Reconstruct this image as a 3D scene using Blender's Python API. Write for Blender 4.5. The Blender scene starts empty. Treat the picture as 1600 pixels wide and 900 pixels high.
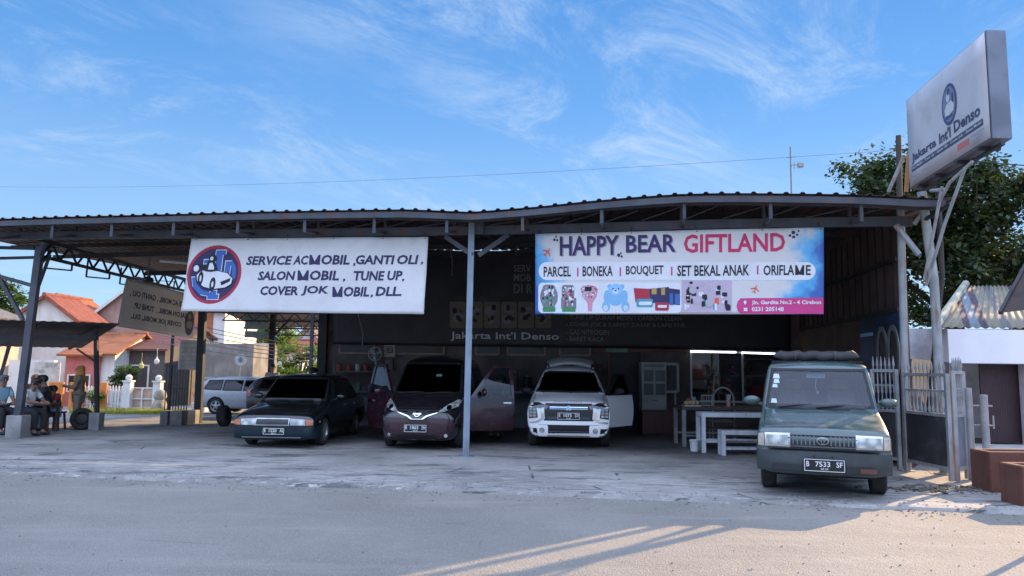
import bpy, bmesh, math, random
from math import sin, cos, pi, radians, sqrt, atan2, atan, tan, floor
from mathutils import Vector, Matrix
from mathutils.bvhtree import BVHTree
from mathutils import noise as mnoise
V = Vector
R = random.Random(7)
SC = bpy.context.scene
COL = SC.collection

# ------------------------------------------------------------------ camera
F = 1155.0                        # focal length in pixels of the 1600 px wide photograph
CAMZ = 1.65
PITCH = atan(125 / F)
ROLL = 0.0117
_f = V((0, cos(PITCH), sin(PITCH))); _u = V((0, -sin(PITCH), cos(PITCH))); _r = V((1, 0, 0))
RGT = _r * cos(ROLL) + _u * sin(ROLL); UPV = _u * cos(ROLL) - _r * sin(ROLL); CAM = V((0, 0, CAMZ))
cd = bpy.data.cameras.new('camera'); cam = bpy.data.objects.new('camera', cd); COL.objects.link(cam)
m3 = Matrix((RGT, UPV, -_f)).transposed()
cam.matrix_world = Matrix.Translation(CAM) @ m3.to_4x4()
cd.sensor_width = 36; cd.lens = F / 1600 * 36; cd.clip_end = 3000; cd.clip_start = .05
SC.camera = cam

# ------------------------------------------------------------------ sky, sun, exposure
SUN_AZ = radians(49); SUN_EL = radians(22)        # azimuth from +Y towards +X
w = bpy.data.worlds.new('World'); SC.world = w; w.use_nodes = True
nt = w.node_tree; N = nt.nodes; L = nt.links; N.clear()
sky = N.new('ShaderNodeTexSky'); sky.sky_type = 'NISHITA'; sky.sun_disc = False
sky.sun_elevation = SUN_EL; sky.sun_rotation = SUN_AZ; sky.air_density = 1.0; sky.dust_density = 0; sky.ozone_density = 3; sky.altitude = 1500
bg = N.new('ShaderNodeBackground'); bg.inputs[1].default_value = .135
out = N.new('ShaderNodeOutputWorld')
tc = N.new('ShaderNodeTexCoord')
hs = N.new('ShaderNodeHueSaturation'); hs.inputs['Saturation'].default_value = 1.0; hs.inputs['Value'].default_value = 1.0
# clear tropical sky: the Nishita light is steadied by an even blue gradient over the elevation
sp0 = N.new('ShaderNodeSeparateXYZ'); L.new(tc.outputs['Generated'], sp0.inputs[0])
cr = N.new('ShaderNodeValToRGB'); L.new(sp0.outputs[2], cr.inputs[0])
for i_, (p_, c_) in enumerate(((0, (1.85, 2.8, 3.8)), (.20, (1.10, 2.05, 3.45)), (.34, (.52, 1.45, 3.15)), (.5, (.28, 1.08, 2.75)))):
    e_ = cr.color_ramp.elements[i_] if i_ < 2 else cr.color_ramp.elements.new(p_)
    e_.position = p_; e_.color = tuple(q / 8 for q in c_) + (1,)
sc8 = N.new('ShaderNodeMix'); sc8.data_type = 'RGBA'; sc8.blend_type = 'MULTIPLY'; sc8.inputs[0].default_value = 1; sc8.clamp_result = False
L.new(cr.outputs[0], sc8.inputs[6]); sc8.inputs[7].default_value = (8, 8, 8, 1)
mx0 = N.new('ShaderNodeMix'); mx0.data_type = 'RGBA'; mx0.inputs[0].default_value = .88
L.new(sky.outputs[0], mx0.inputs[6]); L.new(sc8.outputs[2], mx0.inputs[7])
L.new(mx0.outputs[2], hs.inputs['Color'])
# high thin cirrus: the view direction is projected on a plane high above, stretched and broken up
sp = N.new('ShaderNodeSeparateXYZ'); L.new(tc.outputs['Generated'], sp.inputs[0])
def mth(op, a, b=None, c=None):
    n = N.new('ShaderNodeMath'); n.operation = op
    for i, v in enumerate((a, b, c)):
        if v is None: continue
        if isinstance(v, (int, float)): n.inputs[i].default_value = v
        else: L.new(v, n.inputs[i])
    return n.outputs[0]
zc = mth('ADD', mth('MAXIMUM', sp.outputs[2], 0), .12)
cx_ = mth('DIVIDE', sp.outputs[0], zc); cy_ = mth('DIVIDE', sp.outputs[1], zc)
cv = N.new('ShaderNodeCombineXYZ'); L.new(cx_, cv.inputs[0]); L.new(cy_, cv.inputs[1])
mp0 = N.new('ShaderNodeMapping'); mp0.inputs['Rotation'].default_value = (0, 0, radians(-50)); L.new(cv.outputs[0], mp0.inputs[0])
mp = N.new('ShaderNodeMapping'); mp.inputs['Scale'].default_value = (.72, 1.15, 1); L.new(mp0.outputs[0], mp.inputs[0])
def noi(vec, sc, det, rough, dist):
    n = N.new('ShaderNodeTexNoise'); n.inputs['Scale'].default_value = sc; n.inputs['Detail'].default_value = det
    n.inputs['Roughness'].default_value = rough; n.inputs['Distortion'].default_value = dist
    L.new(vec, n.inputs['Vector']); return n.outputs[0]
n1 = noi(mp.outputs[0], 1.9, 12, .72, .7)
n2 = noi(cv.outputs[0], .55, 3, .5, .2)
rm = N.new('ShaderNodeMapRange'); rm.interpolation_type = 'SMOOTHSTEP'
rm.inputs[1].default_value = .44; rm.inputs[2].default_value = .74; L.new(n1, rm.inputs[0])
rm2 = N.new('ShaderNodeMapRange'); rm2.interpolation_type = 'SMOOTHSTEP'
rm2.inputs[1].default_value = .38; rm2.inputs[2].default_value = .56; L.new(n2, rm2.inputs[0])
cmask = mth('MULTIPLY', mth('MULTIPLY', rm.outputs[0], rm2.outputs[0]), .85)
mx = N.new('ShaderNodeMix'); mx.data_type = 'RGBA'
L.new(cmask, mx.inputs[0]); L.new(hs.outputs[0], mx.inputs[6]); mx.inputs[7].default_value = (2.3, 2.9, 3.7, 1)
# bright cloud bank added out of view, behind the camera and overhead, to fill shadows
bk = N.new('ShaderNodeMapRange'); bk.interpolation_type = 'SMOOTHSTEP'; bk.inputs[1].default_value = -.05; bk.inputs[2].default_value = .55
L.new(mth('ADD', mth('MULTIPLY', sp.outputs[1], -1), mth('MULTIPLY', mth('ADD', n2, -.5), .8)), bk.inputs[0])
ov = N.new('ShaderNodeMapRange'); ov.interpolation_type = 'SMOOTHSTEP'; ov.inputs[1].default_value = .62; ov.inputs[2].default_value = .95
L.new(mth('ADD', sp.outputs[2], mth('MULTIPLY', mth('ADD', n2, -.5), .3)), ov.inputs[0])
el = N.new('ShaderNodeMapRange'); el.interpolation_type = 'SMOOTHSTEP'; el.inputs[1].default_value = .14; el.inputs[2].default_value = .5
L.new(sp.outputs[2], el.inputs[0])
cb = mth('MULTIPLY', mth('MAXIMUM', mth('MULTIPLY', bk.outputs[0], el.outputs[0]), ov.outputs[0]), .9)
mxb = N.new('ShaderNodeMix'); mxb.data_type = 'RGBA'
L.new(cb, mxb.inputs[0]); L.new(mx.outputs[2], mxb.inputs[6]); mxb.inputs[7].default_value = (7.3, 8.7, 12.4, 1)
L.new(mxb.outputs[2], bg.inputs[0]); L.new(bg.outputs[0], out.inputs[0])

sd = bpy.data.lights.new('sun', 'SUN'); so = bpy.data.objects.new('sun', sd); COL.objects.link(so)
sd.energy = 4.9; sd.angle = radians(.5); sd.color = (1.0, .69, .37)
sdir = V((sin(SUN_AZ) * cos(SUN_EL), cos(SUN_AZ) * cos(SUN_EL), sin(SUN_EL)))
so.rotation_euler = sdir.to_track_quat('Z', 'Y').to_euler(); so.location = sdir * 60
SC.view_settings.view_transform = 'Standard'; SC.view_settings.look = 'None'
SC.view_settings.exposure = 1.03; SC.view_settings.gamma = 1; SC.view_settings.use_curve_mapping = False
SC.cycles.max_bounces = 6; SC.cycles.transparent_max_bounces = 12; SC.cycles.diffuse_bounces = 3

# ------------------------------------------------------------------ measuring helpers
def ray(px, py):
    d = _f + RGT * ((px - 800) / F) + UPV * ((450 - py) / F); return d
def at(px, py, Y):
    """world point seen at photo pixel (px,py) that stands Y metres deep"""
    d = ray(px, py); return CAM + d * (Y / d.y)
def sm(t): t = max(0., min(1., t)); return t * t * (3 - 2 * t)
def gz(x, y):                      # the side street falls away behind the left of the workshop
    return -.020 * max(0., min(y, 48.) - 18.) * sm((-3.5 - x) / 3.)
def gp(px, py):
    d = ray(px, py); z = 0
    for _ in range(12):
        t = (z - CAMZ) / d.z; p = CAM + d * t; z = gz(p.x, p.y)
    return p
def fy(x): return 14.11 - .2079 * x          # the workshop front line
def onfront(px, py, off=0.):                 # point on the vertical plane of the workshop front
    d = ray(px, py); k = (fy(0) - off) / (d.y + .2079 * d.x); return CAM + d * k
FU = V((.979, -.2035, 0)); FN = V((-.2035, -.979, 0))     # along the front, and out of it

# ------------------------------------------------------------------ object helpers
def prop(o, label=None, cat=None, group=None, kind=None):
    if label: o['label'] = label
    if cat: o['category'] = cat
    if group: o['group'] = group
    if kind: o['kind'] = kind
    return o
def thing(name, label, cat, loc=(0, 0, 0), rz=0., group=None):
    o = bpy.data.objects.new(name, None); COL.objects.link(o); o.empty_display_size = .2
    o.matrix_basis = Matrix.Translation(V(loc)) @ Matrix.Rotation(rz, 4, 'Z')
    return prop(o, label, cat, group)
def wmat(o):
    m = Matrix.Identity(4)
    while o: m = o.matrix_basis @ m; o = o.parent
    return m
def kids(o): return [c for c in bpy.data.objects if c.parent == o]
def copy_tree(o, parent=None):
    ks = kids(o)
    c = o.copy(); COL.objects.link(c); c.parent = parent
    for k in ks: copy_tree(k, c)
    return c
def place(o, loc, rz=0.): o.matrix_basis = Matrix.Translation(V(loc)) @ Matrix.Rotation(rz, 4, 'Z'); return o

class MB:
    """collects shapes; build() links them as ONE mesh object"""
    def __init__(s): s.v = []; s.f = []
    def add(s, vs, fs, M=None):
        b = len(s.v)
        s.v += [tuple(M @ V(p)) if M else tuple(p) for p in vs]
        s.f += [tuple(i + b for i in f) for f in fs]; return s
    def box(s, c, d, M=None):
        x, y, z = (k / 2 for k in d); c = V(c)
        vs = [c + V((a * x, b * y, e * z)) for e in (-1, 1) for b in (-1, 1) for a in (-1, 1)]
        return s.add(vs, [(0, 2, 3, 1), (4, 5, 7, 6), (0, 1, 5, 4), (2, 6, 7, 3), (0, 4, 6, 2), (1, 3, 7, 5)], M)
    def bar(s, p, q, w, h=None, up=(0, 0, 1)):
        h = h or w; p = V(p); q = V(q); d = (q - p).normalized(); u = V(up)
        if abs(d.dot(u)) > .98: u = V((1, 0, 0)) if abs(d.x) < .9 else V((0, 1, 0))
        a = d.cross(u).normalized() * w / 2; b = a.cross(d).normalized() * h / 2
        vs = [e + a * i + b * j for e in (p, q) for j in (-1, 1) for i in (-1, 1)]
        return s.add(vs, [(0, 1, 3, 2), (4, 6, 7, 5), (0, 4, 5, 1), (2, 3, 7, 6), (0, 2, 6, 4), (1, 5, 7, 3)])
    def tube(s, pts, r, n=8, caps=True):
        pts = [V(p) for p in pts]; rs = r if isinstance(r, (list, tuple)) else [r] * len(pts)
        vs = []; fs = []; pa = None
        for i, p in enumerate(pts):
            d = (pts[min(i + 1, len(pts) - 1)] - pts[max(i - 1, 0)]).normalized()
            if pa is None: pa = d.orthogonal().normalized()
            else:
                pa = pa - d * pa.dot(d); pa = pa.normalized() if pa.length > 1e-6 else d.orthogonal().normalized()
            b = d.cross(pa)
            vs += [p + (pa * cos(2 * pi * k / n) + b * sin(2 * pi * k / n)) * rs[i] for k in range(n)]
        for i in range(len(pts) - 1):
            for k in range(n): fs.append((i * n + k, i * n + (k + 1) % n, (i + 1) * n + (k + 1) % n, (i + 1) * n + k))
        if caps: fs += [tuple(range(n - 1, -1, -1)), tuple((len(pts) - 1) * n + k for k in range(n))]
        return s.add(vs, fs)
    def lathe(s, prof, c=(0, 0, 0), n=20, M=None):
        """prof: list of (r,z) about the Z axis"""
        vs = []; fs = []; c = V(c)
        for r, z in prof: vs += [c + V((r * cos(2 * pi * k / n), r * sin(2 * pi * k / n), z)) for k in range(n)]
        for i in range(len(prof) - 1):
            for k in range(n): fs.append((i * n + k, i * n + (k + 1) % n, (i + 1) * n + (k + 1) % n, (i + 1) * n + k))
        if prof[0][0] > 1e-5: fs.append(tuple(range(n - 1, -1, -1)))
        if prof[-1][0] > 1e-5: fs.append(tuple((len(prof) - 1) * n + k for k in range(n)))
        return s.add(vs, fs, M)
    def ell(s, c, r, n=12, m=8, M=None):
        c = V(c); vs = []; fs = []
        for j in range(m + 1):
            t = pi * j / m
            vs += [c + V((r[0] * sin(t) * cos(2 * pi * k / n), r[1] * sin(t) * sin(2 * pi * k / n), -r[2] * cos(t))) for k in range(n)]
        for j in range(m):
            for k in range(n): fs.append((j * n + k, j * n + (k + 1) % n, (j + 1) * n + (k + 1) % n, (j + 1) * n + k))
        return s.add(vs, fs, M)
    def prism(s, poly, d, M=None):
        """poly: 3-D outline, d: extrusion vector"""
        n = len(poly); d = V(d); vs = [V(p) for p in poly] + [V(p) + d for p in poly]
        fs = [tuple(range(n - 1, -1, -1)), tuple(range(n, 2 * n))] + [(i, (i + 1) % n, n + (i + 1) % n, n + i) for i in range(n)]
        return s.add(vs, fs, M)
    def quad(s, a, b, c, d): return s.add([a, b, c, d], [(0, 1, 2, 3)])
    def grid(s, fn, nu, nv):
        vs = [fn(i / nu, j / nv) for j in range(nv + 1) for i in range(nu + 1)]; k = nu + 1
        return s.add(vs, [(j * k + i, j * k + i + 1, (j + 1) * k + i + 1, (j + 1) * k + i) for j in range(nv) for i in range(nu)])
    def bm(s):
        bm = bmesh.new(); vs = [bm.verts.new(p) for p in s.v]
        for f in s.f:
            if len(set(f)) > 2:
                try: bm.faces.new([vs[i] for i in f])
                except ValueError: pass
        return bm
    def build(s, name, mat, parent=None, smooth=False, bevel=0., local=False, weld=False, fixn=True, label=None):
        bm = s.bm()
        if weld: bmesh.ops.remove_doubles(bm, verts=bm.verts, dist=1e-4)
        if fixn: bmesh.ops.recalc_face_normals(bm, faces=bm.faces)
        if bevel: bmesh.ops.bevel(bm, geom=[e for e in bm.edges if len(e.link_faces) == 2 and e.calc_face_angle(0) > .6], offset=bevel, segments=2, affect='EDGES', profile=.5, clamp_overlap=True)
        return link(name, bm, mat, parent, smooth, local, label)
def link(name, bm, mat, parent=None, smooth=False, local=False, label=None):
    me = bpy.data.meshes.new(name)
    if parent is not None and not local: bm.transform(wmat(parent).inverted())
    bm.to_mesh(me); bm.free()
    if smooth:
        me.shade_smooth()
        if smooth != 2: me.set_sharp_from_angle(angle=radians(40))
    if mat: me.materials.append(mat)
    o = bpy.data.objects.new(name, me); COL.objects.link(o); o.parent = parent
    if label: o['label'] = label
    return o
def struct(o): o['kind'] = 'structure'; return o

# ------------------------------------------------------------------ materials
MATS = {}
def newmat(name):
    m = bpy.data.materials.new(name); m.use_nodes = True; t = m.node_tree
    return m, t, t.nodes, t.links, t.nodes['Principled BSDF']
def nd(t, typ, **kw):
    n = t.nodes.new(typ)
    for k, v in kw.items():
        if k in n.inputs: n.inputs[k].default_value = v
        else: setattr(n, k, v)
    return n
def mixc(t, fac, a, b, blend='MIX'):
    n = t.nodes.new('ShaderNodeMix'); n.data_type = 'RGBA'; n.blend_type = blend
    for i, v in ((0, fac), (6, a), (7, b)):
        if isinstance(v, (int, float)): n.inputs[i].default_value = v
        elif isinstance(v, tuple): n.inputs[i].default_value = (*v[:3], 1)
        else: t.links.new(v, n.inputs[i])
    return n.outputs[2]
def ramp(t, fac, lo, hi):
    n = nd(t, 'ShaderNodeMapRange'); n.interpolation_type = 'SMOOTHSTEP'
    n.inputs[1].default_value = lo; n.inputs[2].default_value = hi; t.links.new(fac, n.inputs[0]); return n.outputs[0]
def mul(t, a, b, op='MULTIPLY'):
    n = nd(t, 'ShaderNodeMath', operation=op)
    for i, v in ((0, a), (1, b)):
        if isinstance(v, (int, float)): n.inputs[i].default_value = v
        else: t.links.new(v, n.inputs[i])
    return n.outputs[0]
def tnoise(t, vec, sc, det=4, rough=.55, dist=0.):
    n = nd(t, 'ShaderNodeTexNoise', Scale=sc, Detail=det, Roughness=rough, Distortion=dist); t.links.new(vec, n.inputs['Vector']); return n.outputs[0]
def tmap(t, vec, scale=(1, 1, 1), rot=(0, 0, 0)):
    n = nd(t, 'ShaderNodeMapping'); n.inputs['Scale'].default_value = scale; n.inputs['Rotation'].default_value = rot; t.links.new(vec, n.inputs[0]); return n.outputs[0]
def tbump(t, b, h, strength=.3, dist=.02):
    n = nd(t, 'ShaderNodeBump', Strength=strength, Distance=dist); t.links.new(h, n.inputs['Height']); t.links.new(n.outputs[0], b.inputs['Normal'])
def M(name, rgb, rough=.6, metal=0., var=.18, scale=3., bump=.12, bscale=45., stain=None, samt=.5, sscale=2.2, streak=False, coat=0., spec=.5):
    """worn coloured surface: base colour with cloudy variation, optional stains or rust, fine bump"""
    if name in MATS: return MATS[name]
    m, t, n, l, b = newmat(name); MATS[name] = m
    v = nd(t, 'ShaderNodeTexCoord').outputs['Object']
    a = tuple(c * (1 - var) for c in rgb); c2 = tuple(min(.95, c * (1 + var)) for c in rgb)
    col = mixc(t, ramp(t, tnoise(t, v, scale, 5), .3, .7), a, c2)
    if stain:
        vv = tmap(t, v, (3, 3, .35)) if streak else v
        f = mul(t, ramp(t, tnoise(t, vv, sscale, 6, .65), .5, .72), samt)
        col = mixc(t, f, col, stain)
    l.new(col, b.inputs['Base Color']); b.inputs['Roughness'].default_value = rough; b.inputs['Metallic'].default_value = metal
    b.inputs['Coat Weight'].default_value = coat; b.inputs['Coat Roughness'].default_value = .06; b.inputs['Specular IOR Level'].default_value = spec
    if bump: tbump(t, b, tnoise(t, v, bscale, 3), bump)
    return m
def flat(name, rgb, rough=.7):
    return M(name, rgb, rough, var=.05, bump=0)
def paint(name, rgb, rough=.3, dust=.12):
    """car paint under a thin uneven film of dust"""
    if name in MATS: return MATS[name]
    m, t, n, l, b = newmat(name); MATS[name] = m
    v = nd(t, 'ShaderNodeTexCoord').outputs['Object']
    d = mul(t, ramp(t, tnoise(t, v, 3.5, 6, .6), .35, .8), dust)
    l.new(mixc(t, d, rgb, (.3, .27, .23)), b.inputs['Base Color'])
    l.new(mul(t, mul(t, d, 1.6), rough, 'ADD'), b.inputs['Roughness'])
    b.inputs['Coat Weight'].default_value = .7; b.inputs['Coat Roughness'].default_value = .05
    return m
def glassm(name, tint, gloss=.06, refl=1.):
    """window glass: tinted see-through plus a fresnel mirror"""
    if name in MATS: return MATS[name]
    m, t, n, l, b = newmat(name); MATS[name] = m
    n.remove(b); o = n['Material Output']
    tr = nd(t, 'ShaderNodeBsdfTransparent', Color=(*tint, 1)); gl = nd(t, 'ShaderNodeBsdfGlossy', Color=(.9, .93, 1, 1), Roughness=gloss)
    fr = nd(t, 'ShaderNodeFresnel', IOR=1.5); bf = nd(t, 'ShaderNodeNewGeometry')      # mirror only on the outer faces of the pane
    f = mul(t, mul(t, fr.outputs[0], refl), mul(t, 1, bf.outputs['Backfacing'], 'SUBTRACT'))
    mxs = nd(t, 'ShaderNodeMixShader'); l.new(f, mxs.inputs[0]); l.new(tr.outputs[0], mxs.inputs[1]); l.new(gl.outputs[0], mxs.inputs[2])
    l.new(mxs.outputs[0], o.inputs[0]); return m
def emitm(name, rgb, s):
    m, t, n, l, b = newmat(name); b.inputs['Base Color'].default_value = (*rgb, 1)
    b.inputs['Emission Color'].default_value = (*rgb, 1); b.inputs['Emission Strength'].default_value = s; return m

STEEL = M('grey_painted_steel', (.058, .064, .080), .55, .0, .25, 2.5, .1, 60, (.13, .055, .028), .8, 4)
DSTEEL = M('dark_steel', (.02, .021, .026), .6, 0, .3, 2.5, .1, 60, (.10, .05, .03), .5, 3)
PSTEEL = M('pale_rusty_steel', (.30, .32, .33), .5, 0, .2, 2.5, .1, 60, (.20, .085, .04), .9, 3.5, True)
CONC = M('concrete_grey', (.27, .26, .25), .9, 0, .25, 2., .4, 30, (.10, .095, .09), .6, 1.3)
WHITE = M('white_plaster', (.68, .66, .62), .85, 0, .1, 1.5, .2, 40, (.32, .28, .23), .5, .9, True)
BLACK = M('black_plastic', (.010, .010, .012), .6, 0, .2, 6, .1, 80)
RUBBER = M('tyre_rubber', (.022, .021, .02), .85, 0, .3, 8, .3, 60, (.10, .09, .08), .5, 3)
CHROME = M('chrome', (.75, .76, .78), .14, 1., .05, 6, 0)
ALLOY = M('alloy', (.42, .43, .45), .32, .8, .15, 8, 0)
# ================================================================== ground
def asphalt():
    m, t, n, l, b = newmat('asphalt')
    v = nd(t, 'ShaderNodeTexCoord').outputs['Object']
    c = mixc(t, ramp(t, tnoise(t, v, .35, 5, .6), .3, .7), (.188, .170, .146), (.265, .240, .207))
    c = mixc(t, mul(t, ramp(t, tnoise(t, tmap(t, v, (.25, 1.6, 1), (0, 0, .17)), 1.1, 6, .7), .5, .75), .55), c, (.35, .31, .26))
    vo = nd(t, 'ShaderNodeTexVoronoi', Scale=62.); l.new(v, vo.inputs['Vector'])
    c = mixc(t, mul(t, ramp(t, vo.outputs['Distance'], .55, .2), .5), c, (.34, .315, .28))
    g = tnoise(t, v, 55, 4, .75)
    c = mixc(t, mul(t, ramp(t, g, .52, .74), .6), c, (.07, .064, .06)); c = mixc(t, mul(t, ramp(t, tnoise(t, v, 33, 4, .75), .56, .72), .6), c, (.42, .40, .37))
    vd = mixc(t, .4, v, nd(t, 'ShaderNodeTexNoise', Scale=1.2, Detail=6).outputs['Color'], 'ADD'); vc = nd(t, 'ShaderNodeTexVoronoi', Scale=.33, feature='DISTANCE_TO_EDGE'); l.new(vd, vc.inputs['Vector'])
    c = mixc(t, mul(t, mul(t, ramp(t, vc.outputs['Distance'], .006, .0005), ramp(t, tnoise(t, v, .5, 3), .55, .65)), .35), c, (.05, .046, .044))
    c = mixc(t, mul(t, ramp(t, tnoise(t, v, .8, 4, .6), .66, .74), .45), c, (.07, .066, .064))
    l.new(c, b.inputs['Base Color']); b.inputs['Roughness'].default_value = .88
    h = mul(t, mul(t, vo.outputs['Distance'], .6), tnoise(t, v, 9, 5, .6), 'ADD')
    tbump(t, b, h, .75, .02); return m
def slab():
    m, t, n, l, b = newmat('forecourt_concrete')
    v = nd(t, 'ShaderNodeTexCoord').outputs['Object']
    c = mixc(t, ramp(t, tnoise(t, v, .5, 6, .62), .3, .7), (.20, .19, .178), (.36, .34, .315))
    c = mixc(t, mul(t, ramp(t, tnoise(t, tmap(t, v, (.5, 1.6, 1)), 1.1, 6, .7), .52, .64), .75), c, (.055, .052, .05))
    c = mixc(t, mul(t, ramp(t, tnoise(t, v, 4.5, 6, .7), .56, .7), .6), c, (.44, .42, .39))
    vd = mixc(t, .35, v, nd(t, 'ShaderNodeTexNoise', Scale=1.4, Detail=6).outputs['Color'], 'ADD')
    vo = nd(t, 'ShaderNodeTexVoronoi', Scale=.6, feature='DISTANCE_TO_EDGE'); l.new(vd, vo.inputs['Vector'])
    ck = mul(t, ramp(t, vo.outputs['Distance'], .012, .001), ramp(t, tnoise(t, v, 1.1, 4), .5, .6))
    c = mixc(t, mul(t, ck, .85), c, (.03, .028, .026))
    # eroded, cracked band along the road edge: dark broken streaks and pale worn patches running along it
    se = nd(t, 'ShaderNodeSeparateXYZ'); l.new(v, se.inputs[0]); ed = mul(t, se.outputs[1], mul(t, se.outputs[0], .16), 'ADD')
    band = mul(t, ramp(t, ed, 13.4, 11.0), .9); vs_ = tmap(t, v, (.55, 2.6, 1), (0, 0, .17))
    c = mixc(t, mul(t, band, ramp(t, tnoise(t, vs_, 2.6, 8, .72, .5), .57, .63)), c, (.055, .052, .05)); c = mixc(t, mul(t, band, ramp(t, tnoise(t, vs_, 4.3, 8, .72, .3), .56, .64)), c, (.50, .48, .45))
    # deep shade under the roof painted into the floor colour, with a ragged edge
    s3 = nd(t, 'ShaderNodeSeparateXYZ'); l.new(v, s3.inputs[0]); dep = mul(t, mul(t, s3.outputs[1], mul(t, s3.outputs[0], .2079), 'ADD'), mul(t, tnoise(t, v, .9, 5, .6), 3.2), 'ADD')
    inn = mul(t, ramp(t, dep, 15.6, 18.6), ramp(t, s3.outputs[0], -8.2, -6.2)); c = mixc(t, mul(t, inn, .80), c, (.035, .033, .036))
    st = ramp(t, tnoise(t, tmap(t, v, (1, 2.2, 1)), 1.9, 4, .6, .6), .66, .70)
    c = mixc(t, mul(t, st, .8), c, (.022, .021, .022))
    l.new(c, b.inputs['Base Color'])
    l.new(mul(t, .86, mul(t, st, .45), 'SUBTRACT'), b.inputs['Roughness'])
    h = mul(t, tnoise(t, v, 14, 6, .65), mul(t, ck, -1.6), 'ADD'); tbump(t, b, h, .6, .03); return m
def soil(name, a, bcol, sc=1.2):
    m, t, n, l, b = newmat(name)
    v = nd(t, 'ShaderNodeTexCoord').outputs['Object']
    l.new(mixc(t, ramp(t, tnoise(t, v, sc, 7, .65), .3, .7), a, bcol), b.inputs['Base Color']); b.inputs['Roughness'].default_value = .95
    tbump(t, b, tnoise(t, v, 12, 6, .7), .6, .04); return m

def lines(*parts):
    r = []
    for a, b_, n in parts: r += [a + (b_ - a) * i / n for i in range(n)]
    return r + [parts[-1][1]]
xs = lines((-600, -60, 6), (-60, -12, 12), (-12, 12, 12), (12, 60, 8), (60, 600, 6)); ys = lines((-60, 15, 6), (15, 50, 18), (50, 100, 4), (100, 1200, 6))
def sheet(xs, ys, fz):
    b = MB(); nx = len(xs)
    b.add([(x, y, fz(x, y)) for y in ys for x in xs], [(j * nx + i, j * nx + i + 1, (j + 1) * nx + i + 1, (j + 1) * nx + i) for j in range(len(ys) - 1) for i in range(nx - 1)]); return b
struct(sheet(xs, ys, lambda x, y: gz(x, y) - .10).build('ground', soil('dusty_soil', (.15, .125, .095), (.25, .215, .17)), smooth=2))
# road: from behind the camera to the crumbling edge of the forecourt
def edge_y(x): return 10.25 - .16 * x + .10 * mnoise.noise(V((x * .9, 3.1, 0))) + .05 * mnoise.noise(V((x * 4.3, 1.7, 0))) + .025 * mnoise.noise(V((x * 15, 7.7, 0)))
b = MB(); X = [-120, -60, -30] + [-22 + .12 * i for i in range(300)] + [20, 40, 120]
vs = []; 
for x in X: vs += [(x, -14 - .16 * x, -.05), (x, 10.6 - .16 * x, -.05)]
b.add(vs, [(2 * i, 2 * i + 2, 2 * i + 3, 2 * i + 1) for i in range(len(X) - 1)])
struct(b.build('road', asphalt()))
# forecourt slab: a real broken step above the road; its sheet follows the fall of the side street
b = MB(); X = [-22 + .12 * i for i in range(300)]
ts = [0, .004, .02, .05, .1, .17, .25, .35, .45, .6, .8, 1]
rows = []
for x in X:
    e = edge_y(x); col = [(x, e - .03, -.06)]
    for k, tt in enumerate(ts):
        y = e + (34 - e) * tt
        z = gz(x, y) - (.018 + .012 * mnoise.noise(V((x * 3, 0, 5))) if k == 0 else 0) + (.006 * mnoise.noise(V((x * .8, y * .8, 0))) if k > 1 else 0)
        col.append((x, y, z))
    rows.append(col)
k = len(rows[0]); b.add([p for c in rows for p in c], [(i * k + j, (i + 1) * k + j, (i + 1) * k + j + 1, i * k + j + 1) for i in range(len(rows) - 1) for j in range(k - 1)])
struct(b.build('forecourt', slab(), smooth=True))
# chips and stones along the broken edge, leaf litter by the gate: too many to count
def litter(name, label, cat, mat, spots, smin, smax, flatn):
    b = MB()
    for (x, y, z) in spots:
        s = R.uniform(smin, smax); M_ = Matrix.Translation((x, y, z + s * flatn * .4)) @ Matrix.Rotation(R.uniform(0, 6.3), 4, 'Z') @ Matrix.Rotation(R.uniform(-.5, .5), 4, 'X')
        b.add([(-.5 * s, -.4 * s, 0), (.5 * s, -.5 * s, 0), (.6 * s, .3 * s, 0), (-.3 * s, .5 * s, 0), (-.3 * s, -.2 * s, s * flatn), (.3 * s, -.25 * s, s * flatn * .9), (.3 * s, .2 * s, s * flatn), (-.15 * s, .3 * s, s * flatn * .8)],
              [(0, 3, 2, 1), (4, 5, 6, 7), (0, 1, 5, 4), (1, 2, 6, 5), (2, 3, 7, 6), (3, 0, 4, 7)], M_)
    return prop(b.build(name, mat), label, cat, kind='stuff')
spots = []
for i in range(1500):
    x = R.uniform(-12, 7.5); y = edge_y(x) + R.gauss(-.10, .28); spots.append((x, y, -.05 if y < edge_y(x) else 0))
litter('concrete_chips', 'loose concrete chips and gravel along the broken edge of the forecourt', 'gravel', CONC, spots, .006, .032, .4)
spots = [(R.uniform(-11, 8), R.uniform(3.5, 9.5), -.05) for _ in range(500)]
litter('road_grit', 'small stones and grit scattered over the asphalt road', 'gravel', CONC, spots, .006, .02, .6)
spots = [(6.2 + R.gauss(0, .55), 10.75 + R.gauss(0, .16), 0) for _ in range(260)]
litter('leaf_litter', 'heap of dry leaves and twigs lying below the metal gate', 'leaf litter', soil('dry_leaf', (.07, .06, .045), (.17, .14, .10), 9), spots, .02, .075, .25)
# far side street with its grassy verge on the left
b = MB(); Y = lines((16, 60, 22))
struct(sheet(lines((-40, -9, 16)), Y, lambda x, y: gz(x, y) - .05 if y > 33.7 else gz(x, y) - .05).build('side_street', soil('street_dust', (.36, .33, .29), (.50, .455, .40), .8), smooth=2))

# ================================================================== workshop
WS = thing('workshop_building', 'long open fronted workshop with a corrugated sheet roof on steel posts', 'workshop', (0, 14.2, 0))
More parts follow.
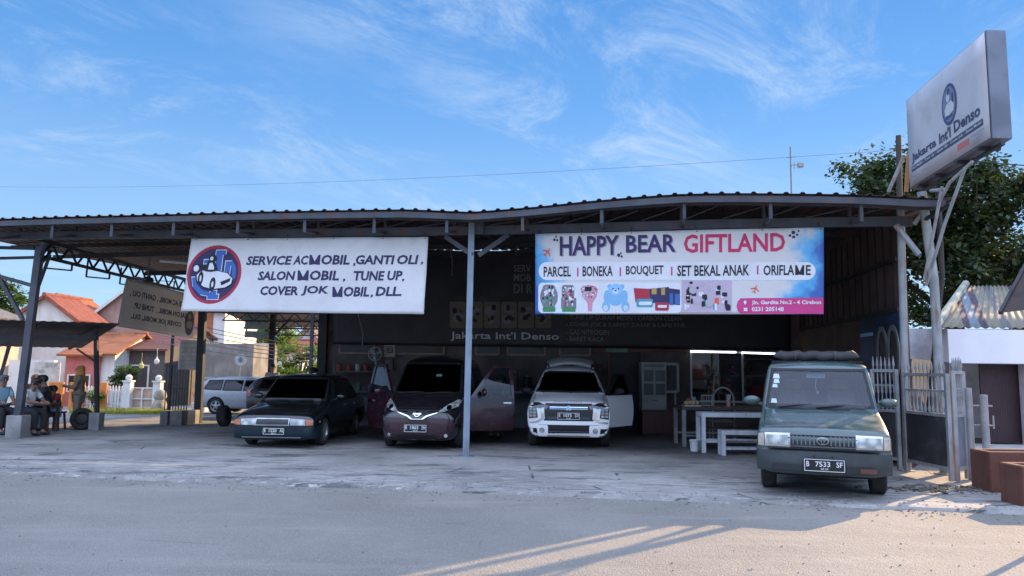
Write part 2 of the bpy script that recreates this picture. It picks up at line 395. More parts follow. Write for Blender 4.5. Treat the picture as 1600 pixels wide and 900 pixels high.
# eave heights follow the sagging roof line of the photograph
EAVE = [(-60, 341), (0, 338.5), (105, 335), (300, 330), (420, 326.5), (560, 324), (640, 323), (700, 325.5), (735, 327), (790, 323), (842, 318.5), (920, 310), (1000, 303), (1060, 299), (1120, 297.5), (1180, 297.5), (1320, 299), (1400, 302), (1452, 305)]
def frontx(px): p = onfront(px, 300, .75); return p.x
EZ = [(frontx(px), onfront(px, py, .75).z) for px, py in EAVE]
def ez(x):
    if x <= EZ[0][0]: return EZ[0][1]
    for (a, za), (c, zc) in zip(EZ, EZ[1:]):
        if x <= c: return za + (zc - za) * (x - a) / (c - a)
    return EZ[-1][1]
BACK = lambda x: (26.7 if x < -5.6 else 20.75 - .09 * x)
def roofz(x, t): return ez(x) - .06 + (.06 + (4.98 - ez(x)) * sm(t * 1.4)) * t
ROOFM = M('weathered_roof_sheet', (.052, .034, .034), .62, .0, .35, 1.4, .1, 30, (.13, .065, .045), .65, 1.6)
b = MB(); XL, XR = -13.2, 7.15
pitch = .26; prof = [(0, 0), (.52, 0), (.62, .030), (.78, .030), (.88, 0)]
xsr = []; x = XL
while x < XR:
    for a, h in prof: xsr.append((x + a * pitch, h))
    x += pitch
TS = [0, .08, .2, .4, .6, .8, 1]
vs = []
for x, h in xsr:
    for t in TS:
        y0 = fy(x) - .78; y1 = BACK(x)
        vs.append((x + .16 * t * (y1 - y0) * (1 if x > -5.6 else 0) * .6, y0 + (y1 - y0) * t, roofz(x, t) + h))
k = len(TS); fs = []
for i in range(len(xsr) - 1): fs += [(i * k + j, i * k + j + 1, (i + 1) * k + j + 1, (i + 1) * k + j) for j in range(k - 1)]
roof = b.add(vs, fs).build('roof', ROOFM, WS, fixn=False)
md = roof.modifiers.new('thickness', 'SOLIDIFY'); md.thickness = .006
# eave fascia angle, purlins and front girder
def rail(name, off, dz, w, h, mat, x0=XL, x1=XR - .05, step=.5, label=None):
    b = MB(); xx = [x0 + i * (x1 - x0) / 44 for i in range(45)]
    P = [V((x, fy(x) - off, ez(x) + dz)) for x in xx]
    vs = []; 
    for p in P: vs += [p + V((0, -w / 2, -h / 2)), p + V((0, w / 2, -h / 2)), p + V((0, w / 2, h / 2)), p + V((0, -w / 2, h / 2))]
    fs = [(4 * i + a, 4 * i + (a + 1) % 4, 4 * i + 4 + (a + 1) % 4, 4 * i + 4 + a) for i in range(44) for a in range(4)] + [(0, 1, 2, 3), (176, 177, 178, 179)]
    return b.add(vs, fs).build(name, mat, WS)
rail('eave_rail', .72, -.145, .05, .11, STEEL)
rail('purlin', .42, -.135, .05, .10, STEEL)
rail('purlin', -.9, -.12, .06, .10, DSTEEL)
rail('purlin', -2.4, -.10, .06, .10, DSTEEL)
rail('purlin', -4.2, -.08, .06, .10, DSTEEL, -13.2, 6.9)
# front girder: its height comes from the photo line of the beam
BEAM = [(-60, 371), (0, 369), (300, 366), (600, 363), (735, 361), (900, 357), (1100, 351), (1250, 348.5), (1420, 346)]
BZ = [(onfront(px, py).x, onfront(px, py).z) for px, py in BEAM]
def bz(x):
    if x <= BZ[0][0]: return BZ[0][1]
    for (a, za), (c, zc) in zip(BZ, BZ[1:]):
        if x <= c: return za + (zc - za) * (x - a) / (c - a)
    return BZ[-1][1]
def fpt(x, z, off=0.): return V((x, fy(x) - off, z))
b = MB(); xx = [XL + i * (6.95 - XL) / 30 for i in range(31)]
for x0, x1 in zip(xx, xx[1:]): b.bar(fpt(x0, bz(x0)), fpt(x1, bz(x1)), .10, .17)
b.build('girder', STEEL, WS)
# cantilever brackets under the eave
x = -12.6; i = 0
while x < 6.9:
    b = MB(); zt = ez(x) - .09; zb = zt - .36 - R.uniform(0, .04)
    b.bar(fpt(x, zt, .66), fpt(x, zb, .66), .055, .055)
    b.bar(fpt(x, zb + .02, .66), fpt(x + .1, bz(x) - .02, .055), .05, .05)
    b.bar(fpt(x + .1, bz(x) + .09, .0), fpt(x + .1, ez(x) - .08, .0), .055, .055)
    b.bar(fpt(x + .02, ez(x) - .075, .7), fpt(x + .1, ez(x) - .075, -.2), .05, .05)
    b.build('bracket', STEEL, WS)
    r = MB(); r.tube([fpt(x + .14, bz(x) + .1, .02), fpt(x + .75, ez(x) - .12, .04)], .012, 6); r.tube([fpt(x + .1, ez(x) - .12, .05), fpt(x - .62, bz(x) + .1, .04)], .012, 6)
    r.build('tie_rod', STEEL, WS)
    x += 1.42; i += 1
# posts with their knee braces
def rpost(base, top, r, name='post', mat=STEEL, foot=True):
    b = MB(); b.tube([base, V(base) + (V(top) - V(base)) * .5, top], r, 14)
    if foot: b.lathe([(r * 2.1, -.01), (r * 2.1, .012), (r * 1.1, .02)], base, 14)
    return b.build(name, mat, WS, smooth=True)
pm = gp(728, 713); tm = at(737, 366, pm.y + .05)
b = MB(); b.bar(pm, tm + V((0, 0, .45)), .115, .115, (0, 1, 0)); b.box(pm + V((0, 0, .008)), (.26, .26, .016)); b.build('post', PSTEEL if False else M('blue_grey_steel', (.20, .25, .31), .45, 0, .22, 2, .1, 60, (.15, .11, .09), .5, 4, True), WS)
b = MB(); z0 = tm.z - .42
for s in (-1, 1): b.bar(V((pm.x + .12, pm.y, z0)) + V((s * .05, 0, 0)), V((pm.x + .12 + s * .62, fy(pm.x + s * .62), bz(pm.x) - .09)), .06, .09)
b.box((pm.x + .13, pm.y + .1, bz(pm.x) + .13), (.26, .10, .44)); b.build('knee_brace', STEEL, WS)
pr = gp(1418, 736); tr_ = at(1408, 350, pr.y)
rpost(pr, tr_ + V((0, 0, .3)), .062, mat=PSTEEL)
# left truss post on its concrete foot
pl = gp(26, 684); tl = at(63, 385, pl.y)
b = MB(); b.box((pl.x - .02, pl.y + .05, .24), (.34, .34, .50)); b.build('footing', CONC, WS, bevel=.015)
b = MB(); b.bar(pl + V((0, 0, .45)), tl, .15, .13, (0, 1, 0)); q0 = at(78, 398, pl.y + .3); q1 = at(52, 470, pl.y + .1)
b.bar(q1, q0, .06, .06); b.bar(tl - V((.02, 0, .35)), at(70, 378, pl.y - .1), .07, .07); b.bar(at(66, 410, pl.y), at(80, 392, pl.y + .6), .05, .05)
b.bar(at(0, 432, pl.y), at(50, 446, pl.y), .08, .08); b.bar(at(-30, 380, pl.y), at(36, 500, pl.y), .07, .07)
b.build('post', STEEL, WS)
# left edge truss running back from that post
b = MB(); xt = -10.75
def tp(y, z): return V((xt, y, z))
zt0, zb0 = 4.42, 4.06
b.bar(tp(16.3, zt0), tp(25.1, zt0), .08, .08); b.bar(tp(16.6, zb0), tp(25.1, zb0 - .02), .07, .07)
for i in range(12):
    y = 16.7 + i * .7; b.bar(tp(y, zb0), tp(y + .35, zt0), .04, .04); b.bar(tp(y + .35, zt0), tp(y + .7, zb0), .04, .04)
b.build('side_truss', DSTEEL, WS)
for i in range(5):
    y = 17.9 + i * 1.7; b = MB(); b.bar((xt, y, zb0), (xt - .0, y, zb0 - .17), .035); b.bar((xt, y, zb0 - .17), (xt - .62, y, zb0 - .12), .035); b.bar((xt - .62, y, zb0 - .12), (xt - .6, y, zt0), .035); b.build('bracket', DSTEEL, WS)
b = MB(); b.bar((-13.2, 16.6, 4.25), (xt, 16.45, 4.2), .07); b.bar((-13.2, 16.9, 3.98), (xt, 16.6, 4.02), .06); b.build('side_truss', DSTEEL, WS)
# cross beams deep under the roof
for (y, z) in ((18.2, 4.3), (21.5, 4.28), (24.9, 4.2)):
    b = MB(); b.bar((xt, y, z), (-5.2, y - .9, z + .05), .07, .12)
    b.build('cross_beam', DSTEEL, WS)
b = MB()
for y, z in ((17., 4.38), (19, 4.5)): b.bar((-5.4, y + .4, z), (7.0, y - 1.6, z + .08), .06, .10)
b.build('cross_beam', DSTEEL, WS)
# rear posts of the open left part
p3 = gp(309, 661); t3 = at(313, 470, p3.y)
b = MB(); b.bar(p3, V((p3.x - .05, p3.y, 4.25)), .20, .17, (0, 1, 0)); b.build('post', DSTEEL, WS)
p4 = V((-9.55, 29.6, gz(-9.55, 29.6))); b = MB(); b.bar(p4, p4 + V((0, 0, 3.9)), .2, .2, (0, 1, 0))
for s in (-1, 1): b.bar(p4 + V((0, 0, 3.0)), p4 + V((s * .7, 0, 3.75)), .08, .08)
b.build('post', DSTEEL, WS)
# lean-to roof behind with its trusses, seen under the left banner
b = MB(); b.prism([(-11.4, 25.3, 4.05), (-5.5, 24.9, 4.0), (-5.5, 33.2, 3.35), (-11.4, 33.2, 3.35)], (0, 0, .03)); b.build('rear_roof', ROOFM, WS)
b = MB()
for y in (26.5, 28.6, 30.9, 33.2):
    zz = 3.98 - (y - 25.2) * .078; b.bar((-11.2, y, zz - .06), (-5.6, y, zz - .06), .06, .06); b.bar((-11.2, y, zz - .36), (-5.6, y, zz - .36), .05, .05)
    for i in range(9): xx0 = -11.2 + i * .62; b.bar((xx0, y, zz - .36), (xx0 + .31, y, zz - .06), .03); b.bar((xx0 + .31, y, zz - .06), (xx0 + .62, y, zz - .36), .03)
b.build('rear_truss', DSTEEL, WS)

# ---- walls
WALLM = M('dark_painted_wall', (.125, .095, .09), .8, 0, .35, 1.2, .2, 20, (.04, .03, .03), .6, 1.1)
BRN = M('dusty_brown_board', (.10, .062, .05), .8, 0, .3, 1.6, .2, 25, (.045, .03, .025), .6, 1.5)
def bw(x): return 20.9 - .06 * x                     # the rear wall line
XB0, XB1 = -5.35, 7.95
WIN = (4.95, 8.0)     # shop window span in x (runs to the corner)
b = MB()
def wallseg(x0, x1, z0, z1, th=.14, y_off=0.):
    b.prism([(x0, bw(x0) + y_off, z0), (x1, bw(x1) + y_off, z0), (x1, bw(x1) + y_off + th, z0), (x0, bw(x0) + y_off + th, z0)], (0, 0, z1 - z0))
wallseg(XB0, 2.72, 0, 2.75); wallseg(3.62, WIN[0], 0, 2.75); wallseg(2.72, 3.62, 2.12, 2.75); wallseg(WIN[0], XB1, 0, .78); wallseg(WIN[0], XB1, 2.18, 2.75); wallseg(XB0, XB1, 2.75, 4.87)
b.build('rear_wall', WALLM, WS)
b = MB(); zz = 4.9
b.prism([(XB1, bw(XB1), 0), (6.98, 13.2, 0), (6.98, 13.2, 4.55), (XB1, bw(XB1), 4.98)], (.12, 0, 0)); swl = b.build('side_wall', BRN, WS)
b = MB()
for i in range(17): y = 13.5 + i * .42; t_ = (y - 13.2) / (bw(XB1) - 13.2); x = 6.98 + (XB1 - 6.98) * t_; b.bar((x - .012, y, 2.8), (x - .012, y, 4.5), .03, .012, (0, 1, 0))
for z in (2.78, 3.7): b.bar((6.98 - .02, 13.25, z), (XB1 - .02, bw(XB1) - .1, z), .05, .08)
b.build('wall_battens', DSTEEL, swl)
b = MB(); b.prism([(XB0, bw(XB0), 0), (XB0 - .12, bw(XB0), 0), (XB0 - .12, 25, gz(XB0, 25)), (XB0, 25, gz(XB0, 25))], (0, 0, 4.6)); b.build('side_wall', WALLM, WS)
b = MB(); b.bar((XB0 - .02, bw(XB0) - .12, 0), (XB0 - .02, bw(XB0) - .12, 4.9), .24, .2, (0, 1, 0)); b.build('post', DSTEEL, WS)
b = MB(); b.bar((XB0 - .45, bw(XB0) + .3, 0), (XB0 - .45, bw(XB0) + .3, 4.9), .09, .09, (0, 1, 0)); b.build('post', M('blue_grey_steel', (.25, .30, .36)), WS)
# door opening and red lintel, window strips with timber frames
TIM = M('dark_red_timber', (.16, .055, .045), .6, 0, .25, 2, .2, 30)
def onb(x, z, off=0.): return V((x, bw(x) - off, z))
b = MB(); b.bar(onb(2.3, 2.18, .04), onb(4.9, 2.18, .04), .06, .10); b.bar(onb(2.72, 0, .03), onb(2.72, 2.13, .03), .05, .09, (0, 1, 0)); b.bar(onb(3.62, 0, .03), onb(3.62, 2.13, .03), .05, .09, (0, 1, 0)); b.build('door_frame', TIM, WS)
b = MB(); b.box((3.17, bw(3.17) + .07, 1.07), (.99, .045, 2.2)); o = b.build('door', M('black_door', (.02, .02, .022), .5), WS)
b = MB(); b.tube([(3.5, bw(3.5) + .05, 1.02), (3.5, bw(3.5) + .0, 1.02), (3.42, bw(3.5) + .0, 1.02)], .012, 6); b.build('handle', CHROME, o)
for x0, x1 in ((-4.9, -3.9), (-3.3, -1.9), (-1.0, -.35), (-.1, .95), (1.35, 2.2)):
    b = MB(); b.box(((x0 + x1) / 2, bw((x0 + x1) / 2) - .012, 2.24), (x1 - x0, .02, .42)); o = b.build('window', M('dark_pane', (.012, .014, .022), .35, bump=0), WS)
    b = MB(); za, zc = 2.02, 2.46
    for p, q in (((x0, za), (x1, za)), ((x0, zc), (x1, zc)), ((x0, za), (x0, zc)), ((x1, za), (x1, zc))): b.bar(onb(p[0], p[1], .03), onb(q[0], q[1], .03), .045, .05)
    b.build('window_frame', M('grey_brown_timber', (.30, .22, .19), .7), o)
# pale lower tiles
b = MB(); wy = .09
b.prism([onb(-5.2, 0, .004), onb(2.66, 0, .004), onb(2.66, 0, .022), onb(-5.2, 0, .022)], (0, 0, 1.1)); b.build('wall_dado', M('grey_dado', (.16, .17, .19), .6, 0, .2, 2, .1, 30, (.08, .07, .06), .5), WS)
# shop window : frame, glass, lit room behind
gx0, gx1 = WIN[0] + .03, XB1 - .02
b = MB(); fr = .05
for p, q in (((gx0, .80), (gx1, .80)), ((gx0, 2.15), (gx1, 2.15)), ((gx0, .80), (gx0, 2.15)), ((gx1, .80), (gx1, 2.15)), ((gx0 + 1.4, .8), (gx0 + 1.4, 2.15))): b.bar(onb(p[0], p[1], .02), onb(q[0], q[1], .02), fr, fr, (0, 1, 0) if p[0] == q[0] else (0, 0, 1))
sw = b.build('shop_window', M('aluminium_frame', (.50, .50, .50), .4, .6, .1), WS)
b = MB(); b.prism([onb(gx0, .8, -.03), onb(gx1, .8, -.03), onb(gx1, 2.15, -.03), onb(gx0, 2.15, -.03)], (0, .008, 0)); b.build('pane', glassm('shop_glass', (.72, .75, .78), .01), sw)
b = MB()
ya = bw(gx0) + .14; yb = ya + 2.6
b.box(((gx0 + gx1) / 2, yb, 1.4), (gx1 - gx0 + .5, .1, 2.8)); b.box((gx0 - .2, (ya + yb) / 2, 1.4), (.1, yb - ya - .1, 2.8)); b.box((gx1 + .3, (ya + yb) / 2, 1.4), (.1, yb - ya - .1, 2.8)); b.box(((gx0 + gx1) / 2, (ya + yb) / 2, 2.86), (gx1 - gx0 + .7, yb - ya + .1, .1))
b.build('shop_room', M('shop_room_wall', (.34, .30, .28), .8), WS)
# ================================================================== flat artwork on banners and signs
def text2d(s, bold=0., shear=0.):
    cu = bpy.data.curves.new('lettering', 'FONT'); cu.body = s; cu.size = 1; cu.offset = bold; cu.shear = shear; cu.resolution_u = 2
    o = bpy.data.objects.new('lettering', cu); COL.objects.link(o); bpy.context.view_layer.update()
    dg = bpy.context.evaluated_depsgraph_get(); me = bpy.data.meshes.new_from_object(o.evaluated_get(dg))
    vs = [(v.co.x, v.co.y) for v in me.vertices]; fs = [tuple(p.vertices) for p in me.polygons]
    bpy.data.objects.remove(o); bpy.data.curves.remove(cu); bpy.data.meshes.remove(me); return vs, fs
def fit(vf, x0, x1, y0, y1):
    vs, fs = vf; a = min(v[0] for v in vs); c = max(v[0] for v in vs); d = min(v[1] for v in vs); e = max(v[1] for v in vs)
    return [(x0 + (x - a) / (c - a) * (x1 - x0), y1 + (y - d) / (e - d) * (y0 - y1)) for x, y in vs], fs
CAPS = {}
def circ(cx, cy, rx, ry, n=28, a0=0, a1=2 * pi): return [(cx + rx * cos(a0 + (a1 - a0) * i / n), cy + ry * sin(a0 + (a1 - a0) * i / n)) for i in range(n if a1 - a0 > 6.28 else n + 1)]
def rrect(x0, y0, x1, y1, r, n=5):
    r = min(r, (x1 - x0) / 2, (y1 - y0) / 2); P = []
    for cx, cy, a in ((x1 - r, y1 - r, 0), (x0 + r, y1 - r, pi / 2), (x0 + r, y0 + r, pi), (x1 - r, y0 + r, 1.5 * pi)):
        P += [(cx + r * cos(a + pi / 2 * i / n), cy + r * sin(a + pi / 2 * i / n)) for i in range(n + 1)]
    return P
def rect(x0, y0, x1, y1): return [(x0, y0), (x1, y0), (x1, y1), (x0, y1)]
def poly2d(*polys):
    vs = []; fs = []
    for p in polys: b_ = len(vs); vs += p; fs.append(tuple(range(b_, b_ + len(p))))
    return vs, fs
def stroke(pts, w):
    """a thick polyline as separate quads"""
    P = []
    for (x0, y0), (x1, y1) in zip(pts, pts[1:]):
        l = math.hypot(x1 - x0, y1 - y0) or 1; nx, ny = -(y1 - y0) / l * w / 2, (x1 - x0) / l * w / 2
        P.append([(x0 + nx, y0 + ny), (x1 + nx, y1 + ny), (x1 - nx, y1 - ny), (x0 - nx, y0 - ny)])
    return P
class Sheet:
    """a hanging sheet; art is drawn in the pixel frame (0..W, 0..H) and laid on its waving surface"""
    def __init__(s, corners, W, H, wave=.02, seed=0, sag=0.):
        s.TL, s.TR, s.BR, s.BL = [V(c) for c in corners]; s.W = W; s.H = H; s.wave = wave; s.seed = seed; s.sag = sag
        s.n = (s.TR - s.TL).cross(s.BL - s.TL).normalized()
        if s.n.dot(CAM - s.TL) < 0: s.n = -s.n
    def p(s, x, y, off=0.):
        u, v = x / s.W, y / s.H
        q = (s.TL * (1 - u) + s.TR * u) * (1 - v) + (s.BL * (1 - u) + s.BR * u) * v
        wv = s.wave * (.28 * mnoise.noise(V((u * 30 + v * 9, v * 5 + u * 7, s.seed + 9))) + mnoise.noise(V((u * 5 + s.seed, v * 1.6, s.seed))) + .55 * mnoise.noise(V((u * 13 + v * 3, v * 2.2 - u * 4, s.seed + 5))) * (1.2 - v) + .5 * sin(u * 9 + v * 4 + s.seed))
        q = q + s.n * (wv + off)
        q.z -= s.sag * abs(sin(u * pi * 4)) ** .7 * (1 - v) * 0.6 if s.sag else 0
        return q
    def base(s, name, mat, parent, nu=70, nv=22, th=.004):
        bm = bmesh.new(); uv = bm.loops.layers.uv.new('UVMap')
        vv = [[bm.verts.new(s.p(s.W * i / nu, s.H * j / nv)) for i in range(nu + 1)] for j in range(nv + 1)]
        for j in range(nv):
            for i in range(nu):
                f = bm.faces.new((vv[j][i], vv[j + 1][i], vv[j + 1][i + 1], vv[j][i + 1])); f.smooth = True
                for l_, (a, c) in zip(f.loops, ((i, j), (i, j + 1), (i + 1, j + 1), (i + 1, j))): l_[uv].uv = (a / nu, 1 - c / nv)
        f0 = bm.faces[:][0] if False else None
        o = link(name, bm, mat, parent); md = o.modifiers.new('thickness', 'SOLIDIFY'); md.thickness = th; md.offset = 0
        return o
    def art(s, name, vf, mat, parent, off=.006, step=None):
        vs, fs = vf; bm = bmesh.new(); bv = [bm.verts.new((x, y, 0)) for x, y in vs]
        for f in fs:
            try: bm.faces.new([bv[i] for i in f])
            except ValueError: pass
        big = [f for f in bm.faces if len(f.verts) > 4]
        if big: bmesh.ops.triangulate(bm, faces=big)
        st = step or s.W / 40
        xs_ = [v.co.x for v in bm.verts]; ys_ = [v.co.y for v in bm.verts]
        for a, c, nrm in ((min(xs_), max(xs_), (1, 0, 0)), (min(ys_), max(ys_), (0, 1, 0))):
            k = floor(a / st) + 1
            while k * st < c:
                bmesh.ops.bisect_plane(bm, geom=bm.verts[:] + bm.edges[:] + bm.faces[:], plane_co=V(nrm) * k * st, plane_no=nrm); k += 1
        for v in bm.verts: v.co = s.p(v.co.x, v.co.y, off)
        bm.normal_update()
        for f in bm.faces:
            if f.normal.dot(s.n) < 0: f.normal_flip()
        return link(name, bm, mat, parent)
INK = flat('navy_ink', (.035, .03, .10)); RED = flat('red_ink', (.42, .03, .06)); BLU = flat('blue_ink', (.05, .14, .42)); WHI = flat('white_ink', (.72, .73, .76))
MAG = flat('magenta_ink', (.60, .05, .22)); BLK = flat('black_ink', (.015, .015, .025)); SKYI = flat('pale_blue_ink', (.22, .47, .72)); GRN = flat('green_ink', (.05, .25, .10))
GREY = flat('grey_ink', (.20, .20, .22)); PNK = flat('pink_ink', (.62, .28, .38)); ORG = flat('orange_red_ink', (.70, .13, .07)); YEL = flat('ochre_ink', (.45, .30, .08)); TEAL = flat('teal_ink', (.06, .35, .45)); PALEG = flat('pale_grey_ink', (.45, .43, .47)); PUR = flat('purple_ink', (.045, .03, .11)); LAV = flat('lavender_ink', (.30, .28, .40)); GFT = flat('crimson_ink', (.58, .03, .12))
def vinyl(name, base, dirt):
    return M(name, base, .55, var=.06, scale=1.2, bump=.35, bscale=4.5, stain=dirt, samt=.35, sscale=1.2)
VIN = vinyl('white_vinyl', (.70, .69, .69), (.42, .40, .40))
def emblem(S, parent, cx, cy, rx, ry, w=1.):
    """round workshop emblem: red ring, navy disc, blue letters, white open car with a rider"""
    A = lambda n, vf, m, o: S.art(n, vf, m, parent, o)
    def e(x, y): return (cx + x * rx, cy + y * ry)
    A('emblem_ring', poly2d(circ(cx, cy, rx, ry, 40)), RED, .006); A('emblem_disc', poly2d(circ(cx, cy, rx * .89, ry * .89, 40)), INK, .010)
    J = [[e(-.02, -.82), e(.34, -.82), e(.34, -.66), e(.24, -.66), e(.24, .05), e(.06, .05), e(.06, -.66), e(-.02, -.66)],
         [e(.02, .55), e(.2, .55), e(.2, .68), e(.30, .68), e(.30, .84), e(-.1, .84), e(-.1, .68), e(.02, .68)]]
    D = [[e(.38, -.45), e(.58, -.45), e(.58, .4), e(.38, .4)]]
    D += [[e(.56 + .26 * sin(a), -.03 - .43 * cos(a)), e(.56 + .26 * sin(a2), -.03 - .43 * cos(a2)), e(.56 + .11 * sin(a2), -.03 - .28 * cos(a2)), e(.56 + .11 * sin(a), -.03 - .28 * cos(a))] for a, a2 in zip([pi * i / 8 for i in range(8)], [pi * (i + 1) / 8 for i in range(8)])]
    I = [[e(-.80 + .0, .1), e(-.66, .1), e(-.60, .34), e(-.3, .55), e(-.06, .6), e(-.06, .74), e(-.4, .68), e(-.72, .44)], [e(-.42, -.5), e(-.1, -.5), e(-.1, -.4), e(-.42, -.36)]]
    def grow(ps, k):
        r = []
        for p in ps:
            mx_ = sum(q[0] for q in p) / len(p); my_ = sum(q[1] for q in p) / len(p)
            r.append([(x + (k if x > mx_ else -k) * rx, y + (k if y > my_ else -k) * ry) for x, y in p])
        return r
    A('emblem_letter_outline', poly2d(*grow(J + D[:1] + I, .025)), WHI, .0125); A('emblem_letter', poly2d(*(J + D + I)), BLU, .0155)
    car = [e(-.62, .02), e(-.50, -.10), e(-.2, -.16), e(.1, -.12), e(.5, -.04), e(.72, .14), e(.70, .32), e(.50, .44), e(.05, .5), e(-.3, .42), e(-.58, .22)]
    A('emblem_car_outline', poly2d([(cx + (x - cx) * 1.06, cy + (y - cy - .1 * ry) * 1.1 + .1 * ry) for x, y in car]), BLK, .0185)
    A('emblem_car', poly2d(car), WHI, .0215)
    A('emblem_wheel', poly2d(circ(cx - .46 * rx, cy + .14 * ry, .10 * rx, .25 * ry, 16), circ(cx + .02 * rx, cy + .34 * ry, .11 * rx, .24 * ry, 16), [e(.30, .26), e(.66, .12), e(.64, .24), e(.36, .38)]), BLK, .0245)
    A('emblem_rim', poly2d(circ(cx - .46 * rx, cy + .14 * ry, .035 * rx, .11 * ry, 14), circ(cx + .02 * rx, cy + .34 * ry, .04 * rx, .10 * ry, 14)), WHI, .0275)
    A('emblem_rider', poly2d([e(-.34, -.1), e(-.28, -.45), e(-.1, -.5), e(.06, -.34), e(.14, -.12), e(-.1, -.08)], circ(cx - .1 * rx, cy - .54 * ry, .15 * rx, .13 * ry, 12), [e(-.3, -.2), e(-.62, -.2), e(-.6, -.36), e(-.34, -.32)]), BLK, .0245)
    A('emblem_rider', poly2d([e(-.22, -.16), e(-.2, -.38), e(-.1, -.4), e(-.02, -.28), e(0, -.16)], circ(cx - .14 * rx, cy - .54 * ry, .06 * rx, .07 * ry, 10), circ(cx - .66 * rx, cy - .2 * ry, .1 * rx, .11 * ry, 10)), WHI, .0275)

# ---- left banner (frame 1280 x 432: the zoomed photograph)
def front4(c, off): return [onfront(px, py, off) for px, py in c]
def ropes(S, parent, us, up=.16):
    b = MB()
    for u in us:
        q = S.p(S.W * u, 0); b.tube([q, q + V((R.uniform(-.05, .05), .0, up)) - S.n * .05], .006, 5); b.lathe([(.012, 0), (.02, .004), (.02, .008), (.012, .012)], q - V((0, 0, .03)), 8)
    b.build('tie_rope', DSTEEL, parent)
def frame(x0, y0, k): return lambda X, Y: ((X - x0) * k[0], (Y - y0) * k[1])
BN = thing('banner', 'white banner with navy hand painted letters and a round red ringed car emblem', 'banner', onfront(475, 372, .12), group=None)
SL = Sheet(front4(((300, 373), (668.5, 370), (663, 491), (282, 486)), .13), 1280, 432, .034, 2.)
SL.base('cloth', VIN, BN)
# letters were read off a zoom in which the sheet runs from (133,105)-(1412,98) to (72,490)-(1395,522)
def inv(S, quad):
    q = [V((a, c)) for a, c in quad]
    def f(X, Y):
        u, v = .5, .5
        for _ in range(12):
            t = q[0].lerp(q[1], u); bt = q[3].lerp(q[2], u); P = t.lerp(bt, v); du = (q[1] - q[0]).lerp(q[2] - q[3], v); dv = bt - t
            e = V((X, Y)) - P; det = du.x * dv.y - du.y * dv.x; u += (e.x * dv.y - e.y * dv.x) / det; v += (du.x * e.y - du.y * e.x) / det
        return u * S.W, v * S.H
    return f
iL = inv(SL, ((133, 105), (1412, 98), (1395, 522), (72, 490)))
def line(S, iv, s, x0, y0, x1, y1, mat, parent, bold=.02, shear=0., off=.007):
    if bold and s in ('MOBIL', 'ORIFLAME'):          # the bold M is drawn as its own clean outline
        cuts = ((0, .275), (.315, 1)) if s == 'MOBIL' else ((0, .655), (.675, .865), (.90, 1)); words = ('M', 'OBIL') if s == 'MOBIL' else ('ORIFLA', 'M', 'E')
        for (u0, u1), w_ in zip(cuts, words):
            xa, xb = x0 + (x1 - x0) * u0, x0 + (x1 - x0) * u1; ya, yb = y0 + (y1 - y0) * u0 * 0, y1
            if w_ == 'M':
                k = .15; G_ = [(0, 0), (0, 1), (k + .03, 1), (.5, .34), (.97 - k, 1), (1, 1), (1, 0), (1 - k, 0), (1 - k, .74), (.5, .05), (k, .74), (k, 0)]
                S.art('lettering', poly2d([iv(xa + (u + shear * (v - .5) * .5) * (xb - xa), yb + (ya - yb) * v) for u, v in G_]), mat, parent, off)
            else: (a, c), (d, e) = iv(xa, ya), iv(xb, yb); S.art('lettering', fit(text2d(w_, bold, shear), a, d, c, e), mat, parent, off)
        return
    (a, c), (d, e) = iv(x0, y0), iv(x1, y1); vs, fs = text2d(s, bold, shear)
    return S.art('lettering', fit((vs, fs), a, d, c, e), mat, parent, off)
for s, x0, y0, x1, y1 in (('SERVICE', 449, 200, 700, 250), ('AC', 714, 200, 790, 250), ('MOBIL', 797, 196, 1008, 250), (',', 1028, 240, 1040, 259), ('GANTI', 1044, 198, 1240, 250), ('OLI', 1256, 196, 1362, 250), (',', 1376, 234, 1388, 253),
                          ('SALON', 514, 282, 720, 333), ('MOBIL', 735, 280, 950, 335), (',', 972, 324, 984, 343), ('TUNE', 1031, 284, 1190, 338), ('UP', 1208, 284, 1284, 338), (',', 1284, 328, 1294, 345),
                          ('COVER', 528, 362, 734, 414), ('JOK', 756, 362, 892, 418), ('MOBIL', 915, 368, 1110, 424), (',', 1118, 412, 1130, 430), ('DLL.', 1147, 370, 1282, 424)):
    line(SL, iL, s, x0, y0, x1, y1, INK, BN, .034, .12)
c_ = iL(262, 297); r_ = iL(416, 297); t_ = iL(262, 140); emblem(SL, BN, c_[0], c_[1], r_[0] - c_[0], c_[1] - t_[1])
ropes(SL, BN, (0.02, .25, .42, .62, .82, .99), .10)

# ---- right banner (zoom frame 1500 x 440)
def bannermat():
    m, t, n, l, b = newmat('printed_vinyl')
    uv = nd(t, 'ShaderNodeTexCoord').outputs['UV']; s_ = nd(t, 'ShaderNodeSeparateXYZ'); l.new(uv, s_.inputs[0])
    v2 = tmap(t, uv, (3.4, 1, 1)); nz = tnoise(t, v2, 3.2, 6, .62, .4)
    u, v = s_.outputs[0], s_.outputs[1]
    # blue water colour wash in the left and right sides, fading in towards the middle
    dl = mul(t, mul(t, u, 9.), mul(t, v, .9), 'ADD')            # small at left bottom
    dr = mul(t, mul(t, mul(t, 1, u, 'SUBTRACT'), 7.5), mul(t, v, .7), 'ADD')
    d = mul(t, mul(t, dl, dr, 'MINIMUM'), mul(t, mul(t, nz, .5, 'SUBTRACT'), 1.6), 'ADD')
    wash = ramp(t, d, 1.35, .75); deep = ramp(t, d, .85, .35)
    ob = nd(t, 'ShaderNodeTexCoord').outputs['Object']; tbump(t, b, tnoise(t, ob, 4.5, 4), .3)
    c = mixc(t, wash, (.66, .64, .63), (.10, .42, .72)); c = mixc(t, deep, c, (.05, .13, .42))
    l.new(c, b.inputs['Base Color']); b.inputs['Roughness'].default_value = .5; return m
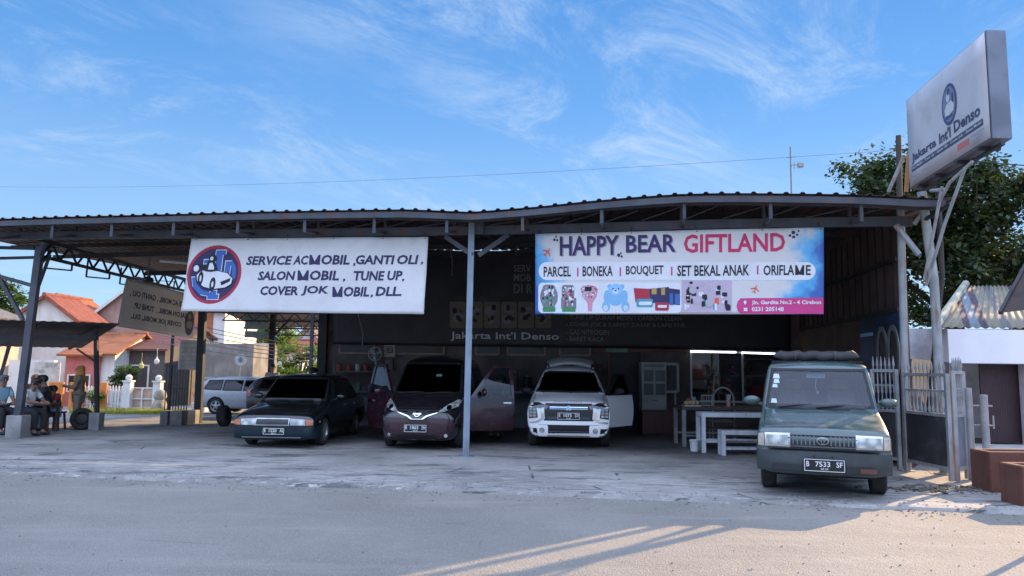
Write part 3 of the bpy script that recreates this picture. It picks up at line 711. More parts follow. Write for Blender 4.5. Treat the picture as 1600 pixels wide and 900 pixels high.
BR_ = thing('banner', 'printed gift shop banner with bear picture, pink address strip and blue washed sides', 'banner', onfront(1060, 360, .12))
SR = Sheet(front4(((836.5, 365.5), (1287, 355), (1287, 491), (836, 491)), .13), 1500, 440, .024, 9.)
SR.base('cloth', bannermat(), BR_)
iR = inv(SR, ((55, 85), (1558, 48), (1558, 503), (54, 503)))
def lr(*a, **k): return line(SR, iR, *a, parent=BR_, **k)
A = lambda n, P, m, o=.007: SR.art(n, poly2d(*[[iR(x, y) for x, y in p] for p in P]), m, BR_, o)
lr('HAPPY', 198, 102, 520, 197, LAV, bold=.02, off=.007); lr('HAPPY', 192, 98, 514, 194, PUR, bold=.02, off=.011)
lr('BEAR', 558, 95, 820, 181, LAV, bold=.02, off=.007); lr('BEAR', 553, 91, 815, 178, PUR, bold=.02, off=.011)
lr('GIFTLAND', 858, 88, 1370, 176, GFT, bold=.022, off=.008)
A('name_strip', [rrect(74, 232, 1518, 326, 46)], WHI, .006)
for s, x0, x1, dy in (('PARCEL', 102, 254, 4), ('BONEKA', 318, 482, 2), ('BOUQUET', 553, 752, 0), ('SET BEKAL ANAK', 824, 1192, -2), ('ORIFLAME', 1263, 1494, -4)):
    lr(s, x0, 252 + dy, x1, 304 + dy, BLK, bold=.02, off=.011)
A('name_divider', [rect(x - 3, 258 + d, x + 5, 304 + d) for x, d in ((291, 4), (522, 2), (794, -2), (1233, -8))], MAG, .011)
A('picture_strip', [rrect(72, 340, 845, 497, 24)], WHI, .006)
# hampers
def blobs(name, cx, cy, w, h, mats, n, seed, off=.014):
    rr = random.Random(seed)
    for mt in mats:
        A(name, [[(cx + dx + q * cos(a), cy + dy + q2 * sin(a)) for a in [i * pi / 3 + .3 for i in range(6)]] for dx, dy, q, q2 in [(rr.uniform(-w, w) * .8, rr.uniform(-h, h) * .85, rr.uniform(.08, .2) * w, rr.uniform(.06, .14) * h * 1.4) for _ in range(n)]], mt, off); off += .0012
A('hamper_picture', [circ(132, 412, 50, 62, 18), rrect(95, 350, 168, 470, 20)], GREY, .010); A('hamper_picture', [rrect(98, 465, 168, 490, 6)], GRN, .012)
blobs('hamper_goods', 132, 410, 42, 55, (GRN, PNK, TEAL, BLK, WHI), 9, 3)
A('hamper_picture', [rrect(204, 352, 272, 470, 14), rect(200, 420, 284, 474)], GREY, .010); A('hamper_picture', [rrect(206, 468, 280, 490, 4)], GRN, .012)
blobs('hamper_goods', 240, 412, 36, 55, (BLK, PNK, PALEG, RED, WHI), 9, 4)
A('bouquet_picture', [[(306, 372), (318, 358), (350, 352), (388, 358), (402, 376), (396, 410), (372, 446), (370, 488), (348, 488), (346, 446), (320, 412)]], PNK, .010); blobs('bouquet_flowers', 354, 390, 46, 36, (WHI, MAG, PALEG), 14, 6); A('bouquet_card', [rect(332, 362, 368, 384)], BLK, .018)
# pale blue toy bear
A('bear_picture', [circ(498, 412, 46, 48, 24), circ(446, 462, 22, 28, 18), circ(550, 462, 22, 28, 18), circ(452, 412, 18, 34, 16), circ(546, 412, 18, 34, 16), circ(466, 360, 13, 13, 14), circ(532, 360, 13, 13, 14)], SKYI, .010)
A('bear_picture', [circ(498, 376, 38, 31, 24)], flat('bear_blue_ink', (.27, .53, .78)), .0125); A('bear_picture', [circ(498, 386, 17, 13, 16)], flat('muzzle_ink', (.55, .70, .82)), .015); A('bear_picture', [circ(484, 372, 4, 4, 8), circ(513, 372, 4, 4, 8), circ(498, 381, 6, 4, 8)], BLK, .018)
A('bear_picture', [circ(444, 472, 13, 16, 14), circ(552, 472, 13, 16, 14)], flat('muzzle_ink', (.55, .70, .82)), .0125)
# lunch sets
A('lunch_set_picture', [[(594, 368), (686, 372), (690, 434), (604, 440)]], RED, .010); A('lunch_set_picture', [[(676, 372), (780, 362), (782, 440), (684, 446)], [(756, 366), (838, 376), (838, 456), (760, 450)]], INK, .011)
A('lunch_set_picture', [rrect(610, 424, 696, 466, 8)], TEAL, .013); A('lunch_set_picture', [rrect(708, 442, 780, 484, 8)], RED, .014); A('lunch_set_picture', [rect(784, 396, 802, 456), rect(812, 398, 836, 452)], BLU, .014); A('lunch_set_picture', [rect(690, 368, 716, 400), rect(740, 366, 760, 404)], YEL, .013); A('lunch_set_picture', [rrect(622, 438, 690, 456, 6), rrect(722, 456, 770, 470, 5)], WHI, .016)
# cosmetics
A('cosmetics_picture', [rect(848, 328, 1104, 494)], flat('lilac_ink', (.52, .42, .52)), .009)
rr = random.Random(11)
for mt, nn in ((BLK, 22), (WHI, 9), (PALEG, 8), (TEAL, 2), (ORG, 2)):
    A('cosmetics_item', [rrect(x, y, x + w_, y + h_, 4, 2) for x, y, w_, h_ in [(rr.uniform(852, 1075), rr.uniform(332, 455), rr.uniform(8, 26), rr.uniform(10, 38)) for _ in range(nn)]], mt, .012 + .001 * nn / 4)
A('cosmetics_item', [circ(990, 444, 20, 24, 16), circ(905, 380, 20, 18, 14)], PALEG, .0195)
def plane(cx, cy, s, rot): return [[(cx + (x * cos(rot) - y * sin(rot)) * s, cy + (x * sin(rot) + y * cos(rot)) * s) for x, y in p] for p in ([(-22, -3), (18, -3), (26, 0), (18, 3), (-22, 3)], [(0, -2), (-10, -24), (-4, -24), (10, -2)], [(0, 2), (-10, 24), (-4, 24), (10, 2)], [(-18, -2), (-26, -11), (-21, -11), (-12, -2)], [(-18, 2), (-26, 11), (-21, 11), (-12, 2)])]
A('plane_picture', plane(122, 180, 1.1, -.9), ORG, .009); A('plane_picture', plane(1222, 372, .9, -1.2), ORG, .009)
A('dots', [circ(x, y, q, q, 10) for x, y, q in ((172, 100, 5), (162, 116, 7), (178, 118, 6), (514, 196, 9), (530, 203, 6), (526, 186, 5), (1410, 76, 10), (1394, 92, 7), (1412, 100, 8), (1428, 88, 6), (1436, 68, 5))], INK, .009)
A('address_strip', [[(1150, 420), (1557, 418), (1557, 501), (1150, 501), (1134, 485), (1128, 460), (1134, 436)]], MAG, .009)
lr('Jln. Gardita No.2 - 4 Cirebon', 1204, 432, 1545, 457, WHI, bold=.03, off=.013); lr('0231 205148', 1204, 466, 1363, 488, WHI, bold=.03, off=.013)
A('address_symbol', [circ(1171, 440, 8, 8, 12), [(1164, 443), (1178, 443), (1171, 456)], rrect(1162, 470, 1184, 476, 3), [(1166, 476), (1180, 476), (1184, 487), (1162, 487)]], WHI, .013)
ropes(SR, BR_, (.01, .17, .35, .58, .8, .99), .10)

# ---- the same left hand banner design seen from behind on the left side truss
BB = thing('banner', 'worn beige banner seen from behind, its painted letters showing through mirrored', 'banner', (-10.66, 22.5, 3.3))
def side(px, py, X): d = ray(px, py); return CAM + d * (X / d.x)
SB = Sheet([side(px, py, -10.62) for px, py in ((198, 434), (307, 462), (302, 529), (182, 510))], 1000, 600, .02, 4.)
SB.base('cloth', vinyl('old_beige_vinyl', (.84, .76, .66), (.62, .54, .45)), BB, 30, 14)
def mir(s, x0, y0, x1, y1):
    vs, fs = text2d(s, .03, .1); vs = [(-x, y) for x, y in vs]; SB.art('lettering', fit((vs, fs), x0, x1, y0, y1), flat('faded_navy_ink', (.10, .085, .13)), BB)
mir('SERVICE AC MOBIL , GANTI OLI ,', 70, 130, 960, 215); mir('SALON MOBIL ,  TUNE UP,', 130, 275, 860, 360); mir('COVER JOK MOBIL, DLL.', 120, 410, 790, 495)
SB.art('emblem_disc', poly2d(circ(915, 400, 75, 170, 30)), flat('faded_navy_ink', (.10, .085, .13)), BB, .007); SB.art('emblem_car', poly2d([(860, 400), (900, 360), (960, 390), (968, 440), (930, 480), (870, 460)], circ(905, 310, 26, 40, 12)), flat('old_beige_ink', (.36, .31, .27)), BB, .011)
# small white board below it
b = MB(); q = [side(px, py, -10.45) for px, py in ((281, 531), (311, 532), (309, 578), (278, 577))]; b.prism(q, (.03, 0, 0)); o = b.build('notice_board', M('pale_board', (.52, .55, .58), .6), None)
prop(o, 'small pale notice board with ruled lines hanging from the post under the mirrored banner', 'board')
b = MB(); b2 = V(q[1]) - V(q[0]); b3 = V(q[3]) - V(q[0])
for i in range(6): a0 = V(q[0]) + b3 * (.12 + .15 * i) + V((.034, 0, 0)); b.bar(a0 + b2 * .05, a0 + b2 * .95, .012, .008)
b.build('ruled_line', GREY, o, local=True)

# ---- big black banner on the rear wall
BK = thing('banner', 'wide black sagging banner with white workshop name hanging along the rear wall', 'banner', onb(0.5, 3.0, .2))
def onrear(px, py, off=.12):
    d = ray(px, py); t_ = (20.9 - off) / (d.y + .06 * d.x); return CAM + d * t_
SK = Sheet([onrear(px, py, .16) for px, py in ((520, 392), (1236, 392), (1236, 548), (520, 538))], 716, 156, .05, 6.)
SK.base('cloth', M('black_tarpaulin', (.022, .020, .026), .5, var=.3, scale=2, bump=.35, bscale=3.5), BK, 90, 24)
iK = inv(SK, ((520, 392), (1236, 392), (1236, 548), (520, 538)))
KW = flat('faded_white_ink', (.60, .59, .61)); KD = flat('dim_ink', (.22, .21, .22)); KG = flat('dim_ochre_ink', (.17, .135, .10))
for s, x0, y0, x1, y1, mt in (("Jakarta Int'l Denso", 709, 518, 880, 535, KW), ('- TUNE UP GURAH MESIN / CARBON CLEAN', 891, 493, 1070, 502, KD), ('- COVER JOK & KARPET DASAR & LAPIS STIR', 891, 504, 1076, 514, KD), ('- GAS NITROGEN', 891, 515, 958, 524, KD), ('- BARET KACA', 891, 526, 950, 534, KD), ('DI R', 809, 444, 838, 459, KD), ('MOB', 809, 428, 836, 440, KD), ('SERV', 809, 414, 836, 425, KD)):
    line(SK, iK, s, x0, y0, x1, y1, mt, BK, .012, 0., .012)
K = lambda n, P, m, o=.012: SK.art(n, poly2d(*[[iK(x, y) for x, y in p] for p in P]), m, BK, o)
K('photo_frame', [rrect(708 + 27 * i, 472, 733 + 27 * i, 513, 3) for i in range(6)], KG, .010)
rr = random.Random(5); K('photo_detail', [circ(720 + 27 * i + rr.uniform(-4, 4), 490 + rr.uniform(-8, 12), rr.uniform(3, 9), rr.uniform(3, 8), 9) for i in range(6) for _ in range(3)], KD, .016)
K('photo_detail', [circ(720 + 27 * i + rr.uniform(-5, 5), 488 + rr.uniform(-10, 14), rr.uniform(2, 5), rr.uniform(2, 5), 8) for i in range(6) for _ in range(4)], BLK, .020)

# ---- box sign on the corner, standing out from the front
SG = thing('sign_board', 'tall pale box sign with round emblem standing on rusty struts above the roof corner', 'sign', (7.0, 12.2, 0))
tl_, bl_ = at(1422, 158, 13.05), at(1422, 296, 13.05); tr2, br2 = at(1548, 46, 10.5), at(1548, 216, 10.5)
zb_, zt_ = (bl_.z + br2.z) / 2, (tl_.z + tr2.z) / 2
c0 = V((bl_.x, 13.05, zb_)); c1 = V((br2.x + .03, 10.5, zb_)); H_ = V((0, 0, zt_ - zb_)); TH = V((.30, .012, 0))
HA = V((0, 0, tl_.z - bl_.z)); HB = V((0, 0, tr2.z - br2.z)); c0.z = bl_.z; c1.z = br2.z
b = MB(); b.add([c0, c1, c1 + TH, c0 + TH, c0 + HA, c1 + HB, c1 + HB + TH, c0 + HA + TH], [(0, 3, 2, 1), (4, 5, 6, 7), (0, 1, 5, 4), (1, 2, 6, 5), (2, 3, 7, 6), (3, 0, 4, 7)]); b.build('box', M('weathered_sheet_metal', (.15, .17, .215), .5, .2, .2, 2, .1, 40, (.16, .13, .11), .6, 1.6, True), SG, bevel=.012)
SS = Sheet([c0 + HA * .985 + (c1 - c0) * .012, c1 + HB * .985 - (c1 - c0) * .012, c1 + HB * .015 - (c1 - c0) * .012, c0 + HA * .015 + (c1 - c0) * .012], 260, 160, 0.)
off_ = SS.n * .012
for k in ('TL', 'TR', 'BR', 'BL'): setattr(SS, k, getattr(SS, k) + off_)
SS.base('face', M('sign_acrylic', (.50, .485, .50), .4, var=.06, scale=1.5, bump=0, stain=(.33, .31, .30), samt=.5, sscale=1.4), SG, 8, 5)
SS.art('emblem_disc', poly2d(circ(150, 66, 24, 34, 30)), flat('faded_blue_ink', (.06, .075, .17)), SG, .006, 40); SS.art('emblem_disc', poly2d(circ(150, 66, 20, 29, 30)), flat('faded_steel_ink', (.17, .21, .31)), SG, .009, 40)
SS.art('emblem_car', poly2d([(136, 72), (142, 64), (158, 62), (166, 70), (164, 80), (150, 84), (138, 82)], circ(148, 54, 6, 8, 10)), flat('sign_pale_ink', (.55, .55, .58)), SG, .012, 40)
SS.art('emblem_letter', poly2d(rect(147, 40, 153, 50), rect(160, 52, 164, 66), rect(138, 84, 160, 88)), flat('faded_blue_ink', (.06, .075, .17)), SG, .015, 40)
for s, x0, x1, y0, y1 in (('Jakarta', 12, 102, 103, 122), ("Int'l", 112, 150, 101, 120), ('Denso', 160, 238, 99, 118)): SS.art('lettering', fit(text2d(s, .035), x0, x1, y0, y1), flat('faded_navy_sign_ink', (.06, .065, .12)), SG, .006, 60)
SS.art('service_strip', poly2d(rect(10, 125, 244, 135)), flat('faded_navy_sign_ink', (.06, .065, .12)), SG, .006, 60)
SS.art('lettering', fit(text2d('AC Mobil - Tune Up - Ganti Oli - Cover Jok - Salon Mobil', .02), 14, 240, 127, 133), flat('sign_pale_ink', (.55, .55, .58)), SG, .010, 60)
SS.art('service_strip', poly2d(rect(168, 140, 202, 150)), flat('faded_red_ink', (.50, .14, .12)), SG, .006, 60); SS.art('service_strip', poly2d(rect(210, 139, 244, 142), rect(210, 145, 240, 148), rect(12, 142, 30, 144), rect(12, 148, 26, 150), rect(44, 141, 62, 144), rect(44, 147, 58, 149)), flat('faded_grey_ink', (.30, .33, .42)), SG, .006, 60)
# its struts: pipes rising from the sign pole in a V, and bars below the box
ps = gp(1450, 748); zc0 = 0
pbase = V((7.12, 12.35, 0)); 
b = MB(); b.tube([pbase, V((7.1, 12.35, 3.2)), at(1440, 300, 12.35)], .075, 12); b.lathe([(.16, 0), (.16, .02), (.09, .03)], pbase, 12); b.build('post', PSTEEL, SG, smooth=True)
def pipe(pts, r, name='strut', mat=PSTEEL): b = MB(); b.tube(pts, r, 8); b.build(name, mat, SG, smooth=True)
v0 = at(1444, 438, 12.2)
pipe([v0, at(1462, 345, 11.9), at(1472, 292, 11.6)], .026); pipe([v0 + V((.03, 0, -.08)), at(1476, 350, 11.6), at(1508, 262, 11.0)], .026); pipe([at(1466, 318, 11.7), at(1484, 285, 11.3), at(1520, 252, 10.9)], .024); pipe([at(1455, 298, 12.1), at(1478, 296, 11.5)], .03)
pipe([at(1400, 352, 12.5), at(1436, 398, 12.3)], .05); pipe([at(1428, 350, 12.5), at(1452, 320, 12.3)], .04); pipe([at(1443, 345, 12.35), at(1485, 318, 11.8)], .035, mat=DSTEEL)
b = MB()
for t_ in (.12, .35, .62, .86): q = c0.lerp(c1, t_); b.bar(q - V((.02, 0, .03)), q + TH + V((.02, 0, -.03)), .05, .05)
b.bar(c0 + TH * .5 - V((0, 0, .07)), c1 + TH * .5 - V((0, 0, .07)), .06, .05); b.build('bearer', DSTEEL, SG)
pipe([at(1388, 300, 13.6), at(1412, 245, 13.4)], .035); pipe([at(1416, 300, 13.3), at(1420, 240, 13.2)], .04, mat=M('rusty_orange_steel', (.38, .19, .07), .7))
b = MB(); b.tube([gp(1480, 720) + V((0, .8, 0)), at(1472, 430, 12.9), at(1466, 300, 12.9)], .045, 8); o = b.build('service_pole', M('dark_pole', (.05, .05, .055), .6), None, smooth=True); prop(o, 'thin dark pole rising behind the gate beside the sign struts', 'pole')
b = MB(); p_ = V((7.95, 15.2, 0)); b.tube([p_, at(1404, 212, 15.2)], .055, 10); o = b.build('utility_pole', M('dark_timber_pole', (.06, .045, .04), .8), None, smooth=True); prop(o, 'dark timber utility pole standing behind the left end of the box sign', 'pole')
# ================================================================== vehicles
GL_DARK = glassm('dark_car_glass', (.05, .055, .06), .03, .9); GL_CLEAR = glassm('clear_car_glass', (.68, .74, .80), .03, 1.3)
def lensm():
    m, t, n, l, b = newmat('headlight_lens'); v = nd(t, 'ShaderNodeTexCoord').outputs['Object']      # ribbed glass over a reflector bowl
    w_ = nd(t, 'ShaderNodeTexWave', Scale=14., wave_type='BANDS', bands_direction='X'); l.new(v, w_.inputs['Vector'])
    vo = nd(t, 'ShaderNodeTexVoronoi', Scale=7.); l.new(v, vo.inputs['Vector'])
    l.new(mixc(t, ramp(t, vo.outputs['Distance'], .1, .6), (.78, .79, .74), (.34, .35, .34)), b.inputs['Base Color']); b.inputs['Metallic'].default_value = .25; b.inputs['Roughness'].default_value = .22; b.inputs['Coat Weight'].default_value = 1
    tbump(t, b, w_.outputs['Fac'], .5, .01); return m
LENS = lensm(); LENSY = M('amber_lens', (.50, .14, .05), .2, 0, .2, 10, 0, coat=1.); LENSR = M('red_lens', (.45, .02, .02), .2, 0, .2, 10, 0, coat=1.)
SEAT = M('seat_cloth', (.17, .15, .14), .9, 0, .2, 6, .2); PLATE = flat('number_plate_black', (.012, .012, .014), .4); PLW = flat('number_plate_white', (.70, .70, .70), .5)
def inpoly(p, poly):
    sgn = 0
    for (x0, y0), (x1, y1) in zip(poly, poly[1:] + poly[:1]):
        c = (x1 - x0) * (p[1] - y0) - (y1 - y0) * (p[0] - x0)
        if abs(c) < 1e-9: continue
        if sgn == 0: sgn = 1 if c > 0 else -1
        elif (c > 0) != (sgn > 0): return False
    return True
def grow(poly, d):
    """offset a convex outline by d"""
    a = sum(x0 * y1 - x1 * y0 for (x0, y0), (x1, y1) in zip(poly, poly[1:] + poly[:1])); s = 1 if a > 0 else -1
    n = len(poly); r = []
    for i in range(n):
        p0, p1, p2 = V(poly[i - 1]), V(poly[i]), V(poly[(i + 1) % n])
        e1 = (p1 - p0).normalized(); e2 = (p2 - p1).normalized(); n1 = V((e1.y, -e1.x)) * s; n2 = V((e2.y, -e2.x)) * s
        m = (n1 + n2).normalized(); q = p1 + m * d / max(.35, m.dot(n1)); r.append((q.x, q.y))
    return r
def ringpoly(outer, inner): n = len(outer); return outer + inner, [(i, (i + 1) % n, n + (i + 1) % n, n + i) for i in range(n)]
class Car:
    def __init__(s, name, label, loc, yaw, rings, paintm, group=None, cat='car', sh=.06):
        s.root = thing(name, label, cat, loc, -yaw, group); s.L = rings[-1][0]; s.pm = paintm
        # rings: (y, bottom, mid z, belt z, top z, w low, w mid, w belt, w top, crown)
        bm = bmesh.new(); RR = []; fr = (-1, -.5, 0, .5, 1)
        for (y, zb, zm, zl, zt, wl, wm, wb, wt, cr) in rings:
            half = [(wl * .92, zb), (wl, zb + .10), (wm, zm), (wb, zl), (wt, zt - sh), (wt - sh, zt)]
            RR.append((y, half, cr))
        def vert(y, x, z): return bm.verts.new((x, y, z))
        G = []
        for y, half, cr in RR:
            right = [vert(y, x, z) for x, z in half]; left = [vert(y, -x, z) for x, z in half]
            wt = half[5][0]; wl = half[0][0]
            top = [vert(y, f * wt, half[5][1] + cr * (1 - f * f)) for f in (.5, 0, -.5)]; bot = [vert(y, f * wl, half[0][1]) for f in (-.5, 0, .5)]
            G.append(right + top + left[::-1] + bot)      # closed loop of 18
        n = 18
        for a, c in zip(G, G[1:]):
            for i in range(n): bm.faces.new((a[i], a[(i + 1) % n], c[(i + 1) % n], c[i]))
        for k, sg in ((0, -1), (len(G) - 1, 1)):        # nose and tail caps with a bulge in plan
            g = G[k]; y, half, cr = RR[k]; bul = .05 * sg
            rows = []
            for i in range(6):
                r_, l_ = g[i], g[14 - i]
                if i == 0: mid = [g[17], g[16], g[15]]
                elif i == 5: mid = [g[6], g[7], g[8]]
                else: mid = [bm.verts.new((r_.co.x * f, y + bul * (1 - f * f) * 1.3, r_.co.z)) for f in (.5, 0, -.5)]
                rows.append([r_] + mid + [l_])
            for a, c in zip(rows, rows[1:]):
                for i in range(4): bm.faces.new((a[i], a[i + 1], c[i + 1], c[i]))
        bmesh.ops.recalc_face_normals(bm, faces=bm.faces)
        me = bpy.data.meshes.new('body'); bm.to_mesh(me); bm.free(); o = bpy.data.objects.new('tmp', me); COL.objects.link(o)
        md = o.modifiers.new('s', 'SUBSURF'); md.levels = 2; bpy.context.view_layer.update()
        ev = bpy.data.meshes.new_from_object(o.evaluated_get(bpy.context.evaluated_depsgraph_get())); bpy.data.objects.remove(o); bpy.data.meshes.remove(me)
        s.bm = bmesh.new(); s.bm.from_mesh(ev); bpy.data.meshes.remove(ev)
        s.bvh = BVHTree.FromBMesh(s.bm); s.body = None
    AX = {'F': (V((0, 1, 0)), lambda a, c: V((a, -4, c))), 'B': (V((0, -1, 0)), lambda a, c: V((a, 12, c))), 'R': (V((1, 0, 0)), lambda a, c: V((-5, a, c))), 'L': (V((-1, 0, 0)), lambda a, c: V((5, a, c))), 'T': (V((0, 0, -1)), lambda a, c: V((a, c, 6)))}
    PJ = {'F': lambda p: (p.x, p.z), 'B': lambda p: (p.x, p.z), 'R': lambda p: (p.y, p.z), 'L': lambda p: (p.y, p.z), 'T': lambda p: (p.x, p.y)}
    def hit(s, ax, a, c):
        d, o = s.AX[ax]; h = s.bvh.ray_cast(o(a, c), d)[0]
        if h is None: h = s.bvh.find_nearest(o(a, c) + d * (3.2 if ax in 'LR' else 4.0))[0]
        return h
    def cut(s, ax, poly):
        d, _ = s.AX[ax]; pj = s.PJ[ax]; bm = s.bm
        x0, x1 = min(p[0] for p in poly) - .25, max(p[0] for p in poly) + .25; z0, z1 = min(p[1] for p in poly) - .25, max(p[1] for p in poly) + .25
        def sel():
            r = []
            for f in bm.faces:
                if f.normal.dot(d) < -.05:
                    a, c = pj(f.calc_center_median())
                    if x0 < a < x1 and z0 < c < z1: r.append(f)
            return r
        for p, q in zip(poly, poly[1:] + poly[:1]):
            co = s.AX[ax][1](*p); e = s.AX[ax][1](*q) - co; fs = sel(); g = list({v for f in fs for v in f.verts}) + list({e_ for f in fs for e_ in f.edges}) + fs
            bmesh.ops.bisect_plane(bm, geom=g, plane_co=co, plane_no=e.cross(d).normalized(), dist=1e-5); bm.normal_update()
        bmesh.ops.delete(bm, geom=[f for f in sel() if inpoly(pj(f.calc_center_median()), poly)], context='FACES')
    def finish(s, arches=()):
        for y, z, r in arches:
            for ax in 'RL': s.cut(ax, [(y + r * cos(a), z + r * sin(a)) for a in [2 * pi * i / 14 for i in range(14)]])
        s.body = link('body', s.bm, s.pm, s.root, smooth=True, local=True)
        md = s.body.modifiers.new('thickness', 'SOLIDIFY'); md.thickness = .012; md.offset = -1
        b = MB(); b.box((0, s.L / 2, .42), (1.28, s.L - .5, .34)); b.box((0, s.L / 2, .5), (1.5, s.L * .40, .36)); b.build('underbody', BLACK, s.root, local=True, bevel=.02)
    def panel(s, ax, name, poly, mat, lift=.006, depth=.015, step=.09, parent=None, xf=None, smooth=True, label=None):
        d, og = s.AX[ax]
        vs, fs = poly if isinstance(poly, tuple) else poly2d(*(poly if isinstance(poly[0], list) else [poly]))
        bm = bmesh.new(); bv = [bm.verts.new((x, y, 0)) for x, y in vs]
        for f in fs: bm.faces.new([bv[i] for i in f])
        for k_, nrm in ((0, V((1, 0, 0))), (1, V((0, 1, 0)))):
            a = min(v[k_] for v in vs); c = max(v[k_] for v in vs); k = floor(a / step) + 1
            while k * step < c - 1e-4:
                bmesh.ops.bisect_plane(bm, geom=bm.verts[:] + bm.edges[:] + bm.faces[:], plane_co=nrm * k * step, plane_no=nrm); k += 1
        H = {}
        for v in bm.verts: H[v.index if False else v] = s.hit(ax, v.co.x, v.co.y)
        for v, h in H.items(): v.co = h + d * depth
        r = bmesh.ops.extrude_face_region(bm, geom=bm.faces[:])
        for v in r['geom']:
            if isinstance(v, bmesh.types.BMVert): v.co = v.co - d * (depth + lift)
        bmesh.ops.recalc_face_normals(bm, faces=bm.faces)
        if xf is not None: bm.transform(xf)
        return link(name, bm, mat, parent or s.root, smooth=smooth, local=True, label=label)
    def wheel(s, x, y, r, w_=.19, spokes=5, rimm=None, rr=.62, parent=None):
        sg = 1 if x > 0 else -1; Mx = Matrix.Translation((x, y, r)) @ Matrix.Rotation(pi / 2 * sg, 4, 'Y')
        b = MB(); b.lathe([(r * .6, -w_ / 2), (r * .9, -w_ / 2), (r * .985, -w_ * .4), (r, -w_ * .25), (r, w_ * .25), (r * .985, w_ * .4), (r * .9, w_ / 2), (r * rr + .01, w_ / 2 - .005), (r * rr, w_ * .3), (.02, w_ * .2)], n=28, M=Mx)
        t = b.build('wheel', RUBBER, s.root, smooth=True, local=True)
        b = MB(); z = w_ / 2 - .02
        b.lathe([(r * rr, z - .03), (r * rr + .012, z + .012), (r * rr - .015, z + .01), (r * rr - .04, z - .035)], n=28, M=Mx); b.lathe([(.055, z - .05), (.05, z + .0), (.0, z + .008)], n=12, M=Mx)
        for k in range(spokes):
            a = 2 * pi * k / spokes; e = Mx @ Matrix.Rotation(a, 4, 'Z'); b.add([e @ V(p) for p in ((.03, -.035, z), (r * rr - .01, -.028, z - .01), (r * rr - .01, .028, z - .01), (.03, .035, z), (.03, -.035, z - .03), (r * rr - .01, -.028, z - .04), (r * rr - .01, .028, z - .04), (.03, .035, z - .03))], [(0, 1, 2, 3), (7, 6, 5, 4), (0, 4, 5, 1), (1, 5, 6, 2), (2, 6, 7, 3), (3, 7, 4, 0)])
        b.build('rim', rimm or ALLOY, t, local=True, smooth=True)
    def plate(s, x, z, text, sub, w_=.46, h=.155, y=None):
        yy = (s.hit('F', x, z).y if y is None else y) - .02
        b = MB(); b.box((x, yy, z), (w_, .02, h)); p = b.build('number_plate', PLATE, s.root, local=True, bevel=.004)
        b = MB(); t = .008
        for (cx, cz, a, c) in ((x, z + h / 2 - .012, w_ - .02, t), (x, z - h / 2 + .012, w_ - .02, t), (x - w_ / 2 + .012, z, t, h - .032), (x + w_ / 2 - .012, z, t, h - .032)): b.box((cx, yy - .012, cz), (a, .003, c))
        b.build('plate_border', PLW, p, local=True)
        def tx(st, x0, x1, z0, z1):
            vs, fs = fit(text2d(st, .02), x0, x1, -z1, -z0); b = MB(); b.add([(x + a, yy - .0125, z - c) for a, c in vs], fs); return b.build('lettering', PLW, p, local=True)
        A, N_, C = text.split(); k = w_ / .46
        tx(A, -.20 * k, -.165 * k, -.018, .05); tx(N_, -.10 * k, .065 * k, -.018, .05); tx(C, .13 * k, .20 * k, -.018, .05); tx(sub, -.045, .045, -.055, -.032)
    def mirror(s, x, y, z, mat, w_=.20, h=.13, parent=None, xf=None):
        sg = 1 if x > 0 else -1; b = MB()
        b.ell((x + sg * w_ * .45, y, z + .03), (w_ * .52, .055, h * .5), 14, 8); b.bar((x - sg * .05, y + .02, z - .03), (x + sg * .06, y + .01, z + .0), .04, .04)
        if xf is not None: b.v = [tuple(xf @ V(p)) for p in b.v]
        return b.build('side_mirror', mat, parent or s.root, smooth=True, local=True)
    def interior(s, y, z, seatm=None, wdt=.62, rhd=True):
        seatm = seatm or SEAT; b = MB(); b.box((0, y - .35, z - .06), (wdt * 2, .34, .18)); b.build('dashboard', M('dashboard_grey', (.06, .06, .065), .7), s.root, local=True, bevel=.04)
        for sx in (-1, 1):
            b = MB(); b.box((sx * .36, y + .45, z - .42), (.48, .5, .16)); b.prism([(sx * .36 - .24, y + .62, z - .38), (sx * .36 + .24, y + .62, z - .38), (sx * .36 + .20, y + .80, z + .18), (sx * .36 - .20, y + .80, z + .18)], (0, .12, .03)); b.box((sx * .36, y + .88, z + .30), (.26, .1, .17))
            b.build('seat', seatm, s.root, local=True, bevel=.03)
        b = MB(); cx = -.36 if rhd else .36; cc = V((cx, y - .05, z + .03)); b.tube([cc + Matrix.Rotation(radians(-28), 3, 'X') @ V((.18 * cos(a), 0, .18 * sin(a))) for a in [2 * pi * i / 16 for i in range(17)]], .014, 6); b.bar(cc + V((-.17, 0, 0)), cc + V((.17, 0, 0)), .03, .02); b.bar(cc, cc + V((0, -.2, -.1)), .04)
        b.build('steering_wheel', BLACK, s.root, local=True)
    def wipers(s, pts):
        for (x0, z0, x1, z1) in pts:
            b = MB(); a = s.hit('F', x0, z0); c = s.hit('F', x1, z1); m = s.hit('F', (x0 + x1) / 2, (z0 + z1) / 2); b.tube([a + V((0, -.05, .0)), m + V((0, -.055, .01)), c + V((0, -.05, 0))], .016, 6); b.build('wiper', BLACK, s.root, local=True)
    def window(s, ax, name, poly, glass, seal=.035, frame=None):
        s.cut(ax, poly); s._w = getattr(s, '_w', []); s._w.append((ax, name, poly, glass, seal))
    def glaze(s):
        for ax, name, poly, glass, seal in s._w:
            g = s.panel(ax, name, grow(poly, .012), glass, .004, -.0005, .12)
            s.panel(ax, 'window_seal', ringpoly(grow(poly, .022), grow(poly, -seal)), BLACK, .008, .004, .12, parent=g)
    def emblem_text(s, ax, name, poly, mat, lift=.02, parent=None): return s.panel(ax, name, poly, mat, lift, .01, .3, parent=parent, smooth=False)
def mirx(p): return [(-x, y) for x, y in p][::-1]

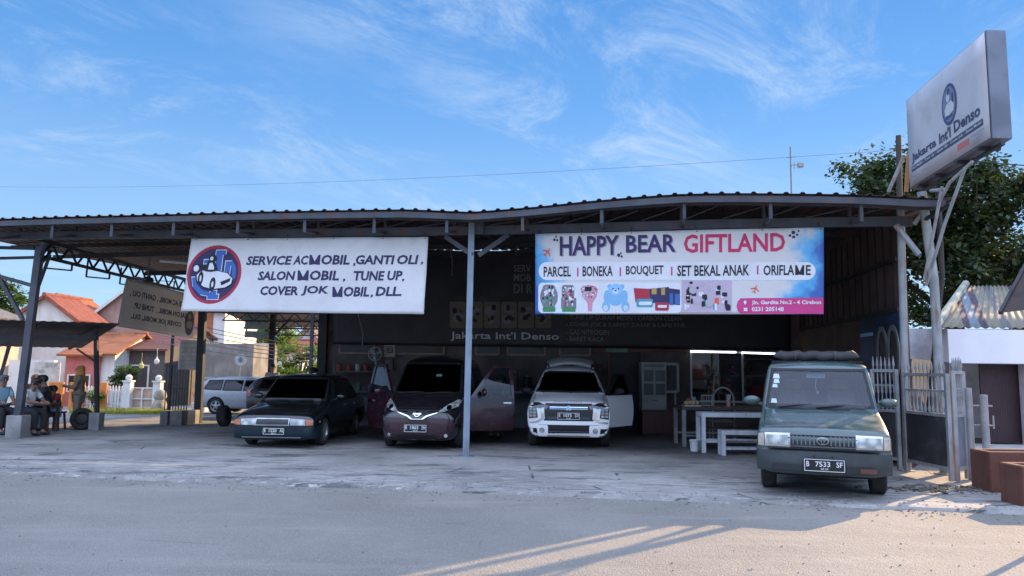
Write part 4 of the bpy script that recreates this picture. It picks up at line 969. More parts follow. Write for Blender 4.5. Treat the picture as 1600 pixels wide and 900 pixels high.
# ---------------------------------------------------------------- dark green van, right (plate B 7533 SF)
GRNP = paint('dark_teal_green_paint', (.040, .088, .088), .28, .25)
q = gp(1288, 780)
kj = Car('van', 'boxy dark green older van with a dark bundle on its roof, parked nearest the road', (q.x, q.y, 0), radians(21), [
    (.00, .34, .55, .74, .82, .74, .78, .78, .76, .015), (.03, .30, .55, .78, .875, .79, .82, .82, .80, .02), (.12, .29, .55, .80, .905, .80, .825, .82, .80, .02), (.45, .27, .56, .84, .975, .80, .825, .82, .805, .025), (.95, .27, .58, .92, 1.06, .80, .825, .82, .80, .03),
    (1.16, .27, .6, .96, 1.10, .80, .825, .81, .79, .04), (1.30, .27, .6, .98, 1.27, .80, .825, .815, .775, .03), (1.60, .27, .6, 1.0, 1.66, .80, .825, .815, .735, .03), (1.70, .27, .6, 1.0, 1.745, .80, .825, .815, .72, .035), (1.85, .27, .6, 1.0, 1.77, .80, .825, .815, .715, .04), (2.3, .27, .6, 1.0, 1.785, .80, .825, .815, .71, .04),
    (3.4, .27, .6, 1.0, 1.785, .80, .825, .815, .71, .04), (4.2, .27, .6, 1.0, 1.74, .80, .82, .80, .67, .04), (4.33, .32, .6, 1.0, 1.66, .78, .80, .78, .64, .03), (4.40, .36, .6, .95, 1.35, .74, .77, .76, .66, .01)], GRNP, sh=.035)
wsk = [(-.72, 1.15), (.72, 1.15), (.645, 1.675), (-.645, 1.675)]
kj.window('F', 'windscreen', wsk, GL_CLEAR, .02)
for ax in 'LR':
    kj.window(ax, 'side_window', [(1.52, 1.08), (2.28, 1.06), (2.28, 1.60), (1.80, 1.60)], GL_DARK, .02); kj.window(ax, 'side_window', [(2.40, 1.06), (3.2, 1.06), (3.2, 1.60), (2.40, 1.60)], GL_DARK, .02); kj.window(ax, 'side_window', [(3.32, 1.06), (4.0, 1.06), (3.95, 1.58), (3.32, 1.60)], GL_DARK, .02)
kj.finish(((.80, .30, .37), (3.35, .30, .37))); kj.glaze(); kj.interior(1.6, 1.15, M('pale_seat', (.42, .35, .30), .9))
for sx in (-1, 1):
    kj.wheel(sx * .70, .80, .315, .20); kj.wheel(sx * .70, 3.35, .315, .20)
def pf(c, n, P, m, l=.012, d=.03, **k): return c.panel('F', n, P, m, l, d, **k)
for s_ in (1, -1):
    f = (lambda p: p) if s_ == 1 else mirx
    hl = pf(kj, 'headlight_frame', f([(.395, .655), (.715, .655), (.715, .83), (.395, .835)]), CHROME if False else M('chrome_dull', (.5, .5, .5), .3, 1), .010); pf(kj, 'headlight', f([(.42, .68), (.695, .68), (.695, .805), (.42, .81)]), LENS, .022, parent=hl, label=None)
    pf(kj, 'indicator', f([(.725, .655), (.80, .66), (.80, .815), (.725, .825)]), M('clear_amber_lens', (.48, .38, .30), .2, 0, .2, 10, 0, coat=1.), .012)
gr = pf(kj, 'grille', rect(-.385, .675, .385, .822), M('grille_black', (.02, .02, .022), .5), .006)
for i in range(15): x = -.36 + i * .0514; pf(kj, 'grille_bar', rect(x - .009, .69, x + .009, .81), M('grille_grey', (.10, .11, .12), .4), .028, .01, parent=gr) if abs(x) > .07 else None
pf(kj, 'grille_surround', ringpoly(rect(-.40, .665, .40, .832), rect(-.385, .68, .385, .818)), M('grille_grey', (.10, .11, .12)), .03, .01, parent=gr)
cen = (0, .75)
pf(kj, 'emblem', (lambda o_, i_: ringpoly(o_, i_))(circ(0, .75, .075, .052, 20), circ(0, .75, .062, .041, 20)), M('dull_metal', (.22, .23, .24), .35, .8), .04, .01, parent=gr); pf(kj, 'emblem', ringpoly(circ(0, .75, .024, .042, 14), circ(0, .75, .014, .034, 14)), M('dull_metal', (.22, .23, .24)), .04, .01, parent=gr); pf(kj, 'emblem', ringpoly(circ(0, .768, .05, .016, 14), circ(0, .768, .042, .009, 14)), M('dull_metal', (.22, .23, .24)), .041, .01, parent=gr)
BUMP = M('faded_grey_bumper', (.045, .055, .06), .5, 0, .25, 3, .1, 40, (.10, .10, .10), .5)
b = MB()
def bumper(pts, z0, z1, th, yb): # swept front bar, pts: x list for half plan (x, y)
    full = [(-x, y) for x, y in pts[::-1] if x > 0] + pts; b = MB()
    prof = [(0, z0 + .03), (-th * .7, z0), (-th, z0 + .04), (-th, (z0 + z1) / 2), (-th * .94, z1 - .03), (-th * .6, z1), (0, z1)]
    n = len(prof); vs = [(x, y + o_, z) for x, y in full for o_, z in prof]; fs = [(i * n + j, i * n + j + 1, (i + 1) * n + j + 1, (i + 1) * n + j) for i in range(len(full) - 1) for j in range(n - 1)]
    fs += [tuple(range(n)), tuple((len(full) - 1) * n + j for j in range(n - 1, -1, -1))]; return b.add(vs, fs)
bumper([(0, .0), (.3, .005), (.6, .02), (.74, .05), (.815, .12), (.835, .3), (.835, .43)], .34, .64, .11, 0).build('bumper', BUMP, kj.root, smooth=True, local=True)
b = MB(); b.box((0, -.085, .645), (1.36, .06, .012)); b.build('bumper_step', BLACK, kj.root, local=True)
b = MB(); b.box((-.02, -.112, .40), (1.2, .008, .075)); b.build('bumper_slot', M('slot_dark', (.018, .02, .022), .6), kj.root, local=True)
b = MB(); b.box((.53, -.117, .395), (.19, .008, .06)); b.build('fog_light', M('dull_amber', (.12, .055, .045), .4), kj.root, local=True)
kj.plate(.01, .445, 'B 7533 SF', '05.24', .50, .17, -.11)
b = MB()
for x in (-.11, .11): b.box((x, -.125, .545), (.02, .012, .04))
b.build('plate_bracket', BLACK, kj.root, local=True)
kj.wipers(((-.10, 1.165, -.55, 1.125), (.52, 1.165, -.04, 1.13)))
b = MB(); kj.mirror(-.84, 1.55, 1.17, GRNP, .25, .14); kj.mirror(.84, 1.55, 1.17, GRNP, .25, .14)
pf(kj, 'hood_vent', rect(-.7, 1.10, .40, 1.118), BLACK, .004, .01)
for x, z, w_, h in ((-.585, 1.575, .10, .07), (-.583, 1.50, .09, .06), (-.605, 1.43, .08, .05), (-.62, 1.21, .09, .06)):
    pf(kj, 'windscreen_sticker', [(x - w_ / 2, z - h / 2), (x + w_ / 2, z - h / 2), (x + w_ * .35, z + h / 2), (x - w_ * .35, z + h / 2)], flat('sticker_pale', (.5, .58, .60)), .007, .004)
h_ = kj.hit('F', -.02, 1.6); b = MB(); b.box((-.02, h_.y + .16, 1.585), (.27, .03, .07)); b.tube([(-.01, h_.y + .14, 1.56), (-.03, h_.y + .1, 1.42), (.0, h_.y + .1, 1.34)], .006, 5); b.ell((0, h_.y + .1, 1.33), (.018, .018, .025), 8, 5); b.build('rear_view_mirror', M('pale_trinket', (.5, .5, .46), .5), kj.root, local=True)
# roof rack, and the bundle that lies on it
b = MB()
for y in (1.95, 2.9, 3.9): b.bar((-.66, y, 1.80), (.66, y, 1.80), .03); 
for sx in (-.60, .60): b.bar((sx, 1.9, 1.80), (sx, 4.0, 1.80), .025); [b.bar((sx, y, 1.72), (sx, y, 1.80), .03) for y in (1.95, 2.9, 3.9)]
b.build('roof_rack', BLACK, kj.root, local=True)
bt = thing('rolled_tarpaulin', 'dark grey rolled tarpaulin bundle lying across the roof rack of the dark green van', 'tarpaulin', kj.root.matrix_basis @ V((0, 2.0, 1.815)), -radians(21))
b = MB(); pts = [(-.62 + 1.24 * i / 14, .0 + .015 * sin(i * 1.3), .075 + .012 * sin(i * 2.1)) for i in range(15)]; b.tube(pts, [.02] + [.068 + .006 * sin(i * 1.9) for i in range(13)] + [.02], 14); b.tube([(x, y + .16, z + .01) for x, y, z in pts], [.03] + [.075 + .006 * sin(i * 2.7) for i in range(13)] + [.03], 14)
b.build('roll', M('dark_tarpaulin', (.035, .035, .038), .7, 0, .3, 5, .4, 18), bt, smooth=True, local=True)
b = MB()
for x in (-.3, .28): b.lathe([(.080, -.012), (.083, 0), (.080, .012)], M=Matrix.Translation((x, .0, .075)) @ Matrix.Rotation(pi / 2, 4, 'Y'))
b.build('strap', M('dark_strap', (.06, .055, .05)), bt, local=True)

# ---------------------------------------------------------------- white minivan with open door and raised tailgate (E 1075 DI)
WP = paint('white_paint', (.88, .89, .90), .22, .01)
q = gp(889, 704)
xp = Car('minivan', 'white minivan with large square front lamps, its door and tailgate standing open', (q.x, q.y + .12, 0), radians(5), [
    (.00, .28, .55, .82, .93, .78, .835, .83, .77, .015), (.05, .24, .55, .85, .965, .80, .87, .86, .80, .02), (.45, .22, .56, .92, 1.03, .82, .87, .86, .78, .04), (.85, .22, .6, 1.0, 1.08, .82, .87, .86, .78, .05),
    (1.05, .22, .6, 1.02, 1.14, .82, .875, .855, .77, .05), (1.25, .22, .6, 1.03, 1.29, .82, .875, .855, .72, .04), (1.70, .22, .6, 1.05, 1.57, .82, .875, .855, .64, .04), (1.98, .22, .6, 1.06, 1.645, .82, .875, .85, .62, .05), (2.6, .22, .6, 1.06, 1.68, .82, .875, .85, .61, .05),
    (3.5, .22, .6, 1.06, 1.66, .82, .875, .85, .61, .05), (4.2, .26, .6, 1.06, 1.60, .81, .86, .83, .61, .04), (4.42, .3, .6, 1.04, 1.48, .78, .83, .80, .60, .02), (4.5, .34, .6, 1.0, 1.3, .74, .80, .78, .62, .01)], WP)
xp.window('F', 'windscreen', [(-.71, 1.155), (.71, 1.155), (.575, 1.575), (-.575, 1.575)], GL_DARK, .02)
for ax in 'LR':
    if ax == 'R': xp.window(ax, 'side_window', [(1.6, 1.10), (2.3, 1.10), (2.3, 1.52), (1.95, 1.52)], GL_DARK, .02)
    xp.window(ax, 'side_window', [(2.42, 1.10), (3.2, 1.10), (3.15, 1.52), (2.42, 1.52)], GL_DARK, .02)
xp.cut('L', [(1.28, .36), (2.30, .36), (2.32, 1.08), (1.32, 1.10)]); xp.cut('L', [(1.55, 1.09), (2.32, 1.08), (2.3, 1.53), (1.95, 1.53)])
xp.finish(((.82, .31, .37), (3.6, .31, .37))); xp.glaze(); xp.interior(1.7, 1.12)
for sx in (-1, 1): xp.wheel(sx * .76, .82, .32, .20); xp.wheel(sx * .76, 3.6, .32, .20)
for s_ in (1, -1):
    f = (lambda p: p) if s_ == 1 else mirx
    pf(xp, 'daytime_light', f([(.40, .885), (.46, .81), (.84, .885), (.855, .945), (.62, .955)]), M('dark_lamp', (.02, .022, .026), .25, coat=1.), .028)
    h = pf(xp, 'headlight_frame', f([(.485, .62), (.83, .60), (.85, .72), (.84, .87), (.56, .87), (.50, .80)]), WP, .020)
    pf(xp, 'headlight', f([(.63, .645), (.82, .625), (.825, .85), (.66, .85)]), M('dark_lamp', (.04, .045, .05)), .030, parent=h)
    for r_ in range(3):
        for c2 in range(2): x0 = .665 + c2 * .08; z0 = .66 + r_ * .064; pf(xp, 'lamp_cell', f(rect(x0, z0, x0 + .064, z0 + .048)), LENS, .034, parent=h)
    pf(xp, 'chrome_trim', f([(.50, .63), (.56, .60), (.62, .56), (.80, .545), (.81, .565), (.63, .59), (.565, .64), (.57, .84), (.50, .86)]), CHROME, .032)
    pf(xp, 'bumper_corner', f([(.60, .235), (.86, .235), (.88, .43), (.655, .43)]), BLACK, .022)
    fg = pf(xp, 'fog_light_surround', f(rrect(.42, .27, .64, .50, .04)), WP, .03, .04); pf(xp, 'fog_light', f(circ(.545, .395, .055, .055, 18)), LENS, .04, parent=fg)
g = pf(xp, 'grille', [(-.50, .585), (.50, .585), (.51, .70), (.48, .94), (-.48, .94), (-.51, .70)], M('grille_black', (.02, .02, .022)), .010)
for z in (.83, .865): pf(xp, 'chrome_bar', rect(-.39, z - .010, .39, z + .010), M('blue_chrome', (.40, .50, .62), .2, .9), .025, parent=g)
d_ = .062
for a in (pi / 2, pi / 2 + 2 * pi / 3, pi / 2 + 4 * pi / 3):
    c2 = (d_ * cos(a), .845 + d_ * sin(a)); t2 = (cos(a), sin(a)); n2 = (-sin(a), cos(a))
    pf(xp, 'emblem', [(0, .845), (c2[0] * .5 * 1.05 + n2[0] * .036, .845 + d_ * .52 * t2[1] + n2[1] * .036), (1.05 * d_ * t2[0] * 1.05, .845 + 1.1 * d_ * t2[1]), (c2[0] * .5 * 1.05 - n2[0] * .036, .845 + d_ * .52 * t2[1] - n2[1] * .036)], M('blue_chrome', (.40, .50, .62)), .045, parent=g)
for z in (.63, .66): pf(xp, 'grille_slat', rect(-.44, z - .006, .44, z + .006), M('grille_grey', (.10, .11, .12)), .016, parent=g)
pf(xp, 'bumper_bar', [(-.62, .51), (.62, .51), (.50, .585), (-.50, .585)], WP, .03, .04)
pf(xp, 'lower_intake', rect(-.43, .232, .43, .50), BLACK, .006); pf(xp, 'skid_bar', rect(-.41, .36, .41, .375), M('grille_grey', (.1, .11, .12)), .02)
[xp.panel(ax, 'arch_cladding', ringpoly([(.82 + dy + .47 * cos(a), .31 + .47 * sin(a)) for a in [pi * i / 12 for i in range(13)]] + [(.82 + dy - .47, .24), (.82 + dy + .47, .24)], [(.82 + dy + .375 * cos(a), .31 + .375 * sin(a)) for a in [pi * i / 12 for i in range(13)]] + [(.82 + dy - .375, .24), (.82 + dy + .375, .24)]), BLACK, .012, .0) for ax in 'LR' for dy in (0, 2.78)]
xp.plate(.0, .685, 'E 1075 DI', '02.25', .46, .15)
pf(xp, 'hood_lettering', fit(text2d('XPANDER CROSS', .02), -.30, .30, .985, .965) if False else poly2d(*[rect(-.3 + i * .05, .962, -.268 + i * .05, .974) for i in range(6)], *[rect(.04 + i * .05, .962, .072 + i * .05, .974) for i in range(5)]), M('grille_grey', (.1, .11, .12)), .006, .005)
xp.wipers(((-.1, 1.165, -.58, 1.14), (.5, 1.165, 0, 1.14))); xp.mirror(-.86, 1.5, 1.12, BLACK, .24, .16)
for sx in (-.55, .55): b = MB(); b.tube([(sx, 2.0, 1.70), (sx, 2.15, 1.76), (sx, 3.6, 1.75), (sx, 3.8, 1.68)], .02, 8); b.build('roof_rail', BLACK, xp.root, smooth=True, local=True)
b = MB(); b.box((-.12, xp.hit('F', -.1, 1.3).y + .4, 1.2), (.05, .03, .10)); b.build('dashboard_ornament', M('pale_trinket', (.5, .5, .46)), xp.root, local=True)
# open door : hinged at its front edge
def hinge(x, y, ang): return Matrix.Translation((x, y, 0)) @ Matrix.Rotation(ang, 4, 'Z') @ Matrix.Translation((-x, -y, 0))
def door(c, ax, ang, y0, y1, z0, zb, zt, yA, pm, glassm_, mirror_m, win_dx=.05):
    hx = .86 if ax == 'L' else -.86; xf = hinge(hx, y0, -ang)
    low = [(y0, z0), (y1, z0), (y1 + .02, zb), (y0 + .03, zb)]; win = [(y0 + .12, zb + .03), (y1 - .04, zb + .03), (y1 - .06, zt - .05), (yA + .06, zt - .05)]
    outw = [(y0 + .03, zb), (y1 + .02, zb), (y1, zt), (yA, zt)]
    vs, fs = ringpoly(outw, win); n = len(vs); vs = vs + low; fs = fs + [(n, n + 1, n + 2, n + 3)]
    d = c.panel(ax, 'door', poly2d(low), pm, .002, .06, .15, xf=xf); c.panel(ax, 'window_surround', ringpoly(outw, win), BLACK if pm is WP else pm, .002, .06, .15, parent=d, xf=xf)
    c.panel(ax, 'door_window', grow(win, .01), glassm_, -.02, .03, .2, parent=d, xf=xf)
    c.panel(ax, 'door_lining', grow(low, -.04), M('dark_lining', (.03, .03, .034), .8), -.055, .085, .2, parent=d, xf=xf)
    c.panel(ax, 'handle', rect(y1 - .24, zb - .14, y1 - .06, zb - .11), CHROME if pm is not WP else WP, .03, .0, .2, parent=d, xf=xf)
    sg = 1 if ax == 'L' else -1; c.mirror(sg * .87, y0 + .28, zb + .07, mirror_m, .24, .17, parent=d, xf=xf); return d
dd = door(xp, 'L', radians(36), 1.28, 2.32, .36, 1.06, 1.55, 1.95, WP, GL_DARK, BLACK)
# raised tailgate
b = MB(); tg = [(-.60, 4.25, 1.63), (.60, 4.25, 1.63), (.62, 5.15, 1.82), (-.62, 5.15, 1.82)]
def tgp(u, v): a = V(tg[0]).lerp(V(tg[1]), u); c = V(tg[3]).lerp(V(tg[2]), u); p = a.lerp(c, v); p.z += .12 * sin(pi * u) ** .8 + .05 * sin(pi * v); return p
b.grid(tgp, 14, 8); o = b.build('tailgate', WP, xp.root, smooth=True, local=True); md = o.modifiers.new('thickness', 'SOLIDIFY'); md.thickness = .06; md.offset = 1
b = MB(); b.grid(lambda u, v: tgp(.12 + .76 * u, .50 + .42 * v) + V((0, 0, -.075)), 8, 4); o2 = b.build('rear_window', M('dark_pane', (.012, .014, .022)), o, smooth=True, local=True); md = o2.modifiers.new('thickness', 'SOLIDIFY'); md.thickness = .01

# ---------------------------------------------------------------- maroon people carrier with both front doors open (E 1865 DH)
MP = paint('maroon_paint', (.036, .010, .018), .22, .06); MBK = paint('black_paint', (.010, .009, .012), .2, .03)
q = gp(650, 705)
ev = Car('people_carrier', 'dark maroon people carrier with both front doors swung open', (q.x, q.y + .1, 0), radians(6), [
    (.00, .24, .45, .62, .72, .58, .66, .66, .58, .02), (.07, .18, .46, .66, .79, .68, .77, .76, .68, .03), (.35, .18, .5, .76, .92, .76, .84, .83, .72, .05), (.65, .18, .55, .90, 1.03, .79, .845, .835, .74, .06),
    (.85, .18, .55, .95, 1.12, .79, .845, .835, .75, .06), (1.05, .18, .55, .98, 1.30, .79, .845, .835, .71, .06), (1.42, .18, .55, 1.0, 1.66, .79, .845, .835, .70, .05), (1.70, .18, .55, 1.0, 1.83, .79, .845, .835, .675, .05), (2.4, .18, .55, 1.0, 1.88, .79, .845, .835, .63, .05),
    (3.6, .18, .55, 1.0, 1.87, .79, .845, .835, .63, .05), (4.15, .2, .55, 1.0, 1.78, .79, .84, .82, .62, .04), (4.34, .26, .55, 1.0, 1.66, .77, .82, .80, .62, .02), (4.4, .30, .55, .95, 1.4, .72, .78, .76, .64, .01)], MBK)
ev.window('F', 'windscreen', [(-.71, 1.12), (.71, 1.12), (.62, 1.73), (-.62, 1.73)], GL_DARK, .02)
for ax in 'LR':
    ev.cut(ax, [(1.16, .30), (2.14, .30), (2.16, 1.02), (1.20, 1.04)]); ev.cut(ax, [(1.38, 1.03), (2.16, 1.02), (2.14, 1.68), (1.72, 1.68)]); ev.window(ax, 'side_window', [(2.28, 1.05), (3.2, 1.05), (3.2, 1.62), (2.28, 1.64)], GL_DARK, .02); ev.window(ax, 'side_window', [(3.3, 1.05), (3.95, 1.05), (3.9, 1.6), (3.3, 1.62)], GL_DARK, .02)
ev.finish(((.78, .30, .36), (3.5, .30, .36))); ev.glaze(); ev.interior(1.5, 1.10)
for sx in (-1, 1): ev.wheel(sx * .735, .78, .305, .18, 6); ev.wheel(sx * .735, 3.5, .305, .18, 6)
for s_ in (1, -1):
    f = (lambda p: p) if s_ == 1 else mirx
    hh = pf(ev, 'headlight', f([(.385, .745), (.50, .76), (.75, .86), (.79, 1.02), (.70, .985), (.56, .90)]), LENS, .010, .02, step=.06); pf(ev, 'headlight_bulb', f(circ(.60, .85, .05, .045, 14)), CHROME, .022, .01, parent=hh)
    pf(ev, 'fog_light', f(circ(.575, .30, .036, .036, 14)), LENS, .012)
g = pf(ev, 'grille', [(-.13, .60), (.13, .60), (.36, .73), (.42, .80), (-.42, .80), (-.36, .73)], BLACK, .006)
pf(ev, 'chrome_trim', poly2d([(-.42, .745), (-.42, .765), (-.19, .695), (-.20, .67)], [(-.20, .67), (-.19, .695), (-.10, .635), (-.115, .61)], [(-.115, .61), (-.10, .635), (.10, .635), (.115, .61)], [(.115, .61), (.10, .635), (.19, .695), (.20, .67)], [(.20, .67), (.19, .695), (.42, .765), (.42, .745)]), CHROME, .022, parent=g)
pf(ev, 'emblem', ringpoly(circ(0, .725, .068, .058, 20), circ(0, .725, .052, .043, 20)), CHROME, .03, parent=g); pf(ev, 'emblem', rect(-.085, .711, .085, .739), CHROME, .034, parent=g)
pf(ev, 'bumper', [(-.66, .20), (.66, .20), (.76, .36), (.74, .56), (.40, .70), (.13, .585), (-.13, .585), (-.40, .70), (-.74, .56), (-.76, .36)], MP, .010, .03)
pf(ev, 'lower_intake', [(-.42, .215), (.42, .215), (.36, .30), (-.36, .30)], BLACK, .016); pf(ev, 'chrome_lip', poly2d(rect(-.64, .165, -.30, .185), rect(-.28, .163, .28, .183), rect(.30, .165, .64, .185)), M('dull_metal', (.22, .23, .24)), .02)
ev.plate(-.02, .44, 'E 1865 DH', '05.24', .46, .155); ev.wipers(((-.05, 1.13, -.58, 1.10), (.55, 1.13, .02, 1.10)))
dl1 = door(ev, 'L', radians(66), 1.16, 2.16, .30, 1.02, 1.70, 1.72, MP, GL_CLEAR, MP); dl2 = door(ev, 'R', -radians(48), 1.16, 2.16, .30, 1.02, 1.70, 1.72, MP, GL_CLEAR, MP)
pf(ev, 'windscreen_sticker', rect(.12, 1.45, .24, 1.50), flat('sticker_green', (.10, .2, .16)), .007, .004)

# ---------------------------------------------------------------- black saloon, left (E 1220 AG)
SP = paint('black_green_paint', (.005, .008, .010), .22, .03)
q = gp(424, 701)
sdn = Car('saloon_car', 'black older saloon car with slim rectangular headlights, parked nearest the open left side', (q.x, q.y + .05, 0), radians(3), [
    (.00, .20, .38, .52, .605, .74, .80, .80, .76, .01), (.05, .15, .38, .58, .665, .78, .835, .83, .79, .015), (.16, .17, .4, .62, .705, .80, .845, .835, .79, .02), (.5, .14, .42, .70, .77, .80, .845, .835, .78, .025), (.9, .14, .45, .77, .83, .80, .845, .83, .77, .03),
    (1.10, .14, .45, .81, .875, .80, .845, .825, .76, .03), (1.27, .14, .45, .84, 1.02, .80, .845, .82, .71, .03), (1.66, .14, .45, .88, 1.36, .80, .845, .815, .655, .03), (1.82, .14, .45, .88, 1.435, .80, .845, .81, .64, .03), (2.6, .14, .45, .88, 1.455, .80, .845, .81, .63, .035),
    (3.25, .15, .45, .88, 1.42, .80, .845, .81, .62, .03), (3.62, .17, .45, .90, 1.12, .80, .84, .81, .64, .03), (3.78, .17, .45, .88, .965, .80, .84, .81, .72, .03), (4.2, .2, .45, .86, .93, .78, .82, .79, .71, .02), (4.3, .26, .45, .78, .86, .74, .79, .76, .68, .01)], SP)
sdn.window('F', 'windscreen', [(-.68, .92), (.68, .92), (.59, 1.37), (-.59, 1.37)], GL_DARK, .02)
for ax in 'LR': sdn.window(ax, 'side_window', [(1.52, .92), (2.42, .92), (2.42, 1.35), (1.85, 1.35)], GL_DARK, .02); sdn.window(ax, 'side_window', [(2.52, .92), (3.4, .94), (3.2, 1.34), (2.52, 1.35)], GL_DARK, .02)
sdn.finish(((.80, .28, .345), (3.3, .28, .345))); sdn.glaze(); sdn.interior(1.6, .92)
for sx in (-1, 1): sdn.wheel(sx * .735, .80, .285, .18); sdn.wheel(sx * .735, 3.3, .285, .18)
g = pf(sdn, 'grille', rect(-.335, .465, .335, .585), M('grille_black', (.02, .02, .022)), .006)
for z in (.48, .50, .52, .54, .56): pf(sdn, 'grille_slat', rect(-.32, z - .005, .32, z + .005), M('grille_grey', (.10, .11, .12)), .02, parent=g)
pf(sdn, 'grille_surround', ringpoly(rect(-.345, .455, .345, .598), rect(-.327, .472, .327, .581)), M('chrome_dull', (.5, .5, .5)), .022, parent=g)
for s_ in (1, -1):
    f = (lambda p: p) if s_ == 1 else mirx
    pf(sdn, 'headlight', f([(.355, .46), (.655, .46), (.655, .575), (.355, .595)]), LENS, .012); pf(sdn, 'indicator', f([(.665, .46), (.80, .465), (.80, .555), (.665, .572)]), LENSY, .012)
bumper([(0, .02), (.3, .022), (.6, .035), (.74, .07), (.82, .15), (.845, .32), (.845, .45)], .19, .44, .10, 0).build('bumper', M('dark_teal_bumper', (.007, .018, .025), .55, 0, .15, 3, .05, 40, spec=.3), sdn.root, smooth=True, local=True)
b = MB(); b.box((0, -.083, .225), (1.2, .008, .02)); b.build('bumper_strip', M('dull_metal', (.22, .23, .24)), sdn.root, local=True)
sdn.plate(.05, .345, 'E 1220 AG', '06.27', .44, .14, -.075); sdn.mirror(-.83, 1.5, .95, SP, .2, .13); sdn.mirror(.83, 1.5, .95, SP, .2, .13); sdn.wipers(((-.1, .915, -.55, .89), (.45, .915, 0, .89)))
for y_ in (1.5 + .75, 3.05): sdn.panel('L', 'handle', rect(y_, .76, y_ + .16, .785), M('dull_metal', (.22, .23, .24)), .025, .0)
sdn.panel('L', 'side_marker', rect(.33, .50, .38, .53), LENS, .01, .0)

def gaps(c, hood, doors):
    """shut lines: hood: (half width, y0, y1); doors: list of (y, z0, z1)"""
    hw, y0, y1 = hood; c.panel('T', 'panel_gap', poly2d(rect(-hw, y0, -hw + .012, y1), rect(hw - .012, y0, hw, y1), rect(-hw + .012, y0, hw - .012, y0 + .012)), BLACK, .0015, .004, .15)
    for ax in 'LR': c.panel(ax, 'panel_gap', poly2d(*[rect(y, a, y + .011, e) for y, a, e in doors]), BLACK, .0015, .004, .15)
gaps(kj, (.74, .10, 1.08), ((1.28, .4, 1.02), (2.33, .36, 1.05), (3.26, .4, 1.05))); gaps(xp, (.74, .12, 1.0), ((2.36, .36, 1.08), (3.24, .42, 1.08))); gaps(ev, (.70, .12, .8), ((2.2, .3, 1.02), (3.24, .4, 1.02))); gaps(sdn, (.72, .12, 1.05), ((1.38, .3, .86), (2.46, .28, .9), (3.36, .55, .9)))
# ---------------------------------------------------------------- two cars parked by the side street, seen past the saloon
def hatch(name, label, loc, yaw, pm, H, glass):
    k = H / 1.5
    c = Car(name, label, loc, yaw, [
        (.00, .26, .45, .62, .74, .70, .78, .78, .68, .01), (.08, .20, .46, .66, .80, .76, .83, .82, .72, .02), (.6, .2, .5, .80, .90 * k, .8, .85, .84, .74, .03), (1.0, .2, .5, .86 * k, .97 * k, .8, .855, .84, .75, .03), (1.3, .2, .5, .9 * k, 1.12 * k, .8, .855, .84, .69, .03),
        (1.75, .2, .5, .9 * k, 1.40 * k, .8, .855, .83, .62, .03), (2.1, .2, .5, .92 * k, 1.46 * k, .8, .855, .83, .60, .04), (3.2, .2, .5, .92 * k, 1.47 * k, .8, .855, .83, .60, .04), (4.0, .22, .5, .92 * k, 1.42 * k, .8, .85, .82, .60, .03), (4.28, .26, .5, .92 * k, 1.2 * k, .78, .83, .80, .64, .02), (4.4, .3, .5, .86, .98 * k, .74, .79, .77, .68, .01)], pm)
    for ax in 'LR':
        c.window(ax, 'side_window', [(1.62, .96 * k), (2.38, .96 * k), (2.38, 1.34 * k), (1.92, 1.34 * k)], glass, .02); c.window(ax, 'side_window', [(2.48, .96 * k), (3.2, .96 * k), (3.2, 1.34 * k), (2.48, 1.34 * k)], glass, .02); c.window(ax, 'side_window', [(3.3, .97 * k), (3.95, 1.0 * k), (3.85, 1.33 * k), (3.3, 1.34 * k)], glass, .02)
    c.window('B', 'rear_window', [(-.58, 1.0 * k), (.58, 1.0 * k), (.52, 1.33 * k), (-.52, 1.33 * k)], glass, .02); c.window('F', 'windscreen', [(-.66, 1.0 * k), (.66, 1.0 * k), (.55, 1.36 * k), (-.55, 1.36 * k)], glass, .02)
    c.finish(((.82, .30, .36), (3.45, .30, .36))); c.glaze(); c.interior(1.75, .95)
    for sx in (-1, 1): c.wheel(sx * .75, .82, .31, .19); c.wheel(sx * .75, 3.45, .31, .19)
    for s_ in (1, -1):
        f = (lambda p: p) if s_ == 1 else mirx
        c.panel('B', 'tail_light', f([(.62, .72), (.76, .72), (.75, .98), (.62, .96)]), LENSR, .015); c.panel('L' if s_ == 1 else 'R', 'tail_light', [(4.18, .74), (4.34, .74), (4.30, .96), (4.2, .96)], LENSR, .012); pf(c, 'headlight', f([(.45, .64), (.72, .64), (.72, .76), (.45, .74)]), LENS, .012)
    return c
sv = hatch('estate_car', 'silver estate car with a red tail light, parked by the street behind the grey car', (-11.75 + 4.3, 29.0, gz(-9.5, 29)), 0, paint('silver_paint', (.42, .45, .50), .25, .1), 1.42, GL_DARK)
def heading(c, loc, hx, hy): c.root.matrix_basis = Matrix.Translation(V(loc)) @ Matrix.Rotation(atan2(hx, -hy), 4, 'Z')
heading(sv, (-7.6, 28.6, gz(-9.5, 28.6) ), 1, -.12)
su = hatch('hatchback_car', 'dark grey hatchback car half hidden behind the black saloon', (-5, 26, -.15), 0, paint('dark_grey_paint', (.045, .05, .062), .25, .1), 1.5, GL_DARK)
heading(su, (-4.75, 26.2, gz(-7, 26.2)), 1, -.10)
